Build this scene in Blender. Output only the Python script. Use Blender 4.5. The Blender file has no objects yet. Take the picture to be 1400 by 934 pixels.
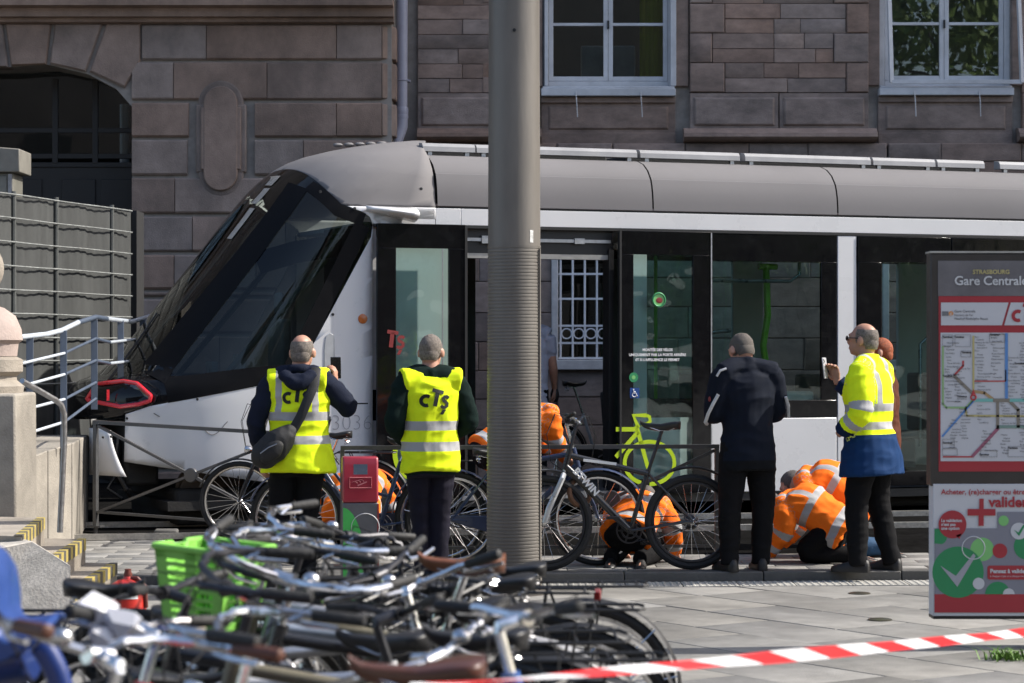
import bpy, bmesh, math, random
import numpy as np
from mathutils import Vector, Matrix, Quaternion, noise, kdtree
from mathutils.bvhtree import BVHTree
rnd = random.Random(7)
PI = math.pi
sc = bpy.context.scene
col = sc.collection

# ---------------------------------------------------------------- camera, sky, sun, exposure
F, CX, HY, EYE = 3305.0, 700.0, 480.0, 1.65     # focal length in photo pixels, centre column, horizon row, eye height
cam = bpy.data.cameras.new("camera"); cam_o = bpy.data.objects.new("camera", cam); col.objects.link(cam_o)
cam_o.location = (0, 0, EYE); cam_o.rotation_euler = (PI/2, 0, 0)
cam.sensor_width = 36; cam.lens = 85.0; cam.shift_y = 13/1400.0
cam.clip_start = .1; cam.clip_end = 3000
cam.dof.use_dof = True; cam.dof.focus_distance = 19.0; cam.dof.aperture_fstop = 4.6; cam.dof.aperture_blades = 0
sc.camera = cam_o
SUN_AZ, SUN_EL = math.radians(7), math.radians(42)   # azimuth measured from +X towards +Y
sdir = Vector((math.cos(SUN_EL)*math.cos(SUN_AZ), math.cos(SUN_EL)*math.sin(SUN_AZ), math.sin(SUN_EL)))
wd = bpy.data.worlds.new("World"); sc.world = wd; wd.use_nodes = True
nt = wd.node_tree; bg = nt.nodes["Background"]
sky = nt.nodes.new("ShaderNodeTexSky"); sky.sky_type = 'NISHITA'; sky.sun_disc = False
sky.sun_elevation = SUN_EL; sky.sun_rotation = PI/2 - SUN_AZ; sky.dust_density = 2.5
nt.links.new(sky.outputs[0], bg.inputs[0]); bg.inputs[1].default_value = .15
sl = bpy.data.lights.new("sun", 'SUN'); sl.energy = 4.2; sl.angle = math.radians(.53); sl.color = (1, .95, .87)
so = bpy.data.objects.new("sun", sl); col.objects.link(so); so.rotation_euler = (-sdir).to_track_quat('-Z', 'Y').to_euler()
vs = sc.view_settings; vs.view_transform = 'Standard'; vs.look = 'None'; vs.exposure = 0.6; vs.gamma = 1.0
sc.cycles.max_bounces = 7; sc.cycles.diffuse_bounces = 3; sc.cycles.glossy_bounces = 4; sc.cycles.transparent_max_bounces = 12
sc.cycles.caustics_reflective = False; sc.cycles.caustics_refractive = False
sc.cycles.use_denoising = True; sc.cycles.sample_clamp_indirect = 6

def at(px, py, D):
    "a point measured off the photograph at the distance D it really has"
    return Vector(((px-CX)/F*D, D, EYE-(py-HY)/F*D))

# ---------------------------------------------------------------- materials
def srgb(h):
    c = [int(h[i:i+2], 16)/255 for i in (0, 2, 4)]
    return tuple(x/12.92 if x <= .04045 else ((x+.055)/1.055)**2.4 for x in c)
_M = {}
def mat(name, c, rough=.6, metal=0, var=.15, scale=8, bump=0, bscale=60, rand=0, coat=0, stretch=None, spec=None, dirt=0):
    if name in _M: return _M[name]
    m = bpy.data.materials.new(name); m.use_nodes = True; _M[name] = m
    n, l = m.node_tree.nodes, m.node_tree.links; b = n["Principled BSDF"]
    if isinstance(c, str): c = srgb(c)
    b.inputs['Roughness'].default_value = rough; b.inputs['Metallic'].default_value = metal
    if coat: b.inputs['Coat Weight'].default_value = coat; b.inputs['Coat Roughness'].default_value = .06
    if spec is not None: b.inputs['Specular IOR Level'].default_value = spec
    tc = n.new('ShaderNodeTexCoord'); src = tc.outputs['Object']
    if stretch:
        mp = n.new('ShaderNodeMapping'); mp.inputs['Scale'].default_value = stretch; l.new(src, mp.inputs[0]); src = mp.outputs[0]
    if rand:
        oi = n.new('ShaderNodeObjectInfo'); vm = n.new('ShaderNodeVectorMath'); vm.operation = 'ADD'
        sc_ = n.new('ShaderNodeVectorMath'); sc_.operation = 'SCALE'; sc_.inputs['Scale'].default_value = 37
        cmb = n.new('ShaderNodeCombineXYZ'); l.new(oi.outputs['Random'], cmb.inputs[0]); l.new(oi.outputs['Random'], cmb.inputs[1])
        l.new(cmb.outputs[0], sc_.inputs[0]); l.new(src, vm.inputs[0]); l.new(sc_.outputs[0], vm.inputs[1]); src = vm.outputs[0]
    tx = n.new('ShaderNodeTexNoise'); tx.inputs['Scale'].default_value = scale; tx.inputs['Detail'].default_value = 6; tx.inputs['Roughness'].default_value = .65
    l.new(src, tx.inputs['Vector'])
    mr = n.new('ShaderNodeMapRange'); mr.inputs[1].default_value = .3; mr.inputs[2].default_value = .7
    mr.inputs[3].default_value = 1-var; mr.inputs[4].default_value = 1+var; l.new(tx.outputs[0], mr.inputs[0])
    val = mr.outputs[0]
    if rand:
        m2 = n.new('ShaderNodeMapRange'); m2.inputs[3].default_value = 1-rand; m2.inputs[4].default_value = 1+rand; l.new(oi.outputs['Random'], m2.inputs[0])
        mm = n.new('ShaderNodeMath'); mm.operation = 'MULTIPLY'; l.new(val, mm.inputs[0]); l.new(m2.outputs[0], mm.inputs[1]); val = mm.outputs[0]
    if dirt:
        t3 = n.new('ShaderNodeTexNoise'); t3.inputs['Scale'].default_value = scale*.23; t3.inputs['Detail'].default_value = 8; l.new(src, t3.inputs['Vector'])
        m3 = n.new('ShaderNodeMapRange'); m3.inputs[1].default_value = .42; m3.inputs[2].default_value = .68; m3.inputs[3].default_value = 1; m3.inputs[4].default_value = 1-dirt; l.new(t3.outputs[0], m3.inputs[0])
        mm = n.new('ShaderNodeMath'); mm.operation = 'MULTIPLY'; l.new(val, mm.inputs[0]); l.new(m3.outputs[0], mm.inputs[1]); val = mm.outputs[0]
    vmul = n.new('ShaderNodeVectorMath'); vmul.operation = 'SCALE'; vmul.inputs[0].default_value = c; l.new(val, vmul.inputs['Scale'])
    if rand:
        hs = n.new('ShaderNodeHueSaturation'); wn = n.new('ShaderNodeTexWhiteNoise'); wn.noise_dimensions = '1D'; l.new(oi.outputs['Random'], wn.inputs['W'])
        m4 = n.new('ShaderNodeMapRange'); m4.inputs[3].default_value = .7; m4.inputs[4].default_value = 1.2; l.new(wn.outputs[0], m4.inputs[0])
        l.new(m4.outputs[0], hs.inputs['Saturation']); l.new(vmul.outputs[0], hs.inputs['Color']); l.new(hs.outputs[0], b.inputs['Base Color'])
    else: l.new(vmul.outputs[0], b.inputs['Base Color'])
    r2 = n.new('ShaderNodeMapRange'); r2.inputs[1].default_value = .3; r2.inputs[2].default_value = .7; r2.inputs[3].default_value = max(0, rough-.08); r2.inputs[4].default_value = min(1, rough+.08)
    l.new(tx.outputs[0], r2.inputs[0]); l.new(r2.outputs[0], b.inputs['Roughness'])
    if bump:
        t2 = n.new('ShaderNodeTexNoise'); t2.inputs['Scale'].default_value = bscale; t2.inputs['Detail'].default_value = 4; l.new(src, t2.inputs['Vector'])
        bp = n.new('ShaderNodeBump'); bp.inputs['Strength'].default_value = bump; bp.inputs['Distance'].default_value = .01
        l.new(t2.outputs[0], bp.inputs['Height']); l.new(bp.outputs[0], b.inputs['Normal'])
    m.diffuse_color = (*c, 1)
    return m
def glass(name, tint, refl=1.0, rough=.0, ior=1.5, warp=.25, wscale=2.2):
    "thin pane: tinted see-through plus mirror by Fresnel, slightly uneven"
    if name in _M: return _M[name]
    m = bpy.data.materials.new(name); m.use_nodes = True; _M[name] = m
    n, l = m.node_tree.nodes, m.node_tree.links; n.remove(n["Principled BSDF"]); out = n["Material Output"]
    tr = n.new('ShaderNodeBsdfTransparent'); tr.inputs[0].default_value = (*tint, 1)
    gl = n.new('ShaderNodeBsdfGlossy'); gl.inputs['Roughness'].default_value = rough; gl.inputs[0].default_value = (refl, refl, refl, 1)
    fr = n.new('ShaderNodeFresnel'); fr.inputs[0].default_value = ior
    mx = n.new('ShaderNodeMixShader'); l.new(fr.outputs[0], mx.inputs[0]); l.new(tr.outputs[0], mx.inputs[1]); l.new(gl.outputs[0], mx.inputs[2])
    tc = n.new('ShaderNodeTexCoord'); tx = n.new('ShaderNodeTexNoise'); tx.inputs['Scale'].default_value = wscale; tx.inputs['Detail'].default_value = 1
    l.new(tc.outputs['Object'], tx.inputs['Vector']); bp = n.new('ShaderNodeBump'); bp.inputs['Strength'].default_value = warp; bp.inputs['Distance'].default_value = .03
    l.new(tx.outputs[0], bp.inputs['Height']); l.new(bp.outputs[0], gl.inputs['Normal']); l.new(bp.outputs[0], fr.inputs['Normal'])
    l.new(mx.outputs[0], out.inputs[0]); return m

# ---------------------------------------------------------------- mesh builder
def frame(d):
    d = d.normalized(); u = Vector((0, 0, 1)) if abs(d.z) < .95 else Vector((1, 0, 0))
    a = d.cross(u).normalized(); return a, a.cross(d).normalized()
class MB:
    def __init__(s): s.v = []; s.f = []; s.mi = []; s.cur = 0; s.X = None
    def add(s, vs_, fs):
        k = len(s.v)
        if s.X is not None: vs_ = [s.X @ Vector(p) for p in vs_]
        s.v += [tuple(p) for p in vs_]; s.f += [tuple(i+k for i in f) for f in fs]; s.mi += [s.cur]*len(fs); return s
    def box(s, c, d, R=None):
        h = [x/2 for x in d]; P = [Vector((x*h[0], y*h[1], z*h[2])) for x in (-1, 1) for y in (-1, 1) for z in (-1, 1)]
        c = Vector(c); P = [(R @ p if R else p)+c for p in P]
        return s.add(P, [(0, 1, 3, 2), (4, 6, 7, 5), (0, 4, 5, 1), (2, 3, 7, 6), (0, 2, 6, 4), (1, 5, 7, 3)])
    def bb(s, x0, x1, y0, y1, z0, z1): return s.box(((x0+x1)/2, (y0+y1)/2, (z0+z1)/2), (x1-x0, y1-y0, z1-z0))
    def stone(s, x0, x1, z0, z1, yf, yb, c=.012, cx=None):
        "block whose front (towards -y) has chamfered edges"
        d = c if cx is None else cx; j = lambda: rnd.uniform(-.0025, .0025)
        P = [(x0, yf+c, z0), (x1, yf+c, z0), (x1, yf+c, z1), (x0, yf+c, z1), (x0+d, yf+j(), z0+c+j()), (x1-d, yf+j(), z0+c+j()), (x1-d, yf+j(), z1-c+j()), (x0+d, yf+j(), z1-c+j()), (x0, yb, z0), (x1, yb, z0), (x1, yb, z1), (x0, yb, z1)]
        return s.add(P, [(4, 5, 6, 7), (0, 1, 5, 4), (1, 2, 6, 5), (2, 3, 7, 6), (3, 0, 4, 7), (8, 9, 1, 0), (9, 10, 2, 1), (10, 11, 3, 2), (11, 8, 0, 3)])
    def prism(s, poly, y0, y1, fn=None):
        "polygon in (x,z) pushed from y0 to y1"
        n = len(poly); P = [(x, y0, z) for x, z in poly]+[(x, y1, z) for x, z in poly]
        if fn: P = [fn(*p) for p in P]
        return s.add(P, [tuple(range(n)), tuple(range(2*n-1, n-1, -1))]+[(i, n+i, n+(i+1) % n, (i+1) % n) for i in range(n)])
    def tube(s, pts, r, n=8, cap=True, closed=False, flat=1.0, side=None):
        pts = [Vector(p) for p in pts]; m = len(pts)
        rs = r if isinstance(r, (list, tuple)) else [r]*m
        T = []
        for i in range(m):
            a = pts[(i-1) % m] if (closed or i > 0) else pts[i]; b = pts[(i+1) % m] if (closed or i < m-1) else pts[i]
            d = b-a; T.append(d.normalized() if d.length > 1e-9 else Vector((0, 0, 1)))
        a, b = frame(T[0])
        if side is not None: a = (Vector(side)-T[0]*Vector(side).dot(T[0])).normalized(); b = a.cross(T[0])
        P = []
        for i in range(m):
            if i: q = T[i-1].rotation_difference(T[i]); a = q @ a; b = q @ b
            for j in range(n):
                t = 2*PI*j/n; P.append(pts[i]+(a*math.cos(t)+b*math.sin(t)*flat)*rs[i])
        fs = [(i*n+j, i*n+(j+1) % n, ((i+1) % m)*n+(j+1) % n, ((i+1) % m)*n+j) for i in range(m if closed else m-1) for j in range(n)]
        if cap and not closed: fs += [tuple(range(n-1, -1, -1)), tuple(range((m-1)*n, m*n))]
        return s.add(P, fs)
    def bar(s, a, b, w, h, up=(0, 0, 1)):
        a, b = Vector(a), Vector(b); d = (b-a).normalized(); up = Vector(up)
        x = d.cross(up).normalized(); z = x.cross(d); R = Matrix((x, d, z)).transposed()
        return s.box((a+b)/2, (w, (b-a).length, h), R)
    def lathe(s, prof, n=24, c=(0, 0, 0), axis='z', cap=True):
        c = Vector(c); P = []
        for r, z in prof:
            for j in range(n):
                t = 2*PI*j/n; x, y = r*math.cos(t), r*math.sin(t)
                P.append(c+(Vector((x, y, z)) if axis == 'z' else Vector((y, z, x)) if axis == 'y' else Vector((z, x, y))))
        m = len(prof); fs = [(i*n+j, i*n+(j+1) % n, (i+1)*n+(j+1) % n, (i+1)*n+j) for i in range(m-1) for j in range(n)]
        if cap: fs += [tuple(range(n-1, -1, -1)), tuple(range((m-1)*n, m*n))]
        return s.add(P, fs)
    def sphere(s, c, r, nu=14, nv=9, keep=None, R=None):
        r = r if isinstance(r, (list, tuple)) else (r,)*3; P = []; c = Vector(c)
        for i in range(nv+1):
            t = PI*i/nv
            for j in range(nu):
                p = 2*PI*j/nu; q = Vector((r[0]*math.sin(t)*math.cos(p), r[1]*math.sin(t)*math.sin(p), r[2]*math.cos(t)))
                P.append((R @ q if R else q)+c)
        fs = [(i*nu+j, (i+1)*nu+j, (i+1)*nu+(j+1) % nu, i*nu+(j+1) % nu) for i in range(nv) for j in range(nu)]
        if keep: fs = [f for f in fs if keep(sum((Vector(P[i]) for i in f), Vector())/4)]
        return s.add(P, fs)
    def torus(s, c, R, r, nR=32, nr=8, axis='y', a0=0, a1=2*PI, flat=1.0):
        c = Vector(c); full = abs(a1-a0-2*PI) < 1e-6; k = nR if full else nR+1; pts = []
        P = []
        for i in range(k):
            t = a0+(a1-a0)*i/nR; e = {'y': Vector((math.cos(t), 0, math.sin(t))), 'z': Vector((math.cos(t), math.sin(t), 0)), 'x': Vector((0, math.cos(t), math.sin(t)))}[axis]
            w = {'y': Vector((0, 1, 0)), 'z': Vector((0, 0, 1)), 'x': Vector((1, 0, 0))}[axis]
            for j in range(nr):
                q = 2*PI*j/nr; P.append(c+e*(R+r*math.cos(q))+w*(r*flat*math.sin(q)))
        fs = [(i*nr+j, ((i+1) % k)*nr+j, ((i+1) % k)*nr+(j+1) % nr, i*nr+(j+1) % nr) for i in range(nR) for j in range(nr)]
        return s.add(P, fs)
    def grid(s, rows, wrap=False):
        m, n = len(rows), len(rows[0]); P = [p for r in rows for p in r]
        return s.add(P, [(i*n+j, i*n+(j+1) % n, (i+1)*n+(j+1) % n, (i+1)*n+j) for i in range(m-1) for j in range(n if wrap else n-1)])
    def mesh(s, name, mats, angle=40):
        me = bpy.data.meshes.new(name); me.from_pydata(s.v, [], s.f)
        for m in (mats if isinstance(mats, (list, tuple)) else [mats]): me.materials.append(m)
        if max(s.mi, default=0) > 0: me.polygons.foreach_set('material_index', s.mi)
        fin(me, angle); return me
    def build(s, name, mats, parent=None, angle=40, bevel=0, loc=None, seg=2):
        return link(name, s.mesh(name, mats, angle), parent, bevel, loc, seg)
def fin(me, angle=40, weld=False):
    bm = bmesh.new(); bm.from_mesh(me)
    if weld: bmesh.ops.remove_doubles(bm, verts=bm.verts, dist=1e-5)
    bmesh.ops.recalc_face_normals(bm, faces=bm.faces); bm.to_mesh(me); bm.free()
    me.polygons.foreach_set('use_smooth', [True]*len(me.polygons))
    me.set_sharp_from_angle(angle=math.radians(angle))
def link(name, me, parent=None, bevel=0, loc=None, seg=2):
    o = bpy.data.objects.new(name, me); col.objects.link(o)
    if parent is not None: o.parent = parent
    if loc is not None: o.location = loc
    if bevel:
        b = o.modifiers.new("edge", 'BEVEL'); b.width = bevel; b.segments = seg; b.limit_method = 'ANGLE'; b.angle_limit = math.radians(40); b.harden_normals = False
    return o
def tag(o, label=None, cat=None, group=None, kind=None):
    for k, v in (('label', label), ('category', cat), ('group', group), ('kind', kind)):
        if v: o[k] = v
    return o
def empty(name, label=None, cat=None, loc=(0, 0, 0), rz=0, group=None, parent=None):
    o = bpy.data.objects.new(name, None); col.objects.link(o); o.location = loc; o.rotation_euler = (0, 0, rz); o.empty_display_size = .2
    if parent is not None: o.parent = parent
    return tag(o, label, cat, group)
def text_mb(txt, size, bold=0.0, shear=0, space=1.0, ax='LEFT'):
    "lettering as flat triangles in the (x,z) plane, x to the right"
    cu = bpy.data.curves.new("lettering", 'FONT'); cu.body = txt; cu.size = size; cu.offset = bold; cu.shear = shear; cu.align_x = ax; cu.space_character = space; cu.resolution_u = 3
    o = bpy.data.objects.new("lettering", cu); col.objects.link(o)
    dg = bpy.context.evaluated_depsgraph_get(); me = o.evaluated_get(dg).to_mesh()
    V = [tuple(v.co) for v in me.vertices]; Fs = [tuple(p.vertices) for p in me.polygons]
    o.evaluated_get(dg).to_mesh_clear(); bpy.data.objects.remove(o); bpy.data.curves.remove(cu)
    return V, Fs
def add_text(mb, txt, size, fn, **k):
    V, Fs = text_mb(txt, size, **k)
    mb.add([fn(x, y) for x, y, _ in V], Fs); return mb
def arc(cx, cz, r, a0, a1, n):
    return [(cx+r*math.cos(math.radians(a0+(a1-a0)*i/n)), cz+r*math.sin(math.radians(a0+(a1-a0)*i/n))) for i in range(n+1)]
def lerp(tab, z):
    if z <= tab[0][0]: return tab[0][1]
    for (z0, a0), (z1, a1) in zip(tab, tab[1:]):
        if z <= z1: return a0+(a1-a0)*(z-z0)/(z1-z0)
    return tab[-1][1]
def smooth_tab(tab, z):
    "Catmull-Rom through the table"
    i = max(0, min(len(tab)-2, next((k for k in range(len(tab)-1) if z <= tab[k+1][0]), len(tab)-2)))
    z0, a0 = tab[i]; z1, a1 = tab[i+1]
    m0 = (a1-tab[i-1][1])/(z1-tab[i-1][0]) if i > 0 else (a1-a0)/(z1-z0)
    m1 = (tab[i+2][1]-a0)/(tab[i+2][0]-z0) if i+2 < len(tab) else (a1-a0)/(z1-z0)
    h = z1-z0; t = max(0, min(1, (z-z0)/h)); t2, t3 = t*t, t*t*t
    return a0*(2*t3-3*t2+1)+m0*h*(t3-2*t2+t)+a1*(3*t2-2*t3)+m1*h*(t3-t2)
BLACK = mat('black_plastic', (.012, .012, .013), .45, var=.2)
RUBBER = mat('rubber', (.015, .015, .016), .8, var=.3)
CHROME = mat('chrome', (.62, .62, .63), .22, 1, var=.1, scale=30)
STEEL = mat('dull_steel', (.42, .42, .43), .4, 1, var=.15, scale=30)
WHITEP = mat('white_print', (.8, .8, .8), .5, var=.03)
# ---------------------------------------------------------------- ground
KZ = .07                                        # the platform strip lies a low kerb above the pavement
def kerb_y(x): return 17.18+.07*x
PAVE = mat('paving_stone', (.225, .217, .20), .8, var=.16, scale=7, bump=.4, bscale=90, rand=.07, dirt=.3)
def spots(m, sc_=2.6, r=.035, dark=.45):
    n, l = m.node_tree.nodes, m.node_tree.links; b = n["Principled BSDF"]; cur = b.inputs['Base Color'].links[0].from_socket
    g_ = n.new('ShaderNodeNewGeometry'); v = n.new('ShaderNodeTexVoronoi'); v.inputs['Scale'].default_value = sc_; l.new(g_.outputs['Position'], v.inputs['Vector'])
    r_ = n.new('ShaderNodeMapRange'); r_.inputs[1].default_value = r*.7; r_.inputs[2].default_value = r; r_.inputs[3].default_value = dark; r_.inputs[4].default_value = 1; l.new(v.outputs['Distance'], r_.inputs[0])
    t = n.new('ShaderNodeTexNoise'); t.inputs['Scale'].default_value = .55; t.inputs['Detail'].default_value = 7; l.new(g_.outputs['Position'], t.inputs['Vector'])
    q = n.new('ShaderNodeMapRange'); q.inputs[1].default_value = .42; q.inputs[2].default_value = .62; q.inputs[3].default_value = 1.08; q.inputs[4].default_value = .80; l.new(t.outputs[0], q.inputs[0])
    w = n.new('ShaderNodeMath'); w.operation = 'MULTIPLY'; l.new(r_.outputs[0], w.inputs[0]); l.new(q.outputs[0], w.inputs[1])
    s_ = n.new('ShaderNodeVectorMath'); s_.operation = 'SCALE'; l.new(cur, s_.inputs[0]); l.new(w.outputs[0], s_.inputs['Scale']); l.new(s_.outputs[0], b.inputs['Base Color'])
spots(PAVE)
JOINT = mat('paving_joint', (.10, .095, .085), .9, var=.3)
g = MB().add([(-400, -400, -.03), (400, -400, -.03), (400, 600, -.03), (-400, 600, -.03)], [(0, 1, 2, 3)]).build('ground', mat('far_paving', (.33, .32, .30), .85, var=.2, scale=1.5, dirt=.2)); tag(g, kind='structure')
pv = MB().add([(-9, 3, -.012), (9, 3, -.012), (9, kerb_y(9), -.012), (-9, kerb_y(-9), -.012)], [(0, 1, 2, 3)]).build('pavement', JOINT); tag(pv, 'pale grey stone pavement laid in long running rows', kind='structure')
th = math.radians(-55); ex, ey = Vector((math.cos(th), math.sin(th))), Vector((-math.sin(th), math.cos(th)))
def clip(poly, n, c):
    out = []
    for i in range(len(poly)):
        a, b = poly[i], poly[(i+1) % len(poly)]; da, db = a.dot(n)-c, b.dot(n)-c
        if da <= 0: out.append(a)
        if (da < 0) != (db < 0) and abs(da-db) > 1e-9: out.append(a+(b-a)*(da/(da-db)))
    return out
def slab_mesh(poly, z0, z1, c=.004):
    cen = sum(poly, Vector((0, 0)))/len(poly); m = len(poly)
    inn = [p+(cen-p).normalized()*c*1.5 for p in poly]
    mb = MB().add([(p.x, p.y, z1-c) for p in poly]+[(p.x, p.y, z1) for p in inn]+[(p.x, p.y, z0) for p in poly],
        [tuple(range(m, 2*m))]+[(i, (i+1) % m, m+(i+1) % m, m+i) for i in range(m)]+[(2*m+i, 2*m+(i+1) % m, (i+1) % m, i) for i in range(m)])
    return mb
ns = 0; rest = MB(); kn = Vector((-.07, 1))
W_ = .60; 
for i in range(-34, 8):
    off = rnd.uniform(0, 1.1); u = -22+off
    while u < 14:
        L = rnd.choice((.8, 1.0, 1.2)); a = u; u += L
        v0, v1 = i*W_+14, (i+1)*W_+14; gp = .005
        poly = [ex*(a+gp)+ey*(v0+gp), ex*(a+L-gp)+ey*(v0+gp), ex*(a+L-gp)+ey*(v1-gp), ex*(a+gp)+ey*(v1-gp)]
        poly = [Vector((p.x, p.y)) for p in poly]
        for nn, cc in ((kn, 17.18-.36), (Vector((0, -1)), -5.0), (Vector((1, 0)), 5.5), (Vector((-1, 0)), 5.2)):
            if len(poly) > 2: poly = clip(poly, nn, cc)
        if len(poly) < 3: continue
        cen = sum(poly, Vector((0, 0)))/len(poly)
        ar = abs(sum(poly[k].x*poly[(k+1) % len(poly)].y-poly[(k+1) % len(poly)].x*poly[k].y for k in range(len(poly))))/2
        if ar < .01: continue
        dz = rnd.uniform(-.002, .002)
        if cen.y > 8.5 and abs(cen.x) < cen.y*.215+.3 and not (cen.x < .2 and cen.y < 13.2 and cen.x > -2.6) and ns < 200:
            slab_mesh(poly, -.011, dz).build('slab', PAVE, pv); ns += 1
        else:
            t = slab_mesh(poly, -.011, dz); rest.add(t.v, t.f)
o = rest.build('far_slabs', PAVE, pv); o['kind'] = 'stuff'
# tactile strip and kerb
tact = mat('tactile_paving', (.36, .35, .32), .75, var=.18, scale=5, bump=.3)
def strip(y0, y1, x0, x1, z, zb=None):
    m = MB(); P = [(x0, kerb_y(x0)+y0), (x1, kerb_y(x1)+y0), (x1, kerb_y(x1)+y1), (x0, kerb_y(x0)+y1)]
    return m.add([(x, y, z) for x, y in P]+[(x, y, (zb if zb is not None else z-.02)) for x, y in P], [(0, 1, 2, 3), (7, 6, 5, 4), (0, 4, 5, 1), (1, 5, 6, 2), (2, 6, 7, 3), (3, 7, 4, 0)])
tp = empty('tactile_strip', 'pale studded warning strip of paving along the low kerb'); tag(tp, kind='structure')
st = MB()
for k in range(-13, 15):
    strip(-.355, -.02, k*.4+.004, k*.4+.396, .004, -.011).build('tactile_tile', tact, tp)
    for i in range(8):
        for j in range(6):
            x = k*.4+.025+i*.05; y = kerb_y(x)-.335+j*.056
            st.lathe([(.014, .004), (.010, .009)], 6, (x, y, 0))
o = st.build('stud', tact, tp); o['kind'] = 'stuff'
kb = empty('kerb', 'low grey stone kerb facing the pavement'); tag(kb, kind='structure')
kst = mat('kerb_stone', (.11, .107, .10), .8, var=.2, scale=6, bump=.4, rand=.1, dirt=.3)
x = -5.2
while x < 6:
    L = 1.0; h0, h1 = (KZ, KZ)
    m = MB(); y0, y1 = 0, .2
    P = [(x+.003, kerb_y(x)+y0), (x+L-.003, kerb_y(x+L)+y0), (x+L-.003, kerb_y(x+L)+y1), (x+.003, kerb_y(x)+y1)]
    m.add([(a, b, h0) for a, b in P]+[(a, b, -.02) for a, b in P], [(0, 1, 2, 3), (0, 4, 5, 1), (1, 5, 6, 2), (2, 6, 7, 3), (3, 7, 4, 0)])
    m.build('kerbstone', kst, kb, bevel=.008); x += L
# platform behind the kerb, then the dark track bed with its rails
pl = MB().add([(-30, kerb_y(-30)+.2, KZ-.012), (30, kerb_y(30)+.2, KZ-.012), (30, 60, KZ-.012), (-30, 60, KZ-.012)], [(0, 1, 2, 3)]).build('platform', JOINT); tag(pl, 'light platform paving between kerb and track', kind='structure')
yaw_t = math.tan(math.radians(11.5))
def bed_y(x): return max(18.62+.10*x, 18.62-.95*(x+1.1))if x < -1.1 else 18.62+.10*x
setts = mat('platform_paver', (.24, .232, .215), .8, var=.2, scale=9, bump=.4, rand=.05, dirt=.3)
npv = 0; farp = MB()
r = 0; y = .206
while y < 5.0:
    w = .22; x = -6.2+(r % 2)*.22
    while x < 6:
        L = .44; cxm = x+L/2; yy = kerb_y(cxm)+y
        if yy+w*.5 < bed_y(cxm) and abs(cxm) < yy*.22+.2:
            P = [Vector((x+.003, kerb_y(x)+y)), Vector((x+L-.003, kerb_y(x+L)+y)), Vector((x+L-.003, kerb_y(x+L)+y+w-.005)), Vector((x+.003, kerb_y(x)+y+w-.005))]
            t = slab_mesh(P, KZ-.012, KZ+rnd.uniform(-.0015, .0015))
            if npv < 290: t.build('paver', setts, pl); npv += 1
            else: farp.add(t.v, t.f)
        x += L
    y += w; r += 1
if farp.f: o = farp.build('far_paver', setts, pl); o['kind'] = 'stuff'
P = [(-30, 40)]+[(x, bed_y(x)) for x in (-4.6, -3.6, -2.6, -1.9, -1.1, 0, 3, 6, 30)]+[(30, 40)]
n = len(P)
tb = MB().add([(a, b, KZ+.003) for a, b in P], [tuple(range(n))]).build('track_bed', mat('asphalt_with_shade', (.012, .0117, .0114), .95, spec=0, var=.35, scale=14, bump=.6, bscale=120, dirt=.3)); tag(tb, 'dark track bed under the tram, shade included in its colour', kind='structure')  # asphalt blackened beyond its own tone, the shadow over the track painted in
for off in (20.85, 22.32):
    m = MB(); A = Vector((-12, off-12*yaw_t, KZ+.03)); B = Vector((22, off+22*yaw_t, KZ+.03)); m.bar(A, B, .07, .05)
    rl = m.build('rail', mat('rail_steel', (.6, .57, .52), .35, .8, var=.2, scale=40)); tag(rl, 'tram rail set in the dark track bed', kind='structure')

# ---------------------------------------------------------------- station building
BD = 29.0; LD = 28.25                              # recessed front and projecting left block
def bx(px, D=BD): return (px-CX)/F*D
def bz(py, D=BD): return EYE-(py-HY)/F*D
STN = mat('pink_sandstone', (.315, .228, .188), .9, var=.28, scale=5, bump=.7, bscale=70, rand=.13, dirt=.35, stretch=(1, 1, 1.8))
STL = mat('grey_sandstone', (.30, .222, .183), .9, var=.24, scale=4.5, bump=.7, bscale=75, rand=.08, dirt=.38, stretch=(1, 1, .8))
MORT = mat('mortar', (.30, .265, .235), .95, var=.2)
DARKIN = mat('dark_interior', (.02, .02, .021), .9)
bld = empty('station_building', 'long old sandstone building with arched doorway and tall white windows', 'building', (0, BD, 0))
def bpart(mb, name, m, bevel=0, angle=40, parent=None):
    mb.v = [(x, y-(BD if parent is None else 0), z) for x, y, z in mb.v]
    if parent is not None: mb.v = [(x, y-BD, z) for x, y, z in mb.v]
    return mb.build(name, m, parent if parent is not None else bld, angle, bevel)
TOP = 14.5
# backing walls: recessed front with openings left as holes
def wall_with_holes(x0, x1, z0, z1, holes, yf, yb):
    xs = sorted({x0, x1, *[h[0] for h in holes], *[h[1] for h in holes]}); zs = sorted({z0, z1, *[h[2] for h in holes], *[h[3] for h in holes]}); m = MB()
    for a, b in zip(xs, xs[1:]):
        run = None
        for c, d in list(zip(zs, zs[1:]))+[(None, None)]:
            solid = c is not None and not any(h[0] <= a+1e-6 and b-1e-6 <= h[1] and h[2] <= c+1e-6 and d-1e-6 <= h[3] for h in holes)
            if solid: run = (run[0], d) if run else (c, d)
            elif run: m.bb(a, b, yf, yb, *run); run = None
    return m
WINS = [(bx(742), bx(922), bz(118), bz(-160)), (bx(1203), bx(1383), bz(117), bz(-160))]
GW = (bx(763), bx(836), bz(492), bz(340))          # barred ground floor window
GW2 = (bx(1215), bx(1290), bz(492), bz(340))
XL = bx(541, LD)                                  # right corner of the left block
bpart(wall_with_holes(bx(515), 45, 0, TOP, WINS+[GW, GW2], BD+.06, BD+.6), 'wall', MORT)
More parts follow.
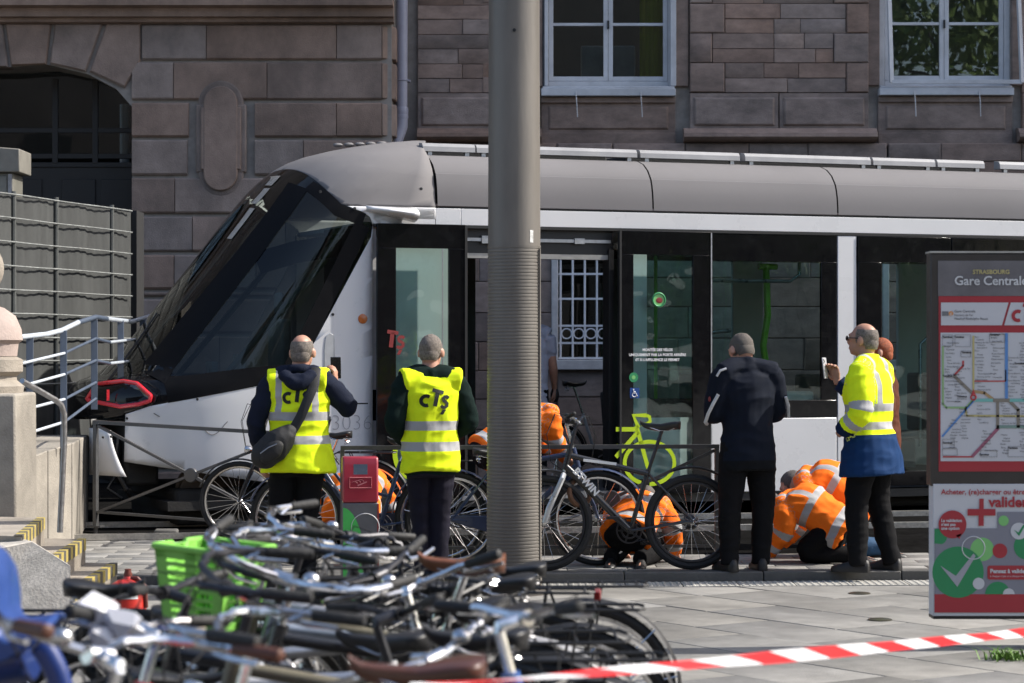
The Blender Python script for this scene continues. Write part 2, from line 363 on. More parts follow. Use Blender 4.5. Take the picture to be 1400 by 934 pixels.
# coursed stones of the recessed front
holes = [(a-.21, b+.17, bz(205), d) for a, b, c, d in WINS]
cnt = 0
def stones_between(x0, x1, z0, z1, hgt, lo, hi, yf, name='stone', chamfer=.006, big=None):
    global cnt
    z = z0; r = 0
    while z < z1-.02:
        h = min(hgt*rnd.uniform(.94, 1.06), z1-z)
        if z1-(z+h) < hgt*.4: h = z1-z
        x = x0
        while x < x1-.01:
            w = rnd.uniform(lo, hi)
            if x1-(x+w) < lo*.6: w = x1-x
            yy = yf+rnd.uniform(-.006, .006)
            bpart(MB().stone(x+.003, x+w-.003, z+.003, z+h-.003, yy, BD+.08, chamfer*.7), name, STN); cnt += 1; x += w
        z += h; r += 1
hp = .178
stones_between(bx(571), bx(668)+.02, bz(127), bz(-30), hp, .35, .75, BD)
stones_between(bx(660), bx(738), bz(127), bz(-30), hp, .35, .6, BD)
# pier between the windows with long-and-short quoins
zq = bz(127); k = 0
while zq < bz(-30):
    h = 2*hp; wl = .42 if k % 2 == 0 else .27; wr = .27 if k % 2 == 0 else .42
    xl, xr = bx(943), bx(1187)
    bpart(MB().stone(xl, xl+wl-.006, zq+.005, zq+h-.005, BD-.035, BD+.08, .012), 'stone', STN)
    bpart(MB().stone(xr-wr+.006, xr, zq+.005, zq+h-.005, BD-.035, BD+.08, .012), 'stone', STN)
    stones_between(xl+wl, xr-wr, zq, zq+h, hp, .3, .75, BD-.02)
    zq += h; k += 1
stones_between(bx(1397), bx(1470), bz(127), bz(-30), hp, .35, .6, BD)
# plinth panels with sunk fields and the rounded ledge under them
for x0, x1 in ((bx(571), bx(738)), (bx(943), bx(1064)), (bx(1065), bx(1187)), (bx(1397), bx(1470))):
    m = MB(); z0, z1 = bz(178), bz(128); c = .045; y = BD-.05
    m.bb(x0+.003, x1-.003, y+.02, BD+.08, z0, z1)
    m.stone(x0+.05, x1-.05, z0+.05, z1-.05, y-.012, y+.021, .02)
    bpart(m, 'plinth_panel', STN, .006)
for x0, x1 in ((bx(571), bx(740)), (bx(934), bx(1197)), (bx(1390), bx(1470))):
    m = MB(); prof = [(-.06, 0), (-.15, .02), (-.19, .055), (-.18, .10), (-.12, .13), (-.10, .16), (.07, .18), (.07, 0)]
    z0 = bz(195)
    m.prism([(p[0], p[1]) for p in prof], x0, x1, fn=lambda a, b, c: (b, BD+a, z0+c)); bpart(m, 'plinth_ledge', STN, angle=30)
stones_between(bx(571), bx(760), 0, bz(196), .36, .5, 1.1, BD-.03, chamfer=.015)
stones_between(bx(838), bx(1212), 0, bz(196), .36, .5, 1.1, BD-.03, chamfer=.015)
stones_between(bx(762), bx(837), 0, bz(494), .36, .5, .7, BD-.03, chamfer=.015)
stones_between(bx(762), bx(837), bz(338), bz(196), .36, .5, .7, BD-.03, chamfer=.015)
stones_between(bx(1214), bx(1480), 0, bz(196), .36, .5, 1.1, BD-.03, chamfer=.015)
# windows
WF = mat('white_window_paint', (.62, .63, .66), .5, var=.1, scale=6, dirt=.25, bump=.15)
GLW = glass('window_glass', (.72, .78, .78), 1, warp=.12, wscale=1.1, ior=1.85)
CUR = mat('green_curtain', (.5, .52, .06), .8, var=.2, scale=20, stretch=(14, 14, .4))
def sash_window(x0, x1, z0, z1, openx):
    bpart(MB().bb(x0-.2, x0-.003, BD, BD+.35, z0, z1), 'window_reveal', STN, .01); bpart(MB().bb(x1+.003, x1+.17, BD, BD+.35, z0, z1), 'window_reveal', STN, .01)
    m = MB(); fw = .07; y0, y1 = BD+.1, BD+.19
    m.bb(x0, x0+fw, y0, y1, z0, z1); m.bb(x1-fw, x1, y0, y1, z0, z1); m.bb(x0+fw, x1-fw, y0, y1, z0, z0+fw)
    wf = bpart(m, 'window', WF, .006)
    xm = (x0+x1)/2
    for s, (a, b) in enumerate(((x0+fw+.004, xm-.002), (xm+.002, x1-fw-.004))):
        m = MB(); sw = .055; ya, yb = BD+.115, BD+.165; zt = z0+fw+.004
        m.bb(a, a+sw, ya, yb, zt, z1); m.bb(b-sw, b, ya, yb, zt, z1); m.bb(a+sw, b-sw, ya+.001, yb-.001, zt, zt+sw)
        m.bb(a+sw, b-sw, ya+.008, yb-.008, z0+.74, z0+.775)
        bpart(m, 'sash', WF, .004, parent=wf)
        bpart(MB().bb(a+sw, b-sw, BD+.139, BD+.145, zt+sw, z1), 'pane', GLW, parent=wf)
    m = MB().bb(xm-.012, xm+.012, BD+.09, BD+.11, z0+.70, z0+.80); bpart(m, 'handle', BLACK, .003, parent=wf)
    m = MB().bb(x0-.02, x1+.01, BD-.10, BD+.2, z0-.125, z0-.035); m.bb(x0+.0, x1-.0, BD-.03, BD+.15, z0-.03, z0-.004)
    bpart(m, 'window_sill', WF, .008)
    for fx in (.25, .74):
        x = x0+(x1-x0)*fx; bpart(MB().tube([(x, BD-.105, z0-.08), (x+.008, BD-.13, z0-.2), (x+.02, BD-.10, z0-.38)], .006, 5), 'sill_hook', WF)
    # apron with a sunk panel
    za, zb = bz(200), z0-.13
    m = MB().bb(x0-.02, x1+.01, BD+.02, BD+.08, za, zb); m.bb(x0-.02, x1+.01, BD-.02, BD+.02, zb-.07, zb-.002); m.bb(x0-.02, x1+.01, BD-.01, BD+.02, za, za+.16)
    m.stone(x0+.07, x1-.07, za+.2, zb-.11, BD-.005, BD+.021, .02); bpart(m, 'window_apron', STN, .006)
    # room behind
    m = MB(); m.bb(x0-.3, x1+.3, BD+1.6, BD+1.7, z0-.3, z1); bpart(m, 'room_back', mat('room_wall', (.06, .065, .07), .9))
    if openx:
        m = MB()
        for (xx0, xx1, dy) in ((x0-.02, x0+.16, .02),):
            pass
        a, b = x0+.02, x1+.05
        # outer sash swung open at the bottom, hinged above
        m.bar((a+.05, BD-.0, z1), (a+.10, BD-.12, z0+.02), .055, .03); m.bar((b-.02, BD-.0, z1), (b+.05, BD-.12, z0+.02), .055, .03)
        m.bar((a+.10, BD-.12, z0+.03), (b+.05, BD-.12, z0+.03), .03, .05)
        bpart(m, 'storm_sash', WF, .004)
    else:
        m = MB(); m.bb(x0+.02, x0+.065, BD-.03, BD+.098, z0-.0, z1); m.bb(x1-.05, x1+.02, BD-.03, BD+.098, z0-.0, z1); bpart(m, 'window_frame', WF, .006)
        m = MB(); pts = []
        rows = [[(bx(876)+.3*i/14, BD+.24+.03*math.sin(i*1.7), z) for i in range(15)] for z in (z0+.1, z1)]
        m.grid(rows); bpart(m, 'curtain', CUR, angle=80)
        m = MB().bb(bx(795), bx(870), BD+.26, BD+.30, z0+.0, z0+.52); bpart(m, 'office_screen', mat('grey_screen', (.3, .34, .36), .7), .02)
sash_window(*WINS[0], False); sash_window(*WINS[1], True)
# barred windows on the ground floor
BAR = mat('grille_paint', (.85, .85, .87), .5, var=.1)
for (x0, x1, z0, z1) in (GW, GW2):
    m = MB().bb(x0-.08, x0, BD-.05, BD+.3, z0, z1); m.bb(x1, x1+.08, BD-.05, BD+.3, z0, z1); m.bb(x0-.08, x1+.08, BD-.05, BD+.3, z1, z1+.1); m.bb(x0-.12, x1+.12, BD-.10, BD+.3, z0-.12, z0)
    w = bpart(m, 'barred_window', mat('painted_stone', (.6, .58, .57), .8, var=.15), .01)
    m = MB(); n = 5
    for i in range(n): x = x0+.03+(x1-x0-.06)*i/(n-1); m.tube([(x, BD+.0, z0+.01), (x, BD+.0, z1-.01)], .014, 6)
    for f in (.0, .14, .3, .55, .78, .97): z = z0+.02+(z1-z0-.04)*f; m.bb(x0+.005, x1-.005, BD-.012, BD+.004, z-.012, z+.012)
    for i in range(4):
        xx = x0+.03+(x1-x0-.06)*(i+.5)/4; m.torus((xx, BD-.004, z0+.02+(z1-z0)*.22), .06, .009, 14, 5)
    bpart(m, 'grille', BAR, parent=w)
    bpart(MB().bb(x0, x1, BD+.2, BD+.21, z0, z1), 'pane', GLW, parent=w)
    bpart(MB().bb(x0-.2, x1+.2, BD+.9, BD+1, z0-.2, z1+.2), 'room_back', DARKIN, parent=w)
# projecting left block with the arch
def lx(px): return bx(px, LD)
def lz(py): return bz(py, LD)
AX0 = lx(180)
archpts = [(-5, 92), (65, 88), (120, 101), (158, 121), (180, 146)]
left_edge = -45.0
m = MB().prism([(left_edge, 0), (lx(-420), 0), (lx(-420), lz(146)), (lx(-200), lz(100)), (lx(-65), lz(90))]+[(lx(a), lz(b)) for a, b in archpts]+[(AX0, 0), (XL-.05, 0), (XL-.05, TOP), (left_edge, TOP)], LD+.05, LD+.75)
bpart(m, 'wall', MORT)
G = 1.6
rowsy = [(34, 81.5), (85, 136), (140.5, 187), (191.5, 239), (243.5, 291.5), (296, 343.5), (348.5, 395), (400, 404), (409, 455), (460, 512), (517, 570), (575, 640), (645, 720)]
vj = [[194, 282, 460, 522], [180, 237, 365, 522], [180, 258, None, 348, 460, 522], [180, 256, None, 348, 415, 522], [180, 239, 400, 522], [180, 263, 390, 522], [180, 238, 350, 522], [180, 340, 522], [180, 250, 400, 522], [180, 300, 522], [180, 240, 390, 522], [180, 300, 522], [180, 250, 522]]
for (ya, yb), js in zip(rowsy, vj):
    for a, b in zip(js, js[1:]):
        if a is None or b is None: continue
        e = 7 if b == 522 else 0
        x0, x1 = lx(a)+(.0015 if a != js[0] else 0), lx(b)-.0015
        if e: x1 = lx(522)
        pts = MB().stone(x0, x1, lz(yb), lz(ya), LD+rnd.uniform(-.003, .003), LD+.06, 0.019 if yb-ya > 10 else .008, .004)
        bpart(pts, 'stone', STL)
    # chamfered corner course
    x1 = lx(522)+.002; m = MB().prism([(x1, LD), (XL, LD+.13), (XL, LD+.7), (x1, LD+.7)], lz(yb)+.01, lz(ya)-.01, fn=lambda a, b, c: (a, c, b)); bpart(m, 'stone', STL, .012)
# oval-ended ornamental panel
def stadium(cx, y0, y1, r, w=None):
    p = [(lx(cx)+a, lz(y0)+b) for a, b in arc(0, 0, r*LD/F, 180, 0, 16)] + [(lx(cx)+a, lz(y1)+b) for a, b in arc(0, 0, r*LD/F, 0, -180, 16)]
    return p
m = MB().prism(stadium(302, 141, 238, 31), LD-.006, LD+.05); m.bb(lx(268), lx(337), LD-.012, LD+.05, lz(236), lz(143)); bpart(m, 'ornament_panel', STL, .02)
m = MB().prism(stadium(302, 141, 238, 23), LD-.045, LD-.0); m.bb(lx(275), lx(330), LD-.038, LD, lz(232), lz(147)); bpart(m, 'ornament_field', STL, .012)
# voussoirs
vs_px = [[(-60, 32), (3, 32), (11, 92), (-55, 92)], [(7, 32), (70, 32), (63, 88), (15, 90)], [(75, 32), (140, 32), (117, 98), (68, 87)], [(146, 32), (192, 32), (192, 82), (170, 120), (122, 98)]]
for q in vs_px:
    P = [(lx(a), lz(b)) for a, b in q]; cx_ = sum(p[0] for p in P)/len(P); cz_ = sum(p[1] for p in P)/len(P); nq = len(P)
    Q = [(x+(cx_-x)*.07, z+(cz_-z)*.07) for x, z in P]
    bpart(MB().add([(x, LD+.022, z) for x, z in P]+[(x, LD, z) for x, z in Q]+[(x, LD+.3, z) for x, z in P], [tuple(range(nq, 2*nq))]+[(i, (i+1) % nq, nq+(i+1) % nq, nq+i) for i in range(nq)]+[(2*nq+i, 2*nq+(i+1) % nq, (i+1) % nq, i) for i in range(nq)]), 'voussoir', STL)
P = [(196, 84), (176, 121), (182, 136), (236, 136), (236, 84)]
# cornice
prof = [(.0, 33), (-.07, 31), (-.08, 26), (-.16, 25), (-.18, 14), (-.30, 12), (-.32, 0), (-.32, -12), (-.05, -14), (.05, -14), (.05, 33)]
m = MB().prism([(LD+a, lz(b)) for a, b in prof], left_edge, XL-.02, fn=lambda a, b, c: (b, a, c)); bpart(m, 'cornice', STL, angle=30)
m = MB().bb(left_edge, XL-.1, LD-.05, LD+.05, lz(-15), TOP); bpart(m, 'upper_wall', STL)
m = MB().bb(left_edge, 45, LD-.3, BD+.7, TOP, TOP+.5); bpart(m, 'roof_edge', STL)
# arched doorway: transom window and dark passage
fr = mat('dark_oak', (.02, .017, .015), .6)
yd = LD+.6
m = MB()
for px in (62, 118, 175): m.bb(lx(px)-.035, lx(px)+.035, yd, yd+.06, lz(218), lz(100))
for py in (172, 208, 220): m.bb(lx(-400), AX0-.002, yd+.005, yd+.055, lz(py)-.03, lz(py)+.03)
w = bpart(m, 'transom_window', fr, .006)
bpart(MB().bb(lx(-400), AX0, yd+.025, yd+.033, lz(208), lz(92)), 'pane', GLW, parent=w)
m = MB().bb(lx(-400), AX0, yd+.02, yd+.1, 0, lz(222)); 
for px in (20, 95, 150): m.bb(lx(px)-.2, lx(px)+.2, yd, yd+.021, lz(400), lz(240))
bpart(m, 'door', fr, .01)
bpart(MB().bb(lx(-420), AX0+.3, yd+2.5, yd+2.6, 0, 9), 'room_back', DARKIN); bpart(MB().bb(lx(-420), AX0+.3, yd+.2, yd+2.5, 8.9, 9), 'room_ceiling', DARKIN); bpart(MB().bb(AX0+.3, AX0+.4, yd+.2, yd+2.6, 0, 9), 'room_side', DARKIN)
bpart(MB().tube([(lx(150), yd+.5, lz(230)), (lx(150), yd+.5, lz(130))], .06, 10), 'interior_pipe', WF)
# drainpipe in the corner
dp = empty('drainpipe', 'lilac grey downpipe in the dark corner of the stone building', 'drainpipe', (bx(553), BD-.30, 0))
PIPE = mat('lilac_pipe', (.33, .33, .40), .45, var=.1, scale=5)
MB().tube([(-.02, 0, bz(155)), (-.015, 0, bz(-60))], .068, 16).build('pipe', PIPE, dp)
m = MB(); m.lathe([(.075, bz(160)), (.078, bz(158)), (.078, bz(152)), (.072, bz(150))], 16, (-.02, 0, 0)); m.lathe([(.076, bz(166)), (.08, bz(163)), (.076, bz(160))], 16, (-.02, 0, 0)); m.build('collar', PIPE, dp)
m = MB().tube([(-.02, 0, bz(162)), (-.02, 0, bz(176)), (-.06, -.03, bz(190)), (-.1, -.05, bz(205)), (-.1, -.05, .1)], .074, 14); m.build('lower_pipe', PIPE, dp)
m = MB().torus((-.017, 0, bz(114)), .072, .008, 16, 6, axis='z'); m.bb(-.11, .08, -.01, .15, bz(114)-.012, bz(114)+.012); m.build('bracket', PIPE, dp)
# ---------------------------------------------------------------- tram (local x along the vehicle, y into it, z up)
TD, TYAW = 22.3, math.atan(.38)
cyw, syw = math.cos(TYAW), math.sin(TYAW)
def ta(px, b=0.0):
    t = (px-CX)/F; return (t*(TD+b*cyw)+b*syw)/(cyw-t*syw)
def tz(py, px, b=0.0): a = ta(px, b); return EYE-(py-HY)/F*(TD+a*syw+b*cyw)
tram = empty('tram', 'white and grey tram with black raked windscreen, derailed against the ramp, doors open', 'tram', (0, TD, 0), TYAW)
TW = mat('tram_white', (.72, .72, .725), .3, var=.025, scale=2, coat=.4, dirt=.06)
TG = mat('tram_grey', (.192, .184, .187), .8, 0, spec=.3, var=.05, scale=3, dirt=.10)
TK = mat('tram_black', (.006, .006, .007), .08, var=.1, spec=.35)
DKM = mat('underframe', (.02, .019, .018), .8, var=.4, bump=.4)
TGL = glass('tram_glass', (.78, .90, .87), .9, ior=1.5, warp=.35, wscale=1.6)
WSG = glass('windscreen_glass', (.36, .41, .40), .9, ior=1.5, warp=.10, wscale=.9)
LGL = glass('door_glass', (.82, .95, .925), .9, ior=1.5, warp=.7, wscale=3.2)
LIME = mat('lime_print', (.50, .68, .01), .45, var=.04)
LIMEP = mat('lime_paint', (.22, .62, .03), .3, var=.05, coat=.5)
FRIT = mat('ceramic_border', (.006, .006, .007), .5, spec=.1)
SEAL = mat('rubber_seal', (.012, .012, .012), .6)
HW = 1.2
AF = [(.30, -3.62), (.45, -3.70), (.7, -3.76), (.95, -3.80), (1.15, -3.85), (1.3, -3.83), (1.38, -3.74), (1.45, -3.56), (1.52, -3.46), (2.0, -3.06), (2.5, -2.65), (3.0, -2.25), (3.25, -1.97), (3.4, -1.66), (3.5, -1.15), (3.55, -.7)]
AS = [(.30, -2.2), (1.2, -2.15), (1.45, -2.02), (2.0, -1.78), (2.5, -1.55), (3.0, -1.28), (3.3, -.98), (3.45, -.80), (3.55, -.55)]
WZ = [(.3, 1.2), (2.93, 1.2), (3.1, 1.175), (3.25, 1.12), (3.37, 1.0), (3.45, .85), (3.52, .55), (3.55, .3)]
NEX = 2.5
up_ = lambda z: z if z <= 2.98 else 2.98+(z-2.98)*1.17
AF = [(up_(z), a) for z, a in AF]; AS = [(up_(z), a) for z, a in AS]; WZ = [(up_(z), a) for z, a in WZ]
def nose_pt(z, th, side=1):
    af, as_, w = smooth_tab(AF, z), smooth_tab(AS, z), lerp(WZ, z)
    x = max(0, math.sin(th))**(2/NEX); y = max(0, math.cos(th))**(2/NEX)
    return (as_-(as_-af)*x, HW-side*w*y, z)
zs = sorted(set([.32, .4, .5, .6, .7, .8, .9, 1.0, 1.08, 1.15, 1.2, 1.25, 1.3, 1.37, 1.45, 1.55, 1.7, 1.85, 2.0, 2.15, 2.3, 2.45, 2.6, 2.75, 2.85, 2.93, 2.98, 3.04, 3.1, 3.16, 3.22, 3.27, 3.32, 3.37, 3.41, 3.45, 3.48, 3.51, 3.53, 3.55]))
zs = [up_(z) for z in zs]
CAB = -.745
rows = []
for z in zs:
    r = []; as_ = smooth_tab(AS, z); w = lerp(WZ, z)
    r.append((max(CAB, as_+.01), HW-w, z)); r.append((as_*.5+max(CAB, as_+.01)*.5, HW-w, z))
    T = [i/26 for i in range(27)]
    r += [nose_pt(z, t*PI/2) for t in T]
    r += [nose_pt(z, (1-t)*PI/2, -1) for t in T[1:]]
    r.append((max(CAB, as_+.01), HW+w, z)); rows.append(r)
bm = bmesh.new()
me = MB().grid(rows).mesh('shell', [], 30); bm.from_mesh(me); bpy.data.meshes.remove(me)
black = [(-1.66, 2.985), (-1.44, 2.905), (-1.372, 2.86), (-1.345, 2.79), (-1.36, 2.68), (-1.89, 1.73), (-2.01, 1.52), (-2.06, 1.46), (-2.14, 1.415), (-2.435, 1.345), (-3.33, 1.165), (-3.6, 1.06), (-4.4, .96), (-4.4, 3.9), (-2.0, 3.45), (-1.90, 3.345)]
def inside(p, poly):
    x, z = p; c = False
    for (x0, z0), (x1, z1) in zip(poly, poly[1:]+poly[:1]):
        if (z0 > z) != (z1 > z) and x < (x1-x0)*(z-z0)/(z1-z0)+x0: c = not c
    return c
def cut(p, q):
    d = Vector((q[0]-p[0], 0, q[1]-p[1])); nrm = Vector((-d.z, 0, d.x)).normalized()
    bmesh.ops.bisect_plane(bm, geom=bm.verts[:]+bm.edges[:]+bm.faces[:], dist=1e-6, plane_co=(p[0], 0, p[1]), plane_no=nrm)
for p, q in zip(black, black[1:]+black[:1]):
    if q[0] < -4 and p[0] < -4: continue
    cut(p, q)
bot = [(-3.66, .69), (-2.435, .50), (-1.3, .335)]
for p, q in zip(bot, bot[1:]): cut(p, q)
cut((-3.52, 0), (-3.52, 1)); cut((0, 1.43), (-1, 1.43)); cut((0, 2.955), (-1, 2.955)); cut((-1.345, 0), (-1.345, 1))
def region(c):
    a, b, z = c
    if inside((a, z), black): return 'band' if z < 1.43 else 'black'
    if z > 2.955: return 'grey'
    if z < lerp([(p[0], p[1]) for p in bot], a): return None
    if a < -3.52: return None
    if a > -1.345 and b < HW and z < 2.80: return None     # the door bay is built panel by panel
    return 'white'
def sub(reg, name, m, off=0, thick=.02):
    b2 = bm.copy(); b2.normal_update()
    bmesh.ops.delete(b2, geom=[f for f in b2.faces if region(f.calc_center_median()) != reg], context='FACES')
    bmesh.ops.remove_doubles(b2, verts=b2.verts, dist=1e-4)
    me = bpy.data.meshes.new(name); bmesh.ops.recalc_face_normals(b2, faces=b2.faces); b2.to_mesh(me); b2.free(); me.materials.append(m)
    me.polygons.foreach_set('use_smooth', [True]*len(me.polygons)); me.set_sharp_from_angle(angle=math.radians(28))
    o = link(name, me, tram); 
    if thick:
        md = o.modifiers.new('skin', 'SOLIDIFY'); md.thickness = thick; md.offset = -1
    return o
cab = sub('white', 'cab_shell', TW); cowl = sub('grey', 'roof_cowl', TG); wsc = sub('black', 'windscreen', WSG, thick=0); band = sub('band', 'nose_band', TK)
bm.free()
# surface point of the nose from side position, for things laid on it
def on_nose(a, z, off=.004, side=1):
    lo, hi = 0, PI/2
    if a >= smooth_tab(AS, z): return Vector((a, HW-side*(lerp(WZ, z)+off), z))
    for _ in range(40):
        m = (lo+hi)/2
        if nose_pt(z, m)[0] > a: lo = m
        else: hi = m
    p = Vector(nose_pt(z, lo, side)); q = Vector(nose_pt(z, min(PI/2, lo+.02), side)); t = (q-p).normalized(); n = Vector((-abs(t.y), -side*abs(t.x), .25)).normalized()
    return p+n*off
def ribbon(pts, w, name, m, off=.006, parent=None, side=1, n=8):
    "flat band on the nose following (a,z) points, width measured along z/a perpendicular"
    mb = MB(); rows = []; P = []
    for (a0, z0), (a1, z1) in zip(pts, pts[1:]):
        for i in range(n): P.append((a0+(a1-a0)*i/n, z0+(z1-z0)*i/n))
    P.append(pts[-1])
    for i, (a, z) in enumerate(P):
        q = P[min(i+1, len(P)-1)]; p = P[max(i-1, 0)]; d = Vector((q[0]-p[0], q[1]-p[1])).normalized(); nn = Vector((-d.y, d.x))
        ww = w[0]+(w[1]-w[0])*i/(len(P)-1) if isinstance(w, tuple) else w
        rows.append([on_nose(a+nn.x*ww*k/4, z+nn.y*ww*k/4, off, side) for k in range(-2, 3)])
    mb.grid(rows); return mb.build(name, m, parent if parent is not None else tram)
# black ceramic borders on the glazing: waist, rear edge, header and the raked A pillar
ribbon([(-2.16, 1.47), (-2.44, 1.42), (-3.2, 1.30)], (.12, .22), 'glass_border', FRIT, .004, wsc)
ribbon([(-1.44, 2.79), (-1.95, 1.79), (-2.10, 1.50)], .15, 'glass_border', FRIT, .0045, wsc)
ribbon([(-1.43, 2.83), (-1.66, 2.915), (-1.86, 3.15)], .12, 'glass_border', FRIT, .005, wsc)
for s in (1, -1): ribbon([(-1.93, 3.15), (-2.42, 2.50), (-3.02, 1.75), (-3.28, 1.42)], (.13, .20), 'windscreen_pillar', FRIT, .0055, wsc, s)
ribbon([(-1.62, 2.62), (-2.05, 2.55), (-2.38, 2.45)], .20, 'sun_shade', FRIT, -.05, wsc)
RED = mat('red_lens', (.75, .03, .045), .3, var=.05, coat=.5)
# red ring: polygon measured on the nose corner
ring_o = [(120, 546), (133, 525), (170, 521), (188, 524), (207, 541), (206, 548), (190, 553), (165, 556), (124, 548)]
D_ring = None
lamp = empty('tail_light', parent=tram)
def nose_img(px, py, off=.012):
    "where the sight line through a photo point meets the nose shell"
    lo, hi = 19.0, 24.5; best = None
    for i in range(300):
        D = 20.6+i*.012; p = at(px, py, D); dx, dy = p.x, p.y-TD; a = dx*cyw+dy*syw; b = -dx*syw+dy*cyw
        if p.z < .3 or p.z > 3.6: continue
        af, as_, w = smooth_tab(AF, p.z), smooth_tab(AS, p.z), lerp(WZ, p.z)
        x = max(0, (as_-a)/(as_-af)); y = abs(HW-b)/w
        if x**NEX+y**NEX <= 1: best = (a, b, p.z); break
    if best is None:
        p = at(px, py, 22.0); dx, dy = p.x, p.y-TD; best = (dx*cyw+dy*syw, -dx*syw+dy*cyw, p.z)
    v = Vector(best); return v+Vector((-.5*off, -off, 0))
ring = [nose_img(*p) for p in ring_o]
dense = []
for p, q in zip(ring_o, ring_o[1:]+ring_o[:1]):
    for i in range(5): dense.append(nose_img(p[0]+(q[0]-p[0])*i/5, p[1]+(q[1]-p[1])*i/5, .02))
MB().tube(dense, .019, 8, closed=True).build('red_ring', RED, lamp)
cen = sum(dense, Vector())/len(dense)
hs_ = MB(); nd = len(dense); O_ = [p+(p-cen)*.16 for p in dense]
hs_.add([p+Vector((.012, .012, 0)) for p in O_]+[Vector((max(p.x+.25, -3.45), p.y+.22, p.z+.03)) for p in O_], [tuple(range(nd)), tuple(range(2*nd-1, nd-1, -1))]+[(i, nd+i, nd+(i+1) % nd, (i+1) % nd) for i in range(nd)])
hs_.build('lamp_housing', TK, lamp, bevel=.01)
MB().add([cen+Vector((.0, -.004, 0))]+[p+(cen-p)*.06+Vector((.002, .0, 0)) for p in dense], [(0, i+1, (i+1) % len(dense)+1) for i in range(len(dense))]).build('lens', mat('dark_red_lens', (.03, .008, .009), .1, coat=.6), lamp)
m = MB()
for f in (-.12, .02): m.bb(cen.x+f-.012, cen.x+f+.012, cen.y-.012, cen.y-.002, cen.z-.05, cen.z+.05)
m.build('lamp_element', RED, lamp)
# white marker strips on the pillar
LAMPW = mat('white_lens', (.55, .5, .43), .25, coat=.5)
for (p0, p1) in (((314, 327), (346, 285)), ((348, 279), (366, 258)), ((368, 254), (379, 241))):
    a, b = nose_img(*p0, 0), nose_img(*p1, 0); ribbon([(a.x, a.z), (b.x, b.z)], .018, 'marker_strip', LAMPW, .009)
# wipers
for p in ([(150, 520), (166, 500), (196, 458), (216, 428)],):
    MB().tube([nose_img(*q, .03) for q in p], [.014, .012, .010, .008], 6).build('wiper_arm', BLACK, tram)
# torn bumper flap, black void with bumper beam
Q = [(122, 585), (152, 587), (160, 622), (172, 650), (140, 648), (121, 628)]
fl = []
for i in range(9):
    r = []
    for j in range(7):
        x = 122+(150-122)*j/6 + (i/8)**1.6*22*j/6 + 0; y = 585+ i*8 + j*.5
        D = 21.35-.22*math.sin(j/6*PI/2)-.05*i/8; r.append(at(x, y, D))
    fl.append(r)
Mi = (Matrix.Translation((0, TD, 0)) @ Matrix.Rotation(TYAW, 4, 'Z')).inverted()
m = MB().grid([[Mi @ p for p in r] for r in fl]); o = m.build('bumper_flap', TW, tram); md = o.modifiers.new('t', 'SOLIDIFY'); md.thickness = .03
for px, py in ((141, 598), (152, 597)): MB().sphere(Mi @ at(px, py, 21.1), .012, 8, 6).build('bolt', BLACK, tram)
m = MB(); m.bb(-3.5, -3.2, .45, 1.95, .45, 1.0); m.bb(-3.62, -3.5, .6, 1.8, .62, .85); m.build('bumper_beam', DKM, tram, bevel=.03)
m = MB(); m.tube([(-3.55, .5, .9), (-3.6, .45, .6), (-3.5, .42, .42), (-3.45, .5, .35)], .02, 6); m.tube([(-3.5, .7, .6), (-3.62, .66, .42), (-3.5, .6, .33)], .015, 6); m.build('torn_cable', BLACK, tram)
# straight body: skirts, pillars, band, roof covers --------------------------------
END = 10.0
def P_(a0, a1, z0, z1, b0=0, b1=.05): return MB().bb(a0, a1, b0, b1, z0, z1)
aL0, aL1 = -1.335, ta(632)            # left leaf
aO1 = ta(841); aR1 = ta(966)          # opening, right leaf
aW1 = ta(1144.5); aP1 = ta(1172); 
P_(CAB+.0, -.5, 2.80, 2.952).build('side_band', TW, tram, bevel=.004)
prev = CAB
for k, px in enumerate((None,)): pass
P_(-1.345+.003, CAB-.004, 2.80, 2.952, 0, .05).build('side_band', TW, tram, bevel=.004)
P_(-.497, END, 2.80, 2.952).build('side_band', TW, tram, bevel=.004)
P_(-1.34, END, 2.952, 2.972, .02, .06).build('gutter_seal', SEAL, tram)
P_(-1.34, END, 2.775, 2.80, -.004, .06).build('door_seal', SEAL, tram)
# roof cover panels
def roof_panel(a0, a1):
    prof = [(0.0, 2.975), (.004, 3.05), (.013, 3.13), (.032, 3.21), (.055, 3.272), (.064, 3.276), (.07, 3.290), (.13, 3.36), (.23, 3.425), (.36, 3.465), (.42, 3.468), (.42, 3.30)]
    m = MB(); rws = [[(a, b, z) for b, z in prof] for a in (a0, a0+.01, (a0+a1)/2, a1-.01, a1)]
    m.grid(rws); return m.build('roof_cover', TG, tram, angle=22)
cuts = [CAB+.012, ta(893), ta(1145.5), 5.9, 8, END]
for a0, a1 in zip(cuts, cuts[1:]): 
    roof_panel(a0+.008, a1-.008)
P_(CAB, END, 3.0, 3.28, .115, .12).build("roof_web", DKM, tram)
P_(CAB, END, 3.33, 3.40, .3, 2.1).build('roof_deck', DKM, tram)
rr = [(ta(594), ta(668)), (ta(668)+.004, ta(892)), (ta(895), ta(1034)), (ta(1040), ta(1215)), (ta(1217), ta(1304)), (ta(1306), ta(1372)), (ta(1392), END)]
for i, (a0, a1) in enumerate(rr):
    m = MB(); dz = .0; prof = [(.34, 3.50+dz), (.345, 3.545+dz), (.37, 3.575+dz), (.46, 3.585+dz), (.46, 3.50+dz)]
    m.prism(prof, a0+.006, a1-.006, fn=lambda b, c, z: (c, b, z)); m.build('roof_rail_panel', mat('roof_panel_grey', (.33, .33, .34), .5, 0, var=.08, dirt=.2), tram, angle=30)
    for a in (a0+.08, a1-.08): MB().bb(a-.02, a+.02, .36, .4, 3.42, 3.50).build('roof_bracket', STEEL, tram)
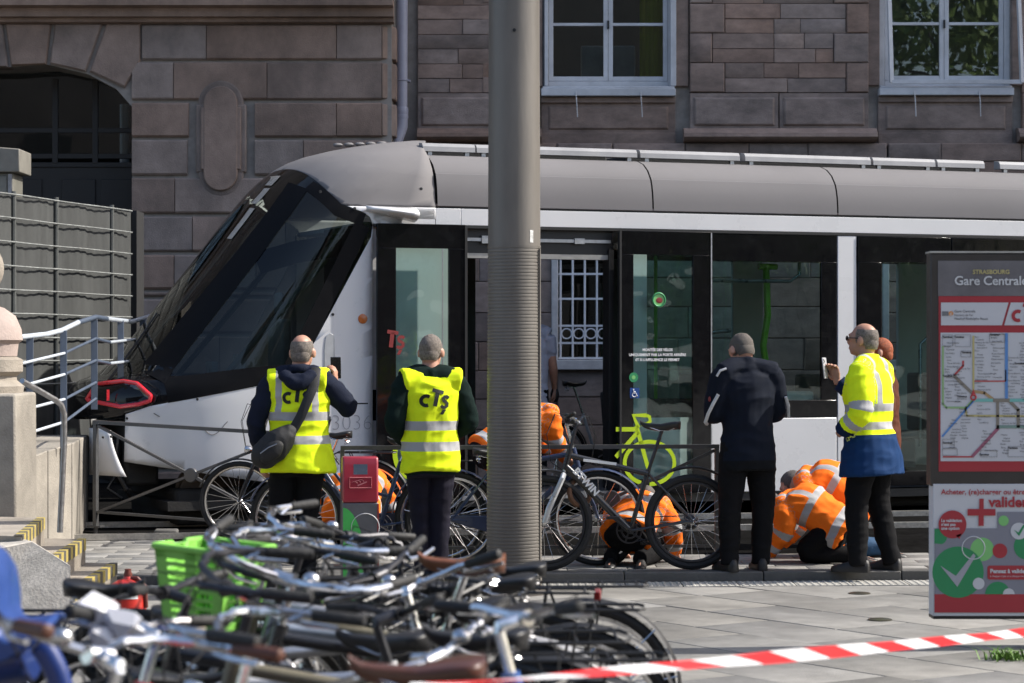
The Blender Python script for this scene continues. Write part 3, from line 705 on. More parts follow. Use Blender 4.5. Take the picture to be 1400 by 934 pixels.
m = MB().bb(ta(600), ta(870), .7, 1.9, 3.40, 3.56); m.bb(ta(900), ta(1390), .7, 1.9, 3.40, 3.56); m.build('roof_equipment', DKM, tram, bevel=.02)
# corrugated rim at the back of the cowl
for k in range(5):
    p = at(462+15*k, 193.0-1.0*k, TD+.9); q = Mi @ p; MB().sphere((q.x, q.y, 3.625+.004*k), (.05, .05, .022), 10, 6).build('cowl_rib', TG, tram)
# white body below and behind the leaves
P_(-1.342, aL1-.02, 1.30, 2.77, .045, .07).build('side_panel', TW, tram)
P_(-1.342, aL1-.02, .34, 1.02, .045, .07).build('side_panel', TW, tram)
P_(-1.342, aL1-.02, 1.02, 1.30, .045, .068).build('waist_band', TK, tram)
P_(aO1+.06, ta(887), 1.05, 2.77, .045, .07).build('side_panel', TW, tram)
P_(aO1+.06, aR1, .34, 1.02, .045, .07).build('side_panel', TW, tram)
P_(ta(887), aR1, 2.55, 2.77, .045, .07).build('window_header', TK, tram); P_(ta(887), aR1, 1.02, 1.2, .045, .07).build('waist_band', TK, tram)
P_(ta(887), aR1-.01, 1.2, 2.55, .05, .056).build('window_pane', TGL, tram)
P_(aR1+.012, aW1-.004, .3, 1.005, .0, .05).build('skirt_panel', TW, tram, bevel=.008)
P_(aW1+.006, aP1-.01, .3, 2.77, .0, .05).build('pillar', TW, tram, bevel=.006)
P_(ta(955), aR1+.006, .3, 1.06, .02, .05).build('skirt_panel', TW, tram)
def glazed(name, a0, a1, z0, z1, b, fl, fr_, ft, fb, gm, th=.035):
    "black framed leaf or window: opaque border round a real pane"
    m = MB(); m.bb(a0, a1, b, b+th, z1-ft, z1); m.bb(a0, a1, b, b+th, z0, z0+fb); m.bb(a0, a0+fl, b, b+th, z0+fb, z1-ft); m.bb(a1-fr_, a1, b, b+th, z0+fb, z1-ft)
    o = m.build(name, TK, tram, bevel=.003)
    P_(a0+fl-.004, a1-fr_+.004, z0+fb-.004, z1-ft+.004, b+.008, b+.014).build('pane', gm, o); return o
w1 = glazed('side_window', aR1+.012, aW1-.004, 1.015, 2.772, .0, .05, .17, .26, .16, TGL)
lf = glazed('door_leaf', aL0, aL1-.004, .33, 2.80, -.10, .18, .16, .22, .12, LGL)
rf = glazed('door_leaf', aO1+.015, aR1, .31, 2.775, -.10, .13, .19, .22, .14, LGL)
MB().bb(aL0+.62, aL0+.628, -.101, -.09, .5, 2.58).build('edge_strip', STEEL, lf)
MB().bb(aL1-.012, aL1+.012, -.11, -.06, .33, 2.78).build('leaf_seal', SEAL, lf); MB().bb(aO1+.0, aO1+.02, -.11, -.06, .31, 2.775).build('leaf_seal', SEAL, rf)
MB().bb(aR1-.004, aR1+.008, -.105, -.02, .32, 2.77).build('leaf_edge', STEEL, rf)
# second double door and window beyond
a = aP1
for (a0, a1, nm) in ((aP1+.004, ta(1299), 'door_leaf'), (ta(1300.5), ta(1440), 'door_leaf'), (ta(1443), 8.0, 'side_window')):
    o = glazed(nm, a0, a1, .33, 2.77, -.012, .26, .06, .25, .14, TGL)
    if nm == 'door_leaf': MB().tube([(a0+.32, -.005, .95), (a0+.32, -.005, 1.75)], .012, 6).build('grab_rail', LIMEP, o)
P_(8.0, END, .33, 2.77).build('side_panel', TW, tram)
# sill and running gear
m = MB(); m.bb(-1.3, END, .02, .12, .22, .3); m.build('sill', BLACK, tram)
for a0, a1 in ((-3.1, -1.5), (3.0, 5.6)): MB().bb(a0, a1, .25, 2.15, .1, .42).build('bogie', DKM, tram, bevel=.04)
for a0 in (-2.9, -1.9, 3.4, 4.9):
    m = MB(); m.lathe([(.29, -.06), (.31, -.05), (.31, .05), (.33, .06), (.33, .08), (.1, .09)], 24, (a0+.2, .52, .36), axis='y'); m.build('wheel', mat('wheel_steel', (.12, .10, .085), .6, .6, var=.3), tram)
MB().tube([(ta(1180), .03, .34), (END, .03, .34)], .035, 8).build('skirt_tube', mat('blue_grey_tube', (.05, .06, .08), .4, coat=.4), tram)
MB().bb(-3.2, END, .1, 2.3, .24, .32).build('floor_pan', DKM, tram)
# interior ------------------------------------------------------------------
INT = mat('interior_grey', (.6, .62, .61), .6, var=.06)
MB().bb(-1.4, END, .08, 2.32, .322, .36).build('floor', mat('tram_floor', (.06, .06, .065), .6, var=.2), tram)
MB().bb(-1.4, END, .1, 2.3, 2.78, 2.82).build('ceiling', mat('ceiling_grey', (.6, .6, .6), .5), tram)
for a0, a1 in ((-1.4, .36), (2.02, 2.2), (3.4, 3.75), (5.4, 6.1), (8, END)): MB().bb(a0, a1, 2.33, 2.38, .33, 2.8).build('far_side_panel', INT, tram)
for a0, a1 in ((2.2, 3.4), (6.1, 8)):
    MB().bb(a0, a1, 2.33, 2.38, .33, 1.02).build('far_side_panel', INT, tram); MB().bb(a0, a1, 2.34, 2.346, 1.02, 2.6).build('far_pane', TGL, tram)
MB().bb(-1.4, END, 2.33, 2.38, 2.6, 2.8).build('far_side_panel', TK, tram)
MB().bb(-1.42, -1.37, .1, 1.3, .33, 2.8).build('cab_bulkhead', DARKIN, tram); MB().bb(-1.42, -1.37, 1.3, 2.3, .33, 1.3).build('cab_bulkhead', DARKIN, tram)
# door head with its mechanism, opening edges
m = MB(); m.bb(aL1, aO1, .06, .12, 2.55, 2.775); m.build('door_header', BLACK, tram)
m = MB(); m.bb(aL1+.03, aO1-.03, .03, .058, 2.66, 2.69); m.bb(aL1+.2, aL1+.5, .02, .06, 2.64, 2.71); m.bb(aO1-.4, aO1-.3, .02, .06, 2.65, 2.70); m.build('door_mechanism', STEEL, tram)
MB().bb(aL1, aO1, .05, .16, 2.505, 2.55).build('door_lintel', mat('lintel_grey', (.35, .34, .32), .4, .4), tram)
for a0 in (aL1, aO1-.05): MB().bb(a0, a0+.05, .03, .18, .3, 2.6).build('door_post', BLACK, tram)
MB().bb(aL1, aO1, .0, .2, .28, .34).build('door_step', STEEL, tram)
m = MB().bb(.36, .44, 2.2, 2.40, .36, 2.6); m.build('far_door_edge', BLACK, tram); MB().bb(1.94, 2.02, 2.2, 2.40, .36, 2.6).build('far_door_edge', BLACK, tram)
# handrails
def rail(pts, r=.018, m=LIMEP): return MB().tube(pts, r, 8).build('handrail', m, tram)
for a0, b0 in ((1.72, .6), (4.1, .7)): rail([(a0, b0, .36), (a0, b0, 2.78)])
a0 = ta(1047, .5); rail([(a0, .5, .4), (a0+.02, .5, 1.4), (a0-.03, .5, 1.7), (a0+.02, .5, 2.0), (a0, .5, 2.5)], .035)
rail([(a0-.08, .5, 2.48), (a0+.12, .5, 2.48)], .03)
GREY = mat('handrail_grey', (.35, .36, .36), .3, .7)
rail([(2.05, .35, 1.15), (2.1, .35, 1.75), (2.2, .35, 1.83), (2.4, .35, 1.85)], .02, GREY); rail([(2.05, .25, 2.33), (3.0, .25, 2.33), (3.1, .25, 2.4), (3.1, .25, 2.75)], .018, GREY)
rail([(ta(1258, .2), .2, .7), (ta(1258, .2), .2, 1.72), (ta(1270, .2), .2, 1.8), (ta(1330, .2), .2, 1.82)], .018, GREY)
for i in range(4):
    aa = 2.2+.75*i if i < 2 else 4.9+.8*(i-2)
    for b0 in (.35, 1.5):
        m = MB(); m.bb(aa, aa+.45, b0, b0+.5, .72, .80); m.bb(aa+.40, aa+.47, b0, b0+.5, .8, 1.42); m.bb(aa+.1, aa+.3, b0+.1, b0+.4, .36, .72); m.build('seat', mat('seat_shell', (.22, .25, .25), .5), tram, bevel=.03)
MB().bb(2.05, 3.2, .12, .3, 1.08, 1.26).build('window_ledge', mat('ledge_white', (.55, .58, .58), .4), tram, bevel=.03)
# cab desk, seat, wheel
m = MB(); m.bb(-3.0, -2.3, .35, 2.0, .9, 1.28); m.build('dashboard', mat('dash', (.2, .22, .21), .6), tram, bevel=.06)
m = MB(); m.bb(-1.95, -1.85, .9, 1.4, 1.0, 1.95); m.bb(-2.3, -1.85, .9, 1.4, .95, 1.08); m.bb(-1.93, -1.87, 1.05, 1.25, 1.98, 2.2); m.build('driver_seat', mat('driver_seat', (.5, .52, .5), .7), tram, bevel=.05)
m = MB(); m.bb(-2.45, -2.38, .5, .75, 1.28, 1.62); m.bb(-2.46, -2.4, 1.5, 1.75, 1.28, 1.55); m.build('cab_screen', mat('cab_screen', (.5, .52, .5), .3), tram, bevel=.01)
m = MB(); m.tube([(-2.75, .3, 1.3), (-1.6, .2, 2.62)], .03, 6); m.tube([(-2.75, 2.1, 1.3), (-1.6, 2.2, 2.62)], .03, 6); m.build('cab_pillar', mat('cab_pillar', (.16, .2, .19), .5), tram)
# small things on the outside
MB().lathe([(.045, 0), (.04, -.012), (.0, -.018)], 16, (ta(496), -.001, tz(436, 496)), axis='y', cap=False).build('side_reflector', mat('amber_lens', (.5, .12, .01), .25, coat=.6), tram)
for px, py in ((455, 430), (485, 285), (569, 293), (439, 262), (577, 258)):
    MB().lathe([(.014, .01), (.014, -.004)], 8, (ta(px), HW-lerp(WZ, tz(py, px)), tz(py, px)), axis='y').build('access_plug', BLACK, tram)
for px, py in ((174, 572), (270, 546), (326, 652)): MB().sphere(nose_img(px, py, 0), .014, 8, 6).build('access_plug', BLACK, tram)
a0, a1 = ta(500), ta(566); z1, z0 = tz(281, 530), tz(304, 530)
m = MB().grid([[(a0+(a1-a0)*i/8, -.01-.16*math.sin(min(1, (i+.2)/6)*PI/2)*math.sin(PI*j/8)**.7, z1-(z1-z0)*(.1+.9*j/8)*(.35+.65*i/8)) for j in range(9)] for i in range(9)])
o = m.build('camera_housing', TW, tram, angle=60); md = o.modifiers.new('t', 'SOLIDIFY'); md.thickness = .01
HG = mat('recess_grey', (.42, .43, .44), .4)
pts = [(ta(443)+a, tz(510, 450)+z) for a, z in ((0, 0), (0, .22), (.015, .33), (.055, .36), (.09, .34), (.1, .3), (.1, 0))]
MB().prism(pts, -.006, .02).build('step_recess', HG, tram, bevel=.004)
MB().bb(ta(480), ta(503), -.003, .02, tz(551.5, 490)-.008, tz(551.5, 490)+.004).build('panel_gap', SEAL, tram)
SCM = mat('scratch', (.15, .14, .13), .8)
MB().tube([on_nose(-2.9+.02*i, .98-.07*math.sin(i*.35), .003) for i in range(12)], .003, 4).build('scratch', SCM, tram); MB().tube([on_nose(-3.3+.012*i, 1.1-.03*i*.25, .003) for i in range(5)], .004, 4).build('scratch', SCM, tram)
fleet = mat('grey_lettering', (.33, .33, .35), .5, var=.03)
m = MB(); s = (tz(565, 478)-tz(588, 478))*1.33; add_text(m, '3036', s, lambda x, y: (ta(452)+x*.98, -.004, tz(588, 478)+y), bold=-.006); m.build('fleet_number', fleet, tram)
# lettering and stickers on the leaves
def T(mb, txt, size, px, py, b, ax='LEFT', **k):
    a0, z0 = ta(px, b), tz(py, px, b); add_text(mb, txt, size, lambda x, y: (a0+x, b, z0+y), ax=ax, **k)
for i, s in enumerate(('MONTÉE DES VÉLOS', 'UNIQUEMENT PAR LA PORTE ARRIÈRE', "ET SI L'AFFLUENCE LE PERMET")): m = MB(); T(m, s, .034, 899, 480+6.8*i, -.104, 'CENTER', bold=.0012); m.build('lettering', WHITEP, rf)
def cts(mb, fn, h, c=True):
    "round c, tall bold T, s with a comma below, drawn as bold strokes"
    w = h*.20
    def stroke(p, wd=w):
        n = len(p)
        L = []
        for i in range(n):
            a = Vector(p[max(0, i-1)]); b = Vector(p[min(n-1, i+1)]); d = (b-a).normalized(); nn = Vector((-d.y, d.x))*wd/2; c = Vector(p[i]); L.append((c+nn, c-nn))
        P = [fn(*q) for l in L for q in l]; mb.add(P, [(2*i, 2*i+1, 2*i+3, 2*i+2) for i in range(n-1)])
    if c: stroke(arc(.32*h, .34*h, .27*h, 55, 300, 14))
    stroke([(.62*h, .98*h), (1.28*h, .88*h)], w*1.05); stroke([(.93*h, .93*h), (.83*h, .08*h)], w*1.2)
    S = [(1.62, .60), (1.50, .68), (1.36, .66), (1.28, .56), (1.32, .45), (1.46, .38), (1.56, .30), (1.55, .17), (1.44, .08), (1.30, .07), (1.18, .15)]
    stroke([(x*h, z*h) for x, z in S], w*.95); mb.add([fn(1.30*h, -.06*h), fn(1.52*h, -.04*h), fn(1.36*h, -.34*h), fn(1.18*h, -.34*h)], [(0, 1, 2, 3)])
REDP = mat('red_print', (.25, .03, .028), .5, var=.04)
m = MB(); a0, z0 = ta(515, -.1), tz(477, 535, -.1); cts(m, lambda x, z: (a0+x, -.1035, z0+z), .16, False); m.v = m.v; m.build('operator_logo', REDP, lf)
GRN = mat('green_print', (.03, .26, .10), .4, var=.04); GRL = mat('light_green_print', (.22, .55, .18), .4, var=.04)
def disc(mb, c, r, n=24): mb.add([(c[0]+r*math.cos(2*PI*i/n), c[1], c[2]+r*math.sin(2*PI*i/n)) for i in range(n)], [tuple(range(n))])
st_ = empty('round_sticker', parent=rf); c = (ta(900.5, -.1), -.1045, tz(410, 900, -.1)); m = MB(); disc(m, c, .072); m.build('disc', GRL, st_)
m = MB(); m.torus((c[0], c[1]-.001, c[2]), .062, .008, 24, 4); m.build('ring', GRN, st_)
m = MB(); m.sphere((c[0]+.005, c[1]-.001, c[2]-.005), (.035, .002, .028), 10, 6); m.build('mark', REDP, st_)
st2 = empty('door_button_sticker', parent=rf); c = (ta(866, -.1), -.1045, tz(516, 866, -.1)); m = MB(); disc(m, c, .046); m.build('disc', GRN, st2); m = MB(); disc(m, (c[0], c[1]-.001, c[2]), .02, 14); m.build('mark', GRL, st2)
ws = empty('wheelchair_sign', parent=rf); c = (ta(867.5, -.1), -.1045, tz(537.5, 867, -.1)); MB().bb(c[0]-.048, c[0]+.048, c[1], c[1]+.002, c[2]-.048, c[2]+.048).build('blue_square', mat('blue_print', (.01, .06, .25), .4), ws)
m = MB(); y = c[1]-.002; disc(m, (c[0]-.012, y, c[2]+.034), .007, 10); q = lambda *p: m.tube([(c[0]+a, y, c[2]+b) for a, b in p], .004, 4)
q((-.012, .025), (-.010, 0), (.012, 0), (.022, -.028), (.030, -.026)); q((-.01, .012), (.008, .012)); q(*[(a, b) for a, b in arc(-.006, -.016, .02, 120, 350, 10)]); m.build('figure', WHITEP, ws)
# lime bicycle pictogram across the right leaf, wheel arc on the left one
def pict(mb, pts, wpx, b=-.106, closed=False):
    P = [(ta(x, b), tz(y, x, b)) for x, y in pts]; n = len(P); wd = wpx/2/145; L = []
    for i in range(n):
        p = Vector(P[(i-1) % n] if closed or i else P[0]); q = Vector(P[(i+1) % n] if closed or i < n-1 else P[-1]); d = (q-p).normalized(); nn = Vector((-d.y, d.x))*wd; L.append((Vector(P[i])+nn, Vector(P[i])-nn))
    V = [(v.x, b, v.y) for l in L for v in l]; m_ = n if closed else n-1; k = 2*n; mb.add(V, [(2*i, 2*i+1, (2*i+3) % k, (2*i+2) % k) for i in range(m_)])
m = MB()
pict(m, [(888+34*math.cos(t*PI/18), 633+29*math.sin(t*PI/18)) for t in range(-25, 10)], 5.5)
pict(m, [(842, 587), (872, 587)], 6); pict(m, [(873, 585), (866, 568), (884, 568)], 6); pict(m, [(884, 568), (888, 570), (889, 576), (884, 580), (877, 580)], 5)
pict(m, [(870, 582), (886, 640)], 6); pict(m, [(873, 590), (842, 625)], 6); pict(m, [(842, 607), (876, 607)], 0.1)
for (i, f) in enumerate(m.f): pass
m.build('bicycle_pictogram', LIME, rf)
m = MB(); pict(m, [(572+32*math.cos(t*PI/18), 620+36*math.sin(t*PI/18)) for t in range(5, 20)], 6.5); m.build('bicycle_pictogram', LIME, lf)
# ---------------------------------------------------------------- people
def V(*a): return Vector(a)
class Blob:
    "closed lofts that are voxel-merged into one continuous surface; keeps torso/limb coordinates for the cloth pattern"
    def __init__(s): s.mb = MB(); s.kd = []
    def loft(s, rings, reg, n=20):
        rows = []
        for (c, sx, sy, u) in rings:
            row = []
            for j in range(n):
                t = 2*PI*j/n; ct, st_ = math.cos(t), math.sin(t); p = c+sx*ct+sy*st_
                row.append(p); s.kd.append((p, (sx.length*ct, sy.length*st_, u), reg))
            rows.append(row)
        k = len(s.mb.v); s.mb.grid(rows, wrap=True); m = len(rows)
        s.mb.f += [tuple(k+j for j in range(n-1, -1, -1)), tuple(k+(m-1)*n+j for j in range(n))]; s.mb.mi += [0, 0]
        return s
    def limb(s, pts, rad, reg, u0=0, step=.025, flat=1.0, side=None):
        "pts joints, rad list of (fraction of length, radius)"
        P = [Vector(p) for p in pts]; L = [0]
        for a, b in zip(P, P[1:]): L.append(L[-1]+(b-a).length)
        tot = L[-1]; n = max(4, int(tot/step)); C = []
        for i in range(n+1):
            d = tot*i/n; k = max(0, min(len(P)-2, next((q for q in range(len(P)-1) if d <= L[q+1]+1e-9), len(P)-2)))
            C.append((P[k].lerp(P[k+1], (d-L[k])/max(1e-6, L[k+1]-L[k])), d))
        for _ in range(3): C = [C[0]]+[((C[i-1][0]+C[i][0]*2+C[i+1][0])/4, C[i][1]) for i in range(1, len(C)-1)]+[C[-1]]
        rings = []; T = (C[1][0]-C[0][0]).normalized()
        a, b = frame(T)
        if side is not None: a = (Vector(side)-T*Vector(side).dot(T)).normalized(); b = a.cross(T)
        for i, (c, d) in enumerate(C):
            t = (C[min(i+1, n)][0]-C[max(0, i-1)][0]).normalized(); q = T.rotation_difference(t); a = q @ a; b = q @ b; T = t
            r = lerp(rad, d/tot); rings.append((c, a*r, b*r*flat, u0+d))
        return s.loft(rings, reg, 14)
    def ball(s, c, r, R=None, reg='head'):
        k = len(s.mb.v); s.mb.sphere(c, r, 18, 12, R=R)
        for p in s.mb.v[k:]: s.kd.append((Vector(p), (0, 0, 0), reg))
        return s
    def remesh(s, name, voxel, mats, smooth=4, fold=0, fs=(5, 5, 14), seed=0, proj=None):
        me = s.mb.mesh('raw', [], 180); o = bpy.data.objects.new('raw', me); col.objects.link(o)
        r = o.modifiers.new('r', 'REMESH'); r.mode = 'VOXEL'; r.voxel_size = voxel; r.adaptivity = 0
        if smooth: q = o.modifiers.new('s', 'SMOOTH'); q.factor = .5; q.iterations = smooth
        dg = bpy.context.evaluated_depsgraph_get(); ev = o.evaluated_get(dg); out = bpy.data.meshes.new_from_object(ev)
        bpy.data.objects.remove(o); bpy.data.meshes.remove(me); out.name = name
        kd = kdtree.KDTree(len(s.kd))
        for i, (p, _, _) in enumerate(s.kd): kd.insert(p, i)
        kd.balance(); n = len(out.vertices); tc = np.zeros((n, 3), np.float32); rg = np.zeros(n, np.float32)
        regs = sorted({k[2] for k in s.kd}); s.reg_of = []
        nor = [v.normal.copy() for v in out.vertices]; co = [v.co.copy() for v in out.vertices]
        sv = Vector((seed*3.1, seed*1.7, seed*.9)); newco = np.zeros((n, 3), np.float32)
        for i, p in enumerate(co):
            hits = kd.find_n(p, 4); r0 = s.kd[hits[0][1]][2]; W = 0; acc = Vector((0, 0, 0)); wa = 0; wl = 0
            for q, k, d in hits:
                w = 1/(d*d+1e-5); tcx, rk = s.kd[k][1], s.kd[k][2]
                if rk == r0: acc += Vector(tcx)*w; W += w
                wl += w; wa += w*(1.0 if rk.startswith('arm') else 0.0)
            acc /= W
            if proj and r0 == 'torso': acc = Vector(((p-proj[0]).dot(proj[2]), 0, (p-proj[0]).dot(proj[1])))
            tc[i] = acc; rg[i] = wa/wl; s.reg_of.append(r0)
            if fold:
                a = Vector((p.x*fs[0], p.y*fs[1], p.z*fs[2]))+sv
                d = fold*(.55-1.6*abs(noise.noise(a)))+fold*.5*noise.noise(p*9+sv)
                p = p+nor[i]*d
            newco[i] = p
        out.vertices.foreach_set('co', newco.ravel())
        a = out.attributes.new('tc', 'FLOAT_VECTOR', 'POINT'); a.data.foreach_set('vector', tc.ravel())
        a = out.attributes.new('rg', 'FLOAT', 'POINT'); a.data.foreach_set('value', rg)
        out.materials.clear()
        for m in (mats if isinstance(mats, (list, tuple)) else [mats]): out.materials.append(m)
        out.polygons.foreach_set('use_smooth', [True]*len(out.polygons)); out.update()
        return out
def cloth(name, base, bands=(), vbands=(), arm_bands=(), lower=None, arm_lower=None, stripe=(.40, .40, .41), rough=.85, base2=None, sheen=0):
    "fabric whose reflective tapes and colour blocks follow the torso and sleeve coordinates"
    if name in _M: return _M[name]
    m = mat(name, base, rough, var=.06, scale=16, bump=.25, bscale=220, spec=.15); n, l = m.node_tree.nodes, m.node_tree.links; b = n["Principled BSDF"]
    ta_ = n.new('ShaderNodeAttribute'); ta_.attribute_name = 'tc'; ra = n.new('ShaderNodeAttribute'); ra.attribute_name = 'rg'
    sx = n.new('ShaderNodeSeparateXYZ'); l.new(ta_.outputs['Vector'], sx.inputs[0])
    def M(op, a, c, e=None):
        q = n.new('ShaderNodeMath'); q.operation = op
        for i, v in enumerate((a, c, e)):
            if v is None: continue
            if isinstance(v, (int, float)): q.inputs[i].default_value = v
            else: l.new(v, q.inputs[i])
        return q.outputs[0]
    arm = M('GREATER_THAN', ra.outputs['Fac'], .5); tor = M('SUBTRACT', 1.0, arm); ax = M('ABSOLUTE', sx.outputs[0], 0)
    def rng(v, a, c): return M('MULTIPLY', M('GREATER_THAN', v, a), M('LESS_THAN', v, c))
    mask = None
    def union(x):
        nonlocal mask
        mask = x if mask is None else M('MAXIMUM', mask, x)
    for a, c in bands: union(M('MULTIPLY', tor, rng(sx.outputs[2], a, c)))
    for x0, x1, z0, z1 in vbands: union(M('MULTIPLY', tor, M('MULTIPLY', rng(ax, x0, x1), rng(sx.outputs[2], z0, z1))))
    for a, c in arm_bands: union(M('MULTIPLY', arm, rng(sx.outputs[2], a, c)))
    cur = b.inputs['Base Color'].links[0].from_socket
    def mixin(fac, colr):
        nonlocal cur
        q = n.new('ShaderNodeMix'); q.data_type = 'RGBA'; l.new(fac, q.inputs[0]); l.new(cur, q.inputs[6]); q.inputs[7].default_value = (*colr, 1); cur = q.outputs[2]
    if lower: mixin(M('MULTIPLY', tor, M('LESS_THAN', sx.outputs[2], lower[0])), lower[1])
    if arm_lower: mixin(M('MULTIPLY', arm, M('GREATER_THAN', sx.outputs[2], arm_lower[0])), arm_lower[1])
    if mask is not None: mixin(mask, stripe)
    l.new(cur, b.inputs['Base Color']); return m
YEL = (.82, 1.0, .02); ORA = (1.0, .20, .018)
SKIN = mat('skin', (.50, .26, .18), .5, var=.1, scale=25, bump=.1)
SKIN2 = mat('skin_tan', (.42, .22, .15), .5, var=.12, scale=25, bump=.1)
HAIRG = mat('grey_hair', (.17, .145, .125), .8, var=.55, scale=70, bump=.6, bscale=300)
HAIRD = mat('dark_hair', (.10, .085, .075), .7, var=.4, scale=120, bump=.6, bscale=300)
NAVY = mat('navy_cloth', (.012, .016, .032), .8, spec=.12, var=.15, scale=14, bump=.3, bscale=200)
DGREEN = mat('dark_green_fleece', (.008, .018, .016), .95, spec=.12, var=.2, scale=30, bump=.5, bscale=260)
TROU = mat('black_trousers', (.008, .008, .009), .85, spec=.12, var=.2, scale=14, bump=.3, bscale=200)
TROUB = mat('dark_navy_trousers', (.016, .015, .025), .8, spec=.12, var=.2, scale=14, bump=.3, bscale=200)
SHOE = mat('black_shoe', (.012, .011, .011), .5, var=.2, bump=.2)
VEST1 = cloth('hi_vis_vest', YEL, bands=((.07, .13), (.235, .295)), vbands=((.105, .150, .295, .6),))
VEST2 = cloth('hi_vis_waistcoat', YEL, bands=((.02, .085), (.165, .23)))
JACK4 = cloth('hi_vis_jacket', YEL, bands=((.085, .14), (.215, .27)), vbands=((.085, .13, .27, .7),), arm_bands=((.27, .325), (.41, .465)), lower=(.05, (.008, .035, .11)), arm_lower=(.50, (.008, .02, .06)))
ORJ = cloth('orange_hi_vis', ORA, bands=((-.07, .0), (.20, .26)), vbands=((.10, .15, .26, .7),), arm_bands=((.22, .27), (.36, .41)))
def M3(s, f, u): return Matrix((s, f, u)).transposed()
STAND = dict(pel=V(0, 0, .93), che=V(0, .02, 1.28), nek=V(0, -.0, 1.50), hea=V(0, .035, 1.645),
             sl=V(-.185, -.01, 1.415), el=V(-.27, -.04, 1.15), wl=V(-.25, .10, .93), sr=V(.185, -.01, 1.415), er=V(.27, -.04, 1.15), wr=V(.25, .10, .93),
             hl=V(-.09, 0, .90), kl=V(-.11, .03, .49), al=V(-.12, -.01, .09), hr=V(.09, 0, .90), kr=V(.11, .03, .49), ar=V(.12, -.01, .09),
             fp=V(0, 1, 0), fc=V(0, 1, 0), fh=V(0, 1, 0), uh=V(0, 0, 1), tl=V(-.15, 1, 0), tr=V(.15, 1, 0))
def spine(p, k, kx, ky, lo, hi, wide=1.0):
    "torso rings from below the pelvis to the neck; lo/hi trim by height along the spine (0 at the pelvis)"
    pel, che, nek = p['pel'], p['che'], p['nek']; l1 = (che-pel).length; l2 = (nek-che).length
    tab_x = [(-.20, .165), (-.10, .172), (0, .172), (.15, .165), (.30, .182), (.42, .205), (.48, .195), (.53, .125), (.58, .08), (.64, .066)]
    tab_y = [(-.20, .115), (-.10, .125), (0, .125), (.15, .12), (.30, .135), (.42, .125), (.49, .10), (.54, .08), (.60, .07), (.64, .064)]
    tot = l1+l2; sc_u = .57/tot; rings = []; d = lo
    while d <= hi+1e-6:
        q = d/sc_u
        if q < l1: c = pel+(che-pel).normalized()*q; w = max(0, min(1, q/l1))
        else: c = che+(nek-che).normalized()*(q-l1); w = 1
        f = p['fp'].lerp(p['fc'], w).normalized(); ax = (che-pel).normalized() if w < .8 else (nek-pel).normalized()
        s = f.cross(ax).normalized(); f2 = ax.cross(s).normalized()
        fx = k if d < .5 else k*.4
        rings.append((c, s*((lerp(tab_x, d)+fx)*wide*kx(d)), f2*((lerp(tab_y, d)+fx)*ky(d)), d)); d += .025
    # smooth the centre line
    C = [r[0] for r in rings]
    for _ in range(4): C = [C[0]]+[(C[i-1]+C[i]*2+C[i+1])/4 for i in range(1, len(C)-1)]+[C[-1]]
    return [(c, r[1], r[2], r[3]) for c, r in zip(C, rings)]
one = lambda d: 1.0
def hand(mb, wrist, dirv, palm_n, thumb_side, curl=.6, s=1.0, hold=None):
    "palm, four unequal bent fingers and a thumb leaving the side of the palm"
    d = dirv.normalized(); n = (palm_n-d*palm_n.dot(d)).normalized(); t = n.cross(d).normalized()*thumb_side
    P = wrist; rows = []
    for q, w, h in ((-.02, .026, .02), (.01, .030, .018), (.045, .041, .016), (.08, .042, .014), (.092, .036, .011)):
        c = P+d*q*s; rows.append([c+t*(w*s*math.cos(a*PI/6))+n*(h*s*math.sin(a*PI/6)) for a in range(12)])
    mb.grid(rows, wrap=True); k = len(mb.v); mb.add([P-d*.02*s, P+d*.095*s], []); mb.f += [(k, k-len(rows)*12+j, k-len(rows)*12+(j+1) % 12) for j in range(12)]+[(k+1, k-12+(j+1) % 12, k-12+j) for j in range(12)]; mb.mi += [0]*24
    for i, L in enumerate((.072, .080, .075, .058)):
        b = P+d*.088*s+t*(.031-.0205*i)*s; a = curl*(.7+.12*i); pts = [b-d*.012]; dd = d.copy(); cur = b
        pts.append(cur)
        for fr in (.45, .32, .23):
            dd = (Matrix.Rotation(-a if False else a, 3, t*-thumb_side if False else t) @ dd) if False else (dd*math.cos(a)+n*math.sin(a)).normalized() if fr == .45 else (dd*math.cos(a*.9)+(n-dd*n.dot(dd)).normalized()*math.sin(a*.9)).normalized() if abs(n.dot(dd)) < .98 else (dd*.5-d*.8).normalized()
            cur = cur+dd*L*fr*s; pts.append(cur)
        mb.tube(pts, [.0098*s, .0098*s, .0092*s, .0085*s, .0065*s], 8)
    b = P+d*.025*s+t*.026*s; mb.tube([b, b+d*.03*s+t*.024*s+n*.008*s, b+d*.058*s+t*.030*s+n*.02*s, b+d*.078*s+t*.026*s+n*.032*s], [.0135*s, .0125*s, .011*s, .008*s], 8)
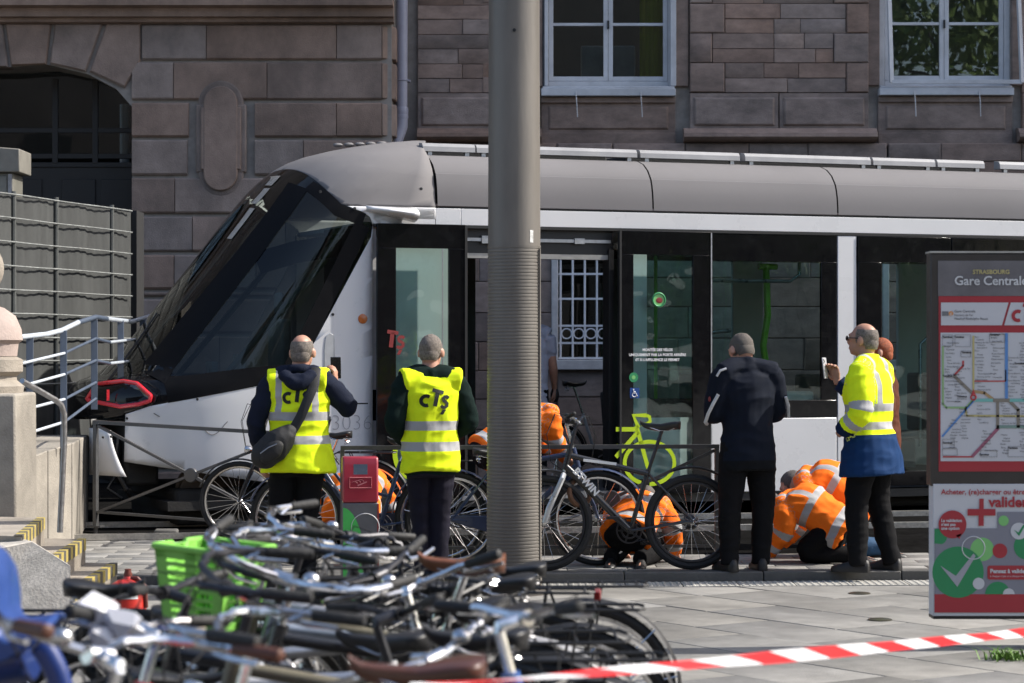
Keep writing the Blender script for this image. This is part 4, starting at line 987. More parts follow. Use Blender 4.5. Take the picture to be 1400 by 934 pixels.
def shoe(a, toe, m, parent, L=.285):
    t = Vector((toe.x, toe.y, 0)).normalized(); s = Vector((t.y, -t.x, 0)); mb = MB(); z0 = a.z-.09; rows = []
    for q, w, h in ((-.085, .02, .05), (-.075, .034, .085), (-.03, .038, .10), (.03, .040, .095), (.08, .044, .07), (.13, .048, .055), (.17, .045, .045), (.195, .030, .035), (.202, .01, .02)):
        c = Vector((a.x, a.y, z0))+t*q; rows.append([c+s*w+V(0, 0, .0), c+s*w*1.03+V(0, 0, .02), c+s*w*.9+V(0, 0, h*.7), c+s*w*.45+V(0, 0, h), c-s*w*.45+V(0, 0, h), c-s*w*.9+V(0, 0, h*.7), c-s*w*1.03+V(0, 0, .02), c-s*w])
    mb.grid(rows, wrap=True); mb.f += [tuple(range(len(rows[0]))), tuple(range(len(mb.v)-8, len(mb.v)))]; mb.mi += [0, 0]
    return mb.build('shoe', m, parent, angle=60)
def person(label, loc, pose, rz=0, group=None, skin=SKIN, scale=1.0, jacket=None, trousers=TROU, vest=None, hair=None, hands=(), jk=.016, hem=-.17, cuff=(.93, .93), flare=0, vhem=-.12, vflare=0, shoes=SHOE, sleeve_r=1.0, tr_r=1.0, seed=0, collar=.02, fold=.012, glasses=False, glove=None, jname='jacket', sleeves=True, headgear=None):
    p = dict(STAND); p.update(pose); global rnd
    # --- body
    B = Blob(); B.loft(spine(p, -.012, one, one, -.10, .57), 'torso')
    for s in 'lr':
        B.limb([p['s'+s], p['e'+s], p['w'+s]], [(0, .055), (.25, .05), (.5, .042), (.62, .044), (1, .027)], 'arm'+s)
        B.limb([p['h'+s], p['k'+s], p['a'+s]], [(0, .088), (.25, .078), (.5, .055), (.62, .058), (.85, .04), (1, .038)], 'leg'+s)
        t = p['t'+s].normalized(); B.limb([p['a'+s]+V(0, 0, -.03)-t*.05, p['a'+s]+V(0, 0, -.055)+t*.10, p['a'+s]+V(0, 0, -.065)+t*.17], [(0, .038), (.5, .033), (1, .022)], 'leg'+s)
    f = p['fh'].normalized(); u = p['uh']; u = (u-f*u.dot(f)).normalized(); sd = f.cross(u); H = p['hea']; R = M3(sd, f, u)
    def h(x, y, z): return H+sd*x+f*y+u*z
    B.limb([p['nek']-u*.05, p['nek'].lerp(H, .4), h(0, -.02, -.05)], [(0, .066), (1, .058)], 'neck')
    B.ball(h(0, -.012, .022), (.078, .098, .098), R); B.ball(h(0, .03, -.045), (.060, .068, .075), R); B.ball(h(0, -.05, -.02), (.066, .06, .075), R)
    B.ball(h(0, .062, -.088), (.036, .032, .024), R); B.ball(h(0, .04, .01), (.068, .062, .06), R)
    B.limb([h(0, .088, .02), h(0, .112, -.022), h(0, .092, -.034)], [(0, .011), (.6, .016), (1, .014)], 'head', step=.01)
    B.ball(h(0, .092, -.062), (.026, .013, .011), R); B.ball(h(0, .088, .035), (.052, .016, .011), R)
    for q in (-1, 1): B.ball(h(q*.085, -.008, -.012), (.013, .022, .036), R @ Matrix.Rotation(q*-.35, 3, 'Z'))
    me = B.remesh('person', .0085, skin, 3); bm_ = MB()
    for s, dv, pn, ts, cu in hands: hand(bm_, p['w'+s], dv, pn, ts, cu)
    if bm_.v:
        bm = bmesh.new(); bm.from_mesh(me); t2 = bm_.mesh('hands', skin, 60); bm.from_mesh(t2); bm.to_mesh(me); bm.free(); bpy.data.meshes.remove(t2)
        me.polygons.foreach_set('use_smooth', [True]*len(me.polygons))
    o = link('person', me); o.location = loc; o.rotation_euler = (0, 0, rz); o.scale = (scale,)*3; tag(o, label, 'person', group)
    # --- face
    for q in (-1, 1):
        eb = MB().sphere(h(q*.031, .083, .012), (.0125, .0125, .0125), 10, 8); link('eye', eb.mesh('eye', mat('eye_white', (.6, .58, .55), .2)), o)
    if glasses:
        gm = MB()
        for q in (-1, 1): gm.torus((0, 0, 0), .021, .0025, 14, 5)
        gm = MB()
        for q in (-1, 1):
            gm.tube([h(q*.036+.023*math.cos(t*PI/6), .108, .008+.017*math.sin(t*PI/6)) for t in range(12)], .003, 5, closed=True); gm.tube([h(q*.06, .105, .013), h(q*.082, .03, .012), h(q*.083, -.02, .008)], .003, 5)
            gm.sphere(h(q*.036, .107, .008), (.021, .003, .016), 10, 6, R=R)
        gm.build('glasses', BLACK, o)
    if hair:
        style, hm = hair; mb = MB()
        def keep(c):
            q = R.inverted() @ (c-H)
            if style == 'cap': return q.z > -.05+.0 and (q.y < .045 or q.z > .075) and not (q.y > .0 and q.z < .03 and abs(q.x) < .09 and q.y > .03)
            if style == 'ring': return -.055 < q.z < .072 and q.y < .03 and not (q.y > -.03 and q.z < -.02)
            return True
        mb.sphere(h(0, -.014, .022), (.0815, .1015, .1015), 40, 28, keep, R)
        mb.v = [tuple(Vector(v)+(Vector(v)-h(0, -.01, .02)).normalized()*(.0035*noise.noise(Vector(v)*60)+.0005)) for v in mb.v]
        mb.sphere(h(0, -.052, -.022), (.0695, .0635, .0745), 30, 20, lambda c: (R.inverted() @ (c-H)).y < -.045 and (R.inverted() @ (c-H)).z > -.065, R)
        mb.build('hair', hm, o, angle=70)
    if headgear:
        mb = MB().sphere(h(0, -.012, .03), (.086, .106, .10), 24, 16, lambda c: (R.inverted() @ (c-H)).z > .03, R); mb.build('helmet', headgear, o)
    # --- trousers
    Tb = Blob(); Tb.loft(spine(p, .004, one, one, -.16, .06), 'torso')
    for s in 'lr': Tb.limb([p['h'+s]+V(0, 0, .02), p['k'+s], p['a'+s]+(p['a'+s]-p['k'+s]).normalized()*.045], [(0, .102*tr_r), (.25, .095*tr_r), (.5, .076*tr_r), (.75, .070*tr_r), (.93, .062*tr_r), (1, .06*tr_r)], 'leg'+s)
    link('trousers', Tb.remesh('trousers', .0105, trousers, 3, .010, (6, 6, 13), seed+1), o)
    ax_ = (p['nek']-p['pel']).normalized(); PJ = (p['pel'], ax_, p['fc'].cross(ax_).normalized())
    # --- jacket
    if jacket is not None:
        J = Blob(); fl = lambda d: 1+flare*max(0, .1-d)/.3
        J.loft(spine(p, jk, fl, fl, hem, .535), 'torso')
        if sleeves:
            for s, c in zip('lr', cuff):
                w = p['e'+s].lerp(p['w'+s], c) if sleeves is True else p['s'+s].lerp(p['e'+s], .75)
                pts = [p['s'+s]+(p['sl' if s == 'r' else 'sr']-p['s'+s]).normalized()*.04, p['s'+s], p['e'+s], w] if sleeves is True else [p['s'+s], w]
                J.limb(pts, [(0, .070*sleeve_r), (.12, .080*sleeve_r), (.35, .076*sleeve_r), (.55, .068*sleeve_r), (.75, .06*sleeve_r), (1, .047*sleeve_r)], 'arm'+s)
        for s in 'lr': J.limb([p['nek']-u*.03, p['nek'].lerp(p['s'+s], .5)+(p['nek']-p['che']).normalized()*.012, p['s'+s]-(p['nek']-p['che']).normalized()*.005], [(0, .075), (.5, .082), (1, .086)], 'torso', u0=.47)
        if collar:
            J.limb([p['nek']-u*.06, p['nek']+u*collar], [(0, .088), (1, .080)], 'torso', u0=.5)
        link(jname, J.remesh(jname, .0105, jacket, 3, fold, (5, 5, 11), seed+2, PJ), o)
    vo = None
    if vest is not None:
        X = Blob(); fl = lambda d: 1+vflare*max(0, .2-d)/.3
        rg_ = spine(p, jk+.014, lambda d: fl(d)*(1.0 if d < .3 else 1-.04*(d-.3)/.2), lambda d: fl(d)*1.02, vhem, .545); X.loft(rg_, 'torso')
        # shoulder straps of the vest lie over the jacket
        for s in 'lr': X.limb([p['nek'].lerp(p['s'+s], .35)+u*-.028, p['nek'].lerp(p['s'+s], 1.08)+u*.004], [(0, .086), (1, .098)], 'torso', u0=.47)
        vo = link('hi_vis_vest', X.remesh('hi_vis_vest', .010, vest, 4, .015, (6, 5, 10), seed+3, PJ), o)
    for s in 'lr': shoe(p['a'+s], p['t'+s], shoes, o)
    return o, vo, p
def print_on(vo, fn_build, origin, right, up, parent, m, name):
    "lays flat lettering on the back of a garment by dropping it along the view of the wearer's back"
    me = vo.data; bv = BVHTree.FromPolygons([v.co for v in me.vertices], [p.vertices for p in me.polygons]); fwd = up.cross(right).normalized()
    mb = MB(); fn_build(mb)
    bm = bmesh.new(); t = mb.mesh('print', m); bm.from_mesh(t); bmesh.ops.subdivide_edges(bm, edges=[e for e in bm.edges if e.calc_length() > .03], cuts=2, use_grid_fill=True); bmesh.ops.triangulate(bm, faces=bm.faces[:])
    for v in bm.verts:
        q = origin+right*v.co.x+up*v.co.z-fwd*.6; hit = bv.ray_cast(q, fwd)
        v.co = (hit[0]-fwd*.005) if hit[0] is not None else q+fwd*.5
    bm.to_mesh(t); bm.free(); return link(name, t, parent)
INK = mat('black_print', (.008, .012, .012), .7)
def phone(loc, right, up, parent=None, label='', group=None, body=None):
    r, u = right.normalized(), up.normalized(); n = r.cross(u); R = M3(r, n*-1, u); mb = MB().box((0, 0, 0), (.075, .009, .155))
    o = empty('mobile_phone', label, 'phone', loc); o.rotation_mode = 'QUATERNION'; o.rotation_quaternion = R.to_quaternion()
    mb.build('phone_body', body or mat('phone_black', (.01, .01, .012), .25, coat=.5), o, bevel=.004)
    MB().bb(-.034, .034, .0047, .0052, -.072, .072).build('screen', mat('phone_screen_glass', (.02, .025, .035), .08, coat=.6), o)
    m = MB()
    for a, b in ((-.024, .06), (-.024, .04), (-.008, .05)): m.lathe([(.007, -.006), (.007, -.0045)], 10, (a, 0, b), axis='y')
    m.build('camera_lens', BLACK, o); return o
def loc_at(px, D, z=0): return Vector(((px-CX)/F*D, D, z))
# man in vest with phone and shoulder bag
L1 = loc_at(408, 16.95)
wr = V(.235, .30, 1.415)
p1, v1, q1 = person('bald man in yellow vest over navy hooded jacket raising a black phone', L1, dict(
    hea=V(.025, .05, 1.645), fh=V(.22, 1, .05), sr=V(.185, 0, 1.435), er=V(.355, .09, 1.235), wr=wr, sl=V(-.19, -.01, 1.43), el=V(-.30, -.02, 1.15), wl=V(-.27, .09, .90),
    kl=V(-.14, .02, .49), al=V(-.19, -.05, .09), kr=V(.06, .03, .49), ar=V(.06, .02, .09)), jacket=NAVY, vest=VEST1, hair=('ring', HAIRG), vflare=.30, vhem=-.13, hem=-.10,
    hands=(('r', V(0, .05, 1), V(-1, .25, 0), 1, .75), ('l', V(.05, .1, -1), V(.8, .4, 0), 1, .5)), seed=1)
print_on(v1, lambda mb: cts(mb, lambda x, z: (x, 0, z), .115), V(-.095, 0, 1.285), V(1, 0, 0), V(0, 0, 1), v1, INK, 'operator_logo')
m = MB(); B = Blob(); B.limb([V(-.10, -.09, 1.49), V(-.05, -.14, 1.45), V(0.01, -.155, 1.405), V(.06, -.14, 1.45), V(.11, -.09, 1.49)], [(0, .04), (.5, .05), (1, .04)], 'torso'); B.ball(V(0.01, -.125, 1.435), (.105, .05, .06), None, 'torso'); B.limb([V(-.085, .0, 1.515), V(0, -.085, 1.53), V(.085, 0, 1.515)], [(0, .035), (1, .035)], 'torso')
link('hood', B.remesh('hood', .009, NAVY, 4, .008, (9, 9, 14), 5), p1)
phone(L1+V(.235, .37, 1.53), V(1, .12, 0), V(-.02, 0, 1), label='black phone held up in the raised right hand of the man with the bag')
bag = empty('shoulder_bag', 'black shoulder bag hanging at the left hip of the bald man with the phone', 'bag', L1)
BAGM = mat('bag_nylon', (.010, .010, .011), .6, var=.2, bump=.4, bscale=260)
B = Blob(); Rb = Matrix.Rotation(-.75, 3, 'Y'); B.ball(V(-.15, -.215, .985), (.175, .065, .105), Rb, 'torso'); B.ball(V(-.21, -.22, .93), (.10, .06, .10), Rb, 'torso'); B.ball(V(-.08, -.2, 1.06), (.10, .05, .065), Rb, 'torso')
link('bag_body', B.remesh('bag_body', .010, BAGM, 3, .008, (10, 10, 10), 9), bag)
B = Blob(); B.ball(V(-.16, -.275, .955), (.10, .03, .06), Rb, 'torso'); link('front_pocket', B.remesh('front_pocket', .008, BAGM, 3, .004, (12, 12, 12), 3), bag)
MB().tube([V(-.235, -.31, .945), V(-.18, -.315, .985), V(-.12, -.305, 1.01)], .004, 5).build('zip', STEEL, bag)
MB().tube([V(-.04, -.205, 1.07), V(.03, -.195, 1.19), V(.085, -.185, 1.32), V(.125, -.15, 1.42), V(.13, -.08, 1.525), V(.12, .0, 1.54), V(.10, .14, 1.44), V(-.05, .19, 1.15), V(-.2, .1, 1.0), V(-.24, -.06, .98), V(-.235, -.17, .97)], .034, 8, flat=.18, side=(1, 0, .4)).build('strap', BAGM, bag, angle=80)
# man in vest, hands in front
L2 = loc_at(588, 17.0)
p2, v2, q2 = person('man with cropped grey hair in yellow waistcoat over dark green fleece, seen from behind', L2, dict(
    hea=V(.02, .05, 1.645), fh=V(.55, 1, -.08), el=V(-.275, -.05, 1.14), wl=V(-.13, .19, 1.0), er=V(.29, -.02, 1.14), wr=V(.13, .2, 1.02), sl=V(-.19, -.01, 1.435), sr=V(.19, -.01, 1.435),
    hl=V(-.085, 0, .9), kl=V(-.06, .05, .49), al=V(-.05, .0, .09), kr=V(.08, .02, .49), ar=V(.06, -.03, .09), hr=V(.085, 0, .9)), rz=.26, jacket=DGREEN, trousers=TROUB, vest=VEST2, hair=('cap', HAIRG), hem=-.15, vhem=-.13, vflare=.05, tr_r=.9, seed=11, sleeve_r=.98,
    hands=(('l', V(1, .2, .1), V(0, -1, 0), 1, .4), ('r', V(-1, .2, .1), V(0, -1, 0), -1, .4)))
print_on(v2, lambda mb: cts(mb, lambda x, z: (x, 0, z), .125), V(-.105, 0, 1.265), V(1, .0, -.10).normalized(), V(.10, 0, 1).normalized(), v2, INK, 'operator_logo')
# man in navy work jacket
L3 = loc_at(1022, 17.42, KZ)
NJ = cloth('navy_work_jacket', (.007, .010, .019), arm_bands=(), lower=(-.14, (.006, .007, .009)))
p3, _, q3 = person('grey-haired man in navy work jacket with pale piping, head bent down', L3, dict(
    hea=V(-.01, .10, 1.585), fh=V(-.25, 1, -.42), uh=V(0, .4, 1), nek=V(0, .03, 1.48), el=V(-.255, .04, 1.12), wl=V(-.10, .30, 1.12), er=V(.255, .04, 1.13), wr=V(.06, .28, 1.08), sl=V(-.195, .0, 1.415), sr=V(.195, .0, 1.415), kl=V(-.13, .02, .49), al=V(-.15, -.02, .09), kr=V(.13, .02, .49), ar=V(.10, -.0, .09)), rz=.30, jacket=NJ, hair=('cap', mat('salt_hair', (.10, .085, .072), .75, var=.45, scale=130, bump=.6, bscale=300)), hem=-.22, flare=.08, jk=.022, sleeve_r=1.04, seed=21, tr_r=1.1, collar=.035,
    hands=(('l', V(.4, .6, .3), V(.3, 0, 1), -1, .5), ('r', V(-.6, .5, .2), V(0, 0, 1), 1, .5)))
PIP = mat('reflective_piping', (.55, .55, .56), .5)
MB().tube([V(-.20, -.085, 1.455), V(-.245, -.08, 1.44), V(-.265, -.065, 1.40)], .009, 6).build('piping', PIP, p3)
MB().tube([V(-.255, -.07, 1.27), V(-.29, -.055, 1.20), V(-.315, -.025, 1.13), V(-.315, .025, 1.07), V(-.285, .075, 1.055)], .014, 6).build('piping', PIP, p3)
MB().tube([V(.27, -.065, 1.25), V(.30, -.045, 1.18), V(.32, -.005, 1.10)], .012, 6).build('piping', PIP, p3)
MB().sphere(V(-.30, -.01, 1.235), (.008, .022, .022), 8, 6).build('sleeve_badge', REDP, p3)
# man in yellow and blue jacket
L4 = loc_at(1190, 17.4, KZ)
p4, _, q4 = person('man with glasses in yellow and blue hi-vis coat holding up a phone', L4, dict(
    hea=V(.0, .06, 1.66), fh=V(-.12, 1, .04), nek=V(0, .02, 1.50), el=V(-.265, -.06, 1.14), wl=V(-.22, .15, .98), er=V(.22, .10, 1.20), wr=V(.13, .33, 1.36), sl=V(-.195, -.01, 1.43), sr=V(.195, .0, 1.43),
    kl=V(-.13, .05, .49), al=V(-.16, .02, .09), kr=V(.12, -.0, .49), ar=V(.13, -.10, .09)), rz=.98, jacket=JACK4, hair=('ring', HAIRG), skin=SKIN2, hem=-.24, flare=.42, jk=.035, sleeve_r=1.25, seed=31, tr_r=1.1, collar=.055, glasses=True, cuff=(.85, .93),
    hands=(('r', V(0, .3, 1), V(-1, 0, 0), 1, .7),))
fw4 = Matrix.Rotation(.98, 3, 'Z')
phone(L4+fw4 @ V(.075, .40, 1.455), fw4 @ V(.98, .1, 0), fw4 @ V(0, .12, 1), label='pale phone held up in front of the man in the yellow and blue coat', body=mat('phone_pale', (.5, .5, .52), .3, coat=.4))
JT = cloth('tee_shirt', (.36, .38, .46), rough=.9)
# man inside the doorway
D5 = 23.0
p5, _, q5 = person('man in pale blue T-shirt standing in the tram doorway, dark work glove on', Vector(((722-CX)/F*D5, D5, .36)), dict(er=V(.235, .03, 1.15), wr=V(.24, .16, .93), sr=V(.185, 0, 1.43)), skin=SKIN2, jacket=JT, sleeves='short', hair=('cap', HAIRD), hem=-.15, seed=41, jname='tee_shirt', hands=(('r', V(.0, .1, -1), V(-1, 0, 0), 1, .7),), rz=-.1)
MB().sphere(q5['wr']+V(.0, .01, -.06), (.042, .035, .075), 14, 10).build('glove', BLACK, p5)
def worker(label, loc, rz, hips, chest, neck, head, fh, arms, legs, seed, jk=.03, sc_=1.0, tl=V(0, -1, -.2), hem=-.12, hair=('cap', HAIRD), trs=TROU, hg=None, fp=None, uh=V(0, 0, 1), hands=True):
    ax = (chest-hips).normalized(); fc = V(0, 1, 0) if fp is None else fp; fc = (fc-ax*fc.dot(ax)).normalized(); sd = fc.cross(ax).normalized()
    sl, sr = neck-ax*.07-sd*.19, neck-ax*.07+sd*.19; hl, hr = hips-sd*.09, hips+sd*.09
    po = dict(pel=hips, che=chest, nek=neck, hea=head, fh=fh, uh=uh, fp=fc, fc=fc, sl=sl, sr=sr, hl=hl, hr=hr, tl=tl, tr=tl)
    po.update(el=arms[0], wl=arms[1], er=arms[2], wr=arms[3], kl=legs[0], al=legs[1], kr=legs[2], ar=legs[3])
    hd = (('l', (arms[1]-arms[0]), V(0, 0, -1), 1, .4), ('r', (arms[3]-arms[2]), V(0, 0, -1), -1, .4)) if hands else ()
    return person(label, loc, po, rz=rz, group=None, jacket=ORJ, jk=jk, hem=hem, flare=.1, trousers=trs, hair=hair, seed=seed, sleeve_r=1.12, scale=sc_, fold=.019, headgear=hg, hands=hd)
# kneeling centre: sits on his heels bent forward, seen from behind
worker('worker in orange jacket kneeling behind the black mountain bike, bent away to the tram', loc_at(860, 17.82, KZ), -.25, V(0, 0, .28), V(.01, .27, .42), V(.01, .45, .48), V(.02, .59, .47), V(0, .8, -.6),
       (V(-.22, .42, .26), V(-.18, .60, .06), V(.28, .32, .26), V(.30, .42, .05)), (V(-.16, .36, .08), V(-.12, -.10, .07), V(.16, .36, .08), V(.12, -.10, .07)), 51, tl=V(.1, -1, 0), hem=-.10, sc_=.94)
# two kneeling at right, bent to the left
worker('worker in orange jacket kneeling low at right, nearest, black shirt showing under the hem', loc_at(1126, 18.05, KZ), -.12, V(.10, 0, .30), V(-.14, .06, .47), V(-.32, .09, .50), V(-.44, .11, .44), V(-.8, .2, -.6),
       (V(-.30, -.12, .28), V(-.45, -.06, .06), V(-.30, .3, .26), V(-.42, .34, .06)), (V(-.16, -.10, .08), V(.24, -.08, .07), V(-.16, .14, .08), V(.24, .14, .07)), 61, tl=V(1, 0, 0), sc_=.93, jk=.04, fp=V(-.3, .25, -.9), hem=-.14)
worker('worker in orange jacket kneeling beyond the nearer one at right, blue trousers', loc_at(1149, 18.62, KZ), 0, V(.12, 0, .40), V(-.10, .04, .58), V(-.28, .06, .62), V(-.33, .30, .52), V(-.8, .2, -.5),
       (V(-.30, -.12, .30), V(-.48, -.10, .08), V(-.30, .25, .30), V(-.45, .28, .08)), (V(-.12, -.12, .10), V(.30, -.1, .07), V(-.12, .14, .10), V(.30, .14, .07)), 71, tl=V(1, 0, 0), jk=.045, fp=V(-.5, .25, -.8), trs=mat('blue_trousers', (.02, .07, .15), .85, bump=.3), hem=-.16)
# leaning behind the pole
worker('worker in orange jacket bent over behind the round pole, leaning to the tram door', loc_at(674, 20.0, KZ), 0, V(.0, 0, .78), V(.26, .10, .94), V(.46, .16, 1.08), V(.44, .38, 1.02), V(.5, .8, -.5),
       (V(.40, .40, .80), V(.62, .60, .72), V(.50, .04, .84), V(.62, .30, .68)), (V(.16, -.10, .46), V(.02, -.14, .08), V(.20, .16, .46), V(.05, .15, .08)), 81, tl=V(1, .3, 0), fp=V(.5, .2, -.8), jk=.035)
# crouched at left, behind the bicycles
worker('worker in orange jacket crouching at left behind the red ticket validator', loc_at(482, 19.3, KZ), 0, V(0, 0, .36), V(.0, .24, .50), V(.0, .42, .55), V(.03, .54, .50), V(0, .8, -.8),
       (V(-.27, .42, .32), V(-.15, .62, .22), V(.27, .42, .32), V(.18, .62, .22)), (V(-.20, .30, .42), V(-.16, .05, .08), V(.20, .30, .42), V(.16, .05, .08)), 91, tl=V(0, 1, 0), jk=.05, hem=-.20)
# standing behind the man with the glasses
OR2 = cloth('rust_jacket', (.10, .035, .02))
person('shorter person with reddish hair mostly hidden behind the man in the yellow and blue coat', loc_at(1208, 19.6, KZ), dict(), jacket=OR2, hair=('full', mat('red_hair', (.30, .07, .02), .7, var=.5, scale=90, bump=.6, bscale=250)), seed=101, rz=1.4, scale=.955)
# ---------------------------------------------------------------- bicycles (local x forward, y left, z up, origin on the ground under the cranks)
BROWN = mat('brown_leather', (.075, .026, .014), .35, var=.25, scale=20, bump=.15, coat=.3)
BLKL = mat('black_saddle', (.016, .016, .017), .38, var=.2, bump=.1)
GRIPK = mat('black_grip', (.018, .018, .018), .7, bump=.4)
GRIPB = mat('brown_grip', (.09, .032, .018), .5, bump=.2)
ALU = mat('polished_alloy', (.7, .7, .71), .18, 1, var=.08, scale=40)
DALU = mat('dark_alloy', (.05, .05, .055), .35, .7, var=.1)
AMB = mat('amber_reflector', (.8, .2, .02), .3, coat=.5)
REDR = mat('red_reflector', (.22, .01, .01), .3, coat=.5)
_wh = {}
def wheel_meshes(R, fat, rimm):
    k = (R, fat, rimm.name)
    if k not in _wh:
        t = MB().torus((0, 0, 0), R-fat, fat, 44, 8).mesh('tyre', RUBBER)
        r = MB().torus((0, 0, 0), R-fat*2-.008, .012, 44, 6, flat=.9).mesh('rim', rimm)
        s = MB(); s.lathe([(.012, -.05), (.022, -.035), (.022, -.03), (.014, -.025), (.014, .025), (.022, .03), (.022, .035), (.012, .05)], 10, axis='y')
        for i in range(28):
            a = 2*PI*i/28; b = a+(.5 if i % 4 < 2 else -.5); y = .03 if i % 2 else -.03
            p = V(.02*math.cos(b), y, .02*math.sin(b)); q = V((R-fat*2-.01)*math.cos(a), 0, (R-fat*2-.01)*math.sin(a)); s.tube([p, q], .0016, 3, cap=False)
        _wh[k] = (t, r, s.mesh('spokes', ALU, 60))
    return _wh[k]
def bicycle(label,  x, y, z=0, rz=0, lean=0, kind='city', R=.345, fat=.02, paint=None, saddle=BLKL, sh=.93, bar='swept', bh=1.02, grip=GRIPK, steer=0, fenders=None, rack=False, basket=None, lamp=True, rimm=None, group=None, tilt=.12, stemm=None, suspension=False, seat_len=.27, seat_w=.16, barm=None, cable=True, bell=False, child=None, forkm=None, kick=True, tail=False):
    paint = paint or mat('black_frame', (.014, .014, .016), .3, coat=.5); rimm = rimm or ALU; barm = barm or ALU; stemm = stemm or barm
    o = empty('bicycle', label, 'bicycle', (x, y, z), rz, group); o.rotation_mode = 'XYZ'; o.rotation_euler = (lean, 0, rz)
    RA = V(-.45, 0, R); FA = V(.62, 0, R); BB = V(0, 0, .285)
    ht = V(.435, 0, min(.86, bh-.14)); ax = (V(FA.x-.045, 0, R)-ht).normalized(); hb = ht+ax*.13
    st = BB+V(-.30, 0, .95).normalized()*(.50 if kind != 'mtb' else .46); sp = BB+V(-.30, 0, .95).normalized()*((sh-.285)/.953)
    f = MB(); tr_ = .019
    if kind == 'step':
        f.tube([hb-ax*.02, V(.30, 0, .50), V(.12, 0, .36), BB], .024, 10); f.tube([ht+ax*.04, V(.28, 0, .60), BB+(st-BB)*.45], .014, 10)
    elif kind == 'low':
        f.tube([hb-ax*.01, V(.28, 0, .47), V(.10, 0, .33), BB], .03, 10)
    else:
        f.tube([ht+ax*.03, st-(st-BB).normalized()*.03], tr_*(1.0 if kind == 'city' else 1.15), 10); f.tube([hb-ax*.015, BB], tr_*(1.15 if kind == 'city' else 1.45), 10)
    f.tube([BB, st], .0175, 10); f.tube([ht-ax*.01, hb+ax*.01], .024, 12)
    for s in (-1, 1):
        f.tube([BB+V(0, s*.035, 0), RA+V(.05, s*.058, 0), RA+V(0, s*.06, 0)], .010, 8); f.tube([st+V(0, s*.018, -.03), RA+V(.02, s*.058, .03), RA+V(0, s*.06, 0)], .008, 8)
    f.lathe([(.024, -.04), (.024, .04)], 12, BB, axis='y'); f.build('frame', paint, o)
    # rear wheel
    def wheel(c, parent):
        w = empty('wheel', loc=c, parent=parent)
        for nm, me in zip(('tyre', 'rim', 'spokes'), wheel_meshes(R, fat, rimm)): link(nm, me, w)
        return w
    w = wheel(RA, o)
    if kind == 'mtb': MB().lathe([(.035, .0), (.06, .012), (.05, .03), (.03, .045)], 20, V(0, -.06, 0), axis='y').build('cassette', DALU, w)
    # front assembly turned round the steering axis
    fr = empty('steering', parent=o); S = Matrix.Translation(ht) @ Matrix.Rotation(steer, 4, -ax) @ Matrix.Translation(-ht); fr.matrix_local = S
    w = wheel(FA, fr)
    if cable is not None and not suspension:
        MB().torus(V(R*.0+.0, 0, 0), .0, .0, 3, 3) if False else None
    g = MB(); cr = hb+ax*.045
    for s in (-1, 1):
        if suspension: g.tube([cr+V(0, s*.062, 0)+ax*-.02, FA+V(-.035, s*.062, .0)], .0, 6) if False else None
        g.tube([cr+V(0, s*.02, 0), cr+V(.0, s*.055, 0)+ax*.03, FA+V(-.03, s*.055, .10), FA+V(0, s*.055, 0)], [.016, .015, .011, .009] if not suspension else [.02, .02, .022, .018], 8)
    g.tube([hb, cr], .016, 8); g.build('fork', forkm or paint, fr)
    top = ht-ax*(max(.03, (bh-ht.z)/abs(ax.z)-.02)); stm = MB(); stm.tube([ht+ax*.02, top], .0135, 8)
    ext = V(.07, 0, .02); hc = top+ext; stm.tube([top-ax*-.01, top, hc], .017, 8); stm.lathe([(.021, -.03), (.021, .03)], 10, hc, axis='y'); stm.build('stem', stemm, fr)
    bars = MB(); ends = []
    for s in (-1, 1):
        if bar == 'flat': P = [hc, hc+V(-.0, s*.06, .005), hc+V(-.02, s*.20, .03), hc+V(-.045, s*.30, .03)]
        elif bar == 'drop': P = [hc, hc+V(0, s*.20, 0), hc+V(.07, s*.21, -.01), hc+V(.10, s*.21, -.07), hc+V(.05, s*.21, -.13), hc+V(-.04, s*.21, -.135)]
        else: P = [hc, hc+V(.05, s*.07, .02), hc+V(.075, s*.15, .045), hc+V(.03, s*.25, .05), hc+V(-.08, s*.285, .04), hc+V(-.21, s*.30, .03)]
        # smooth
        Q = [P[0]]
        for a, b, c in zip(P, P[1:], P[2:]): Q += [a.lerp(b, .7), b*.5+(a+c)*.25, b.lerp(c, .3)]
        Q.append(P[-1]); bars.tube(Q, .0112, 8); ends.append((Q[-1], (Q[-1]-Q[-3]).normalized(), s))
    bars.build('handlebar', barm, fr)
    for e, d, s in ends:
        MB().tube([e-d*.115, e-d*.11, e-d*.01, e+d*.012, e+d*.016], [.0125, .0155, .0155, .0145, .008], 10).build('grip', grip, fr)
        k = MB(); b = e-d*.135; k.tube([b+V(.0, 0, 0), b+V(.03, s*-.01, -.012), b+V(.045, 0, -.02)+d*.05, b+V(.05, 0, -.022)+d*.13], [.012, .010, .007, .006], 6); k.build('brake_lever', ALU if kind != 'mtb' else DALU, fr)
        if cable: 
            q = e-d*.15; MB().tube([q, q+V(.10, -s*.04, .03), V(.60, s*.03, hc.z-.10), V(.57, s*.01, hc.z-.30), hb+ax*.02], .0028, 5).build('brake_cable', RUBBER, fr)
    if bell:
        MB().sphere(hc+V(.01, .09, .03), (.026, .026, .02), 12, 8).build('bell', CHROME, fr)
    if lamp:
        m = MB(); c = hb+V(.09, 0, .03); m.lathe([(.012, -.05), (.03, -.03), (.036, .0), (.034, .012)], 14, c, axis='x'); m.build('headlamp', CHROME if lamp == 'chrome' else BLACK, fr)
        MB().sphere(c+V(.012, 0, 0), (.008, .031, .031), 12, 8).build('lamp_lens', LAMPW, fr)
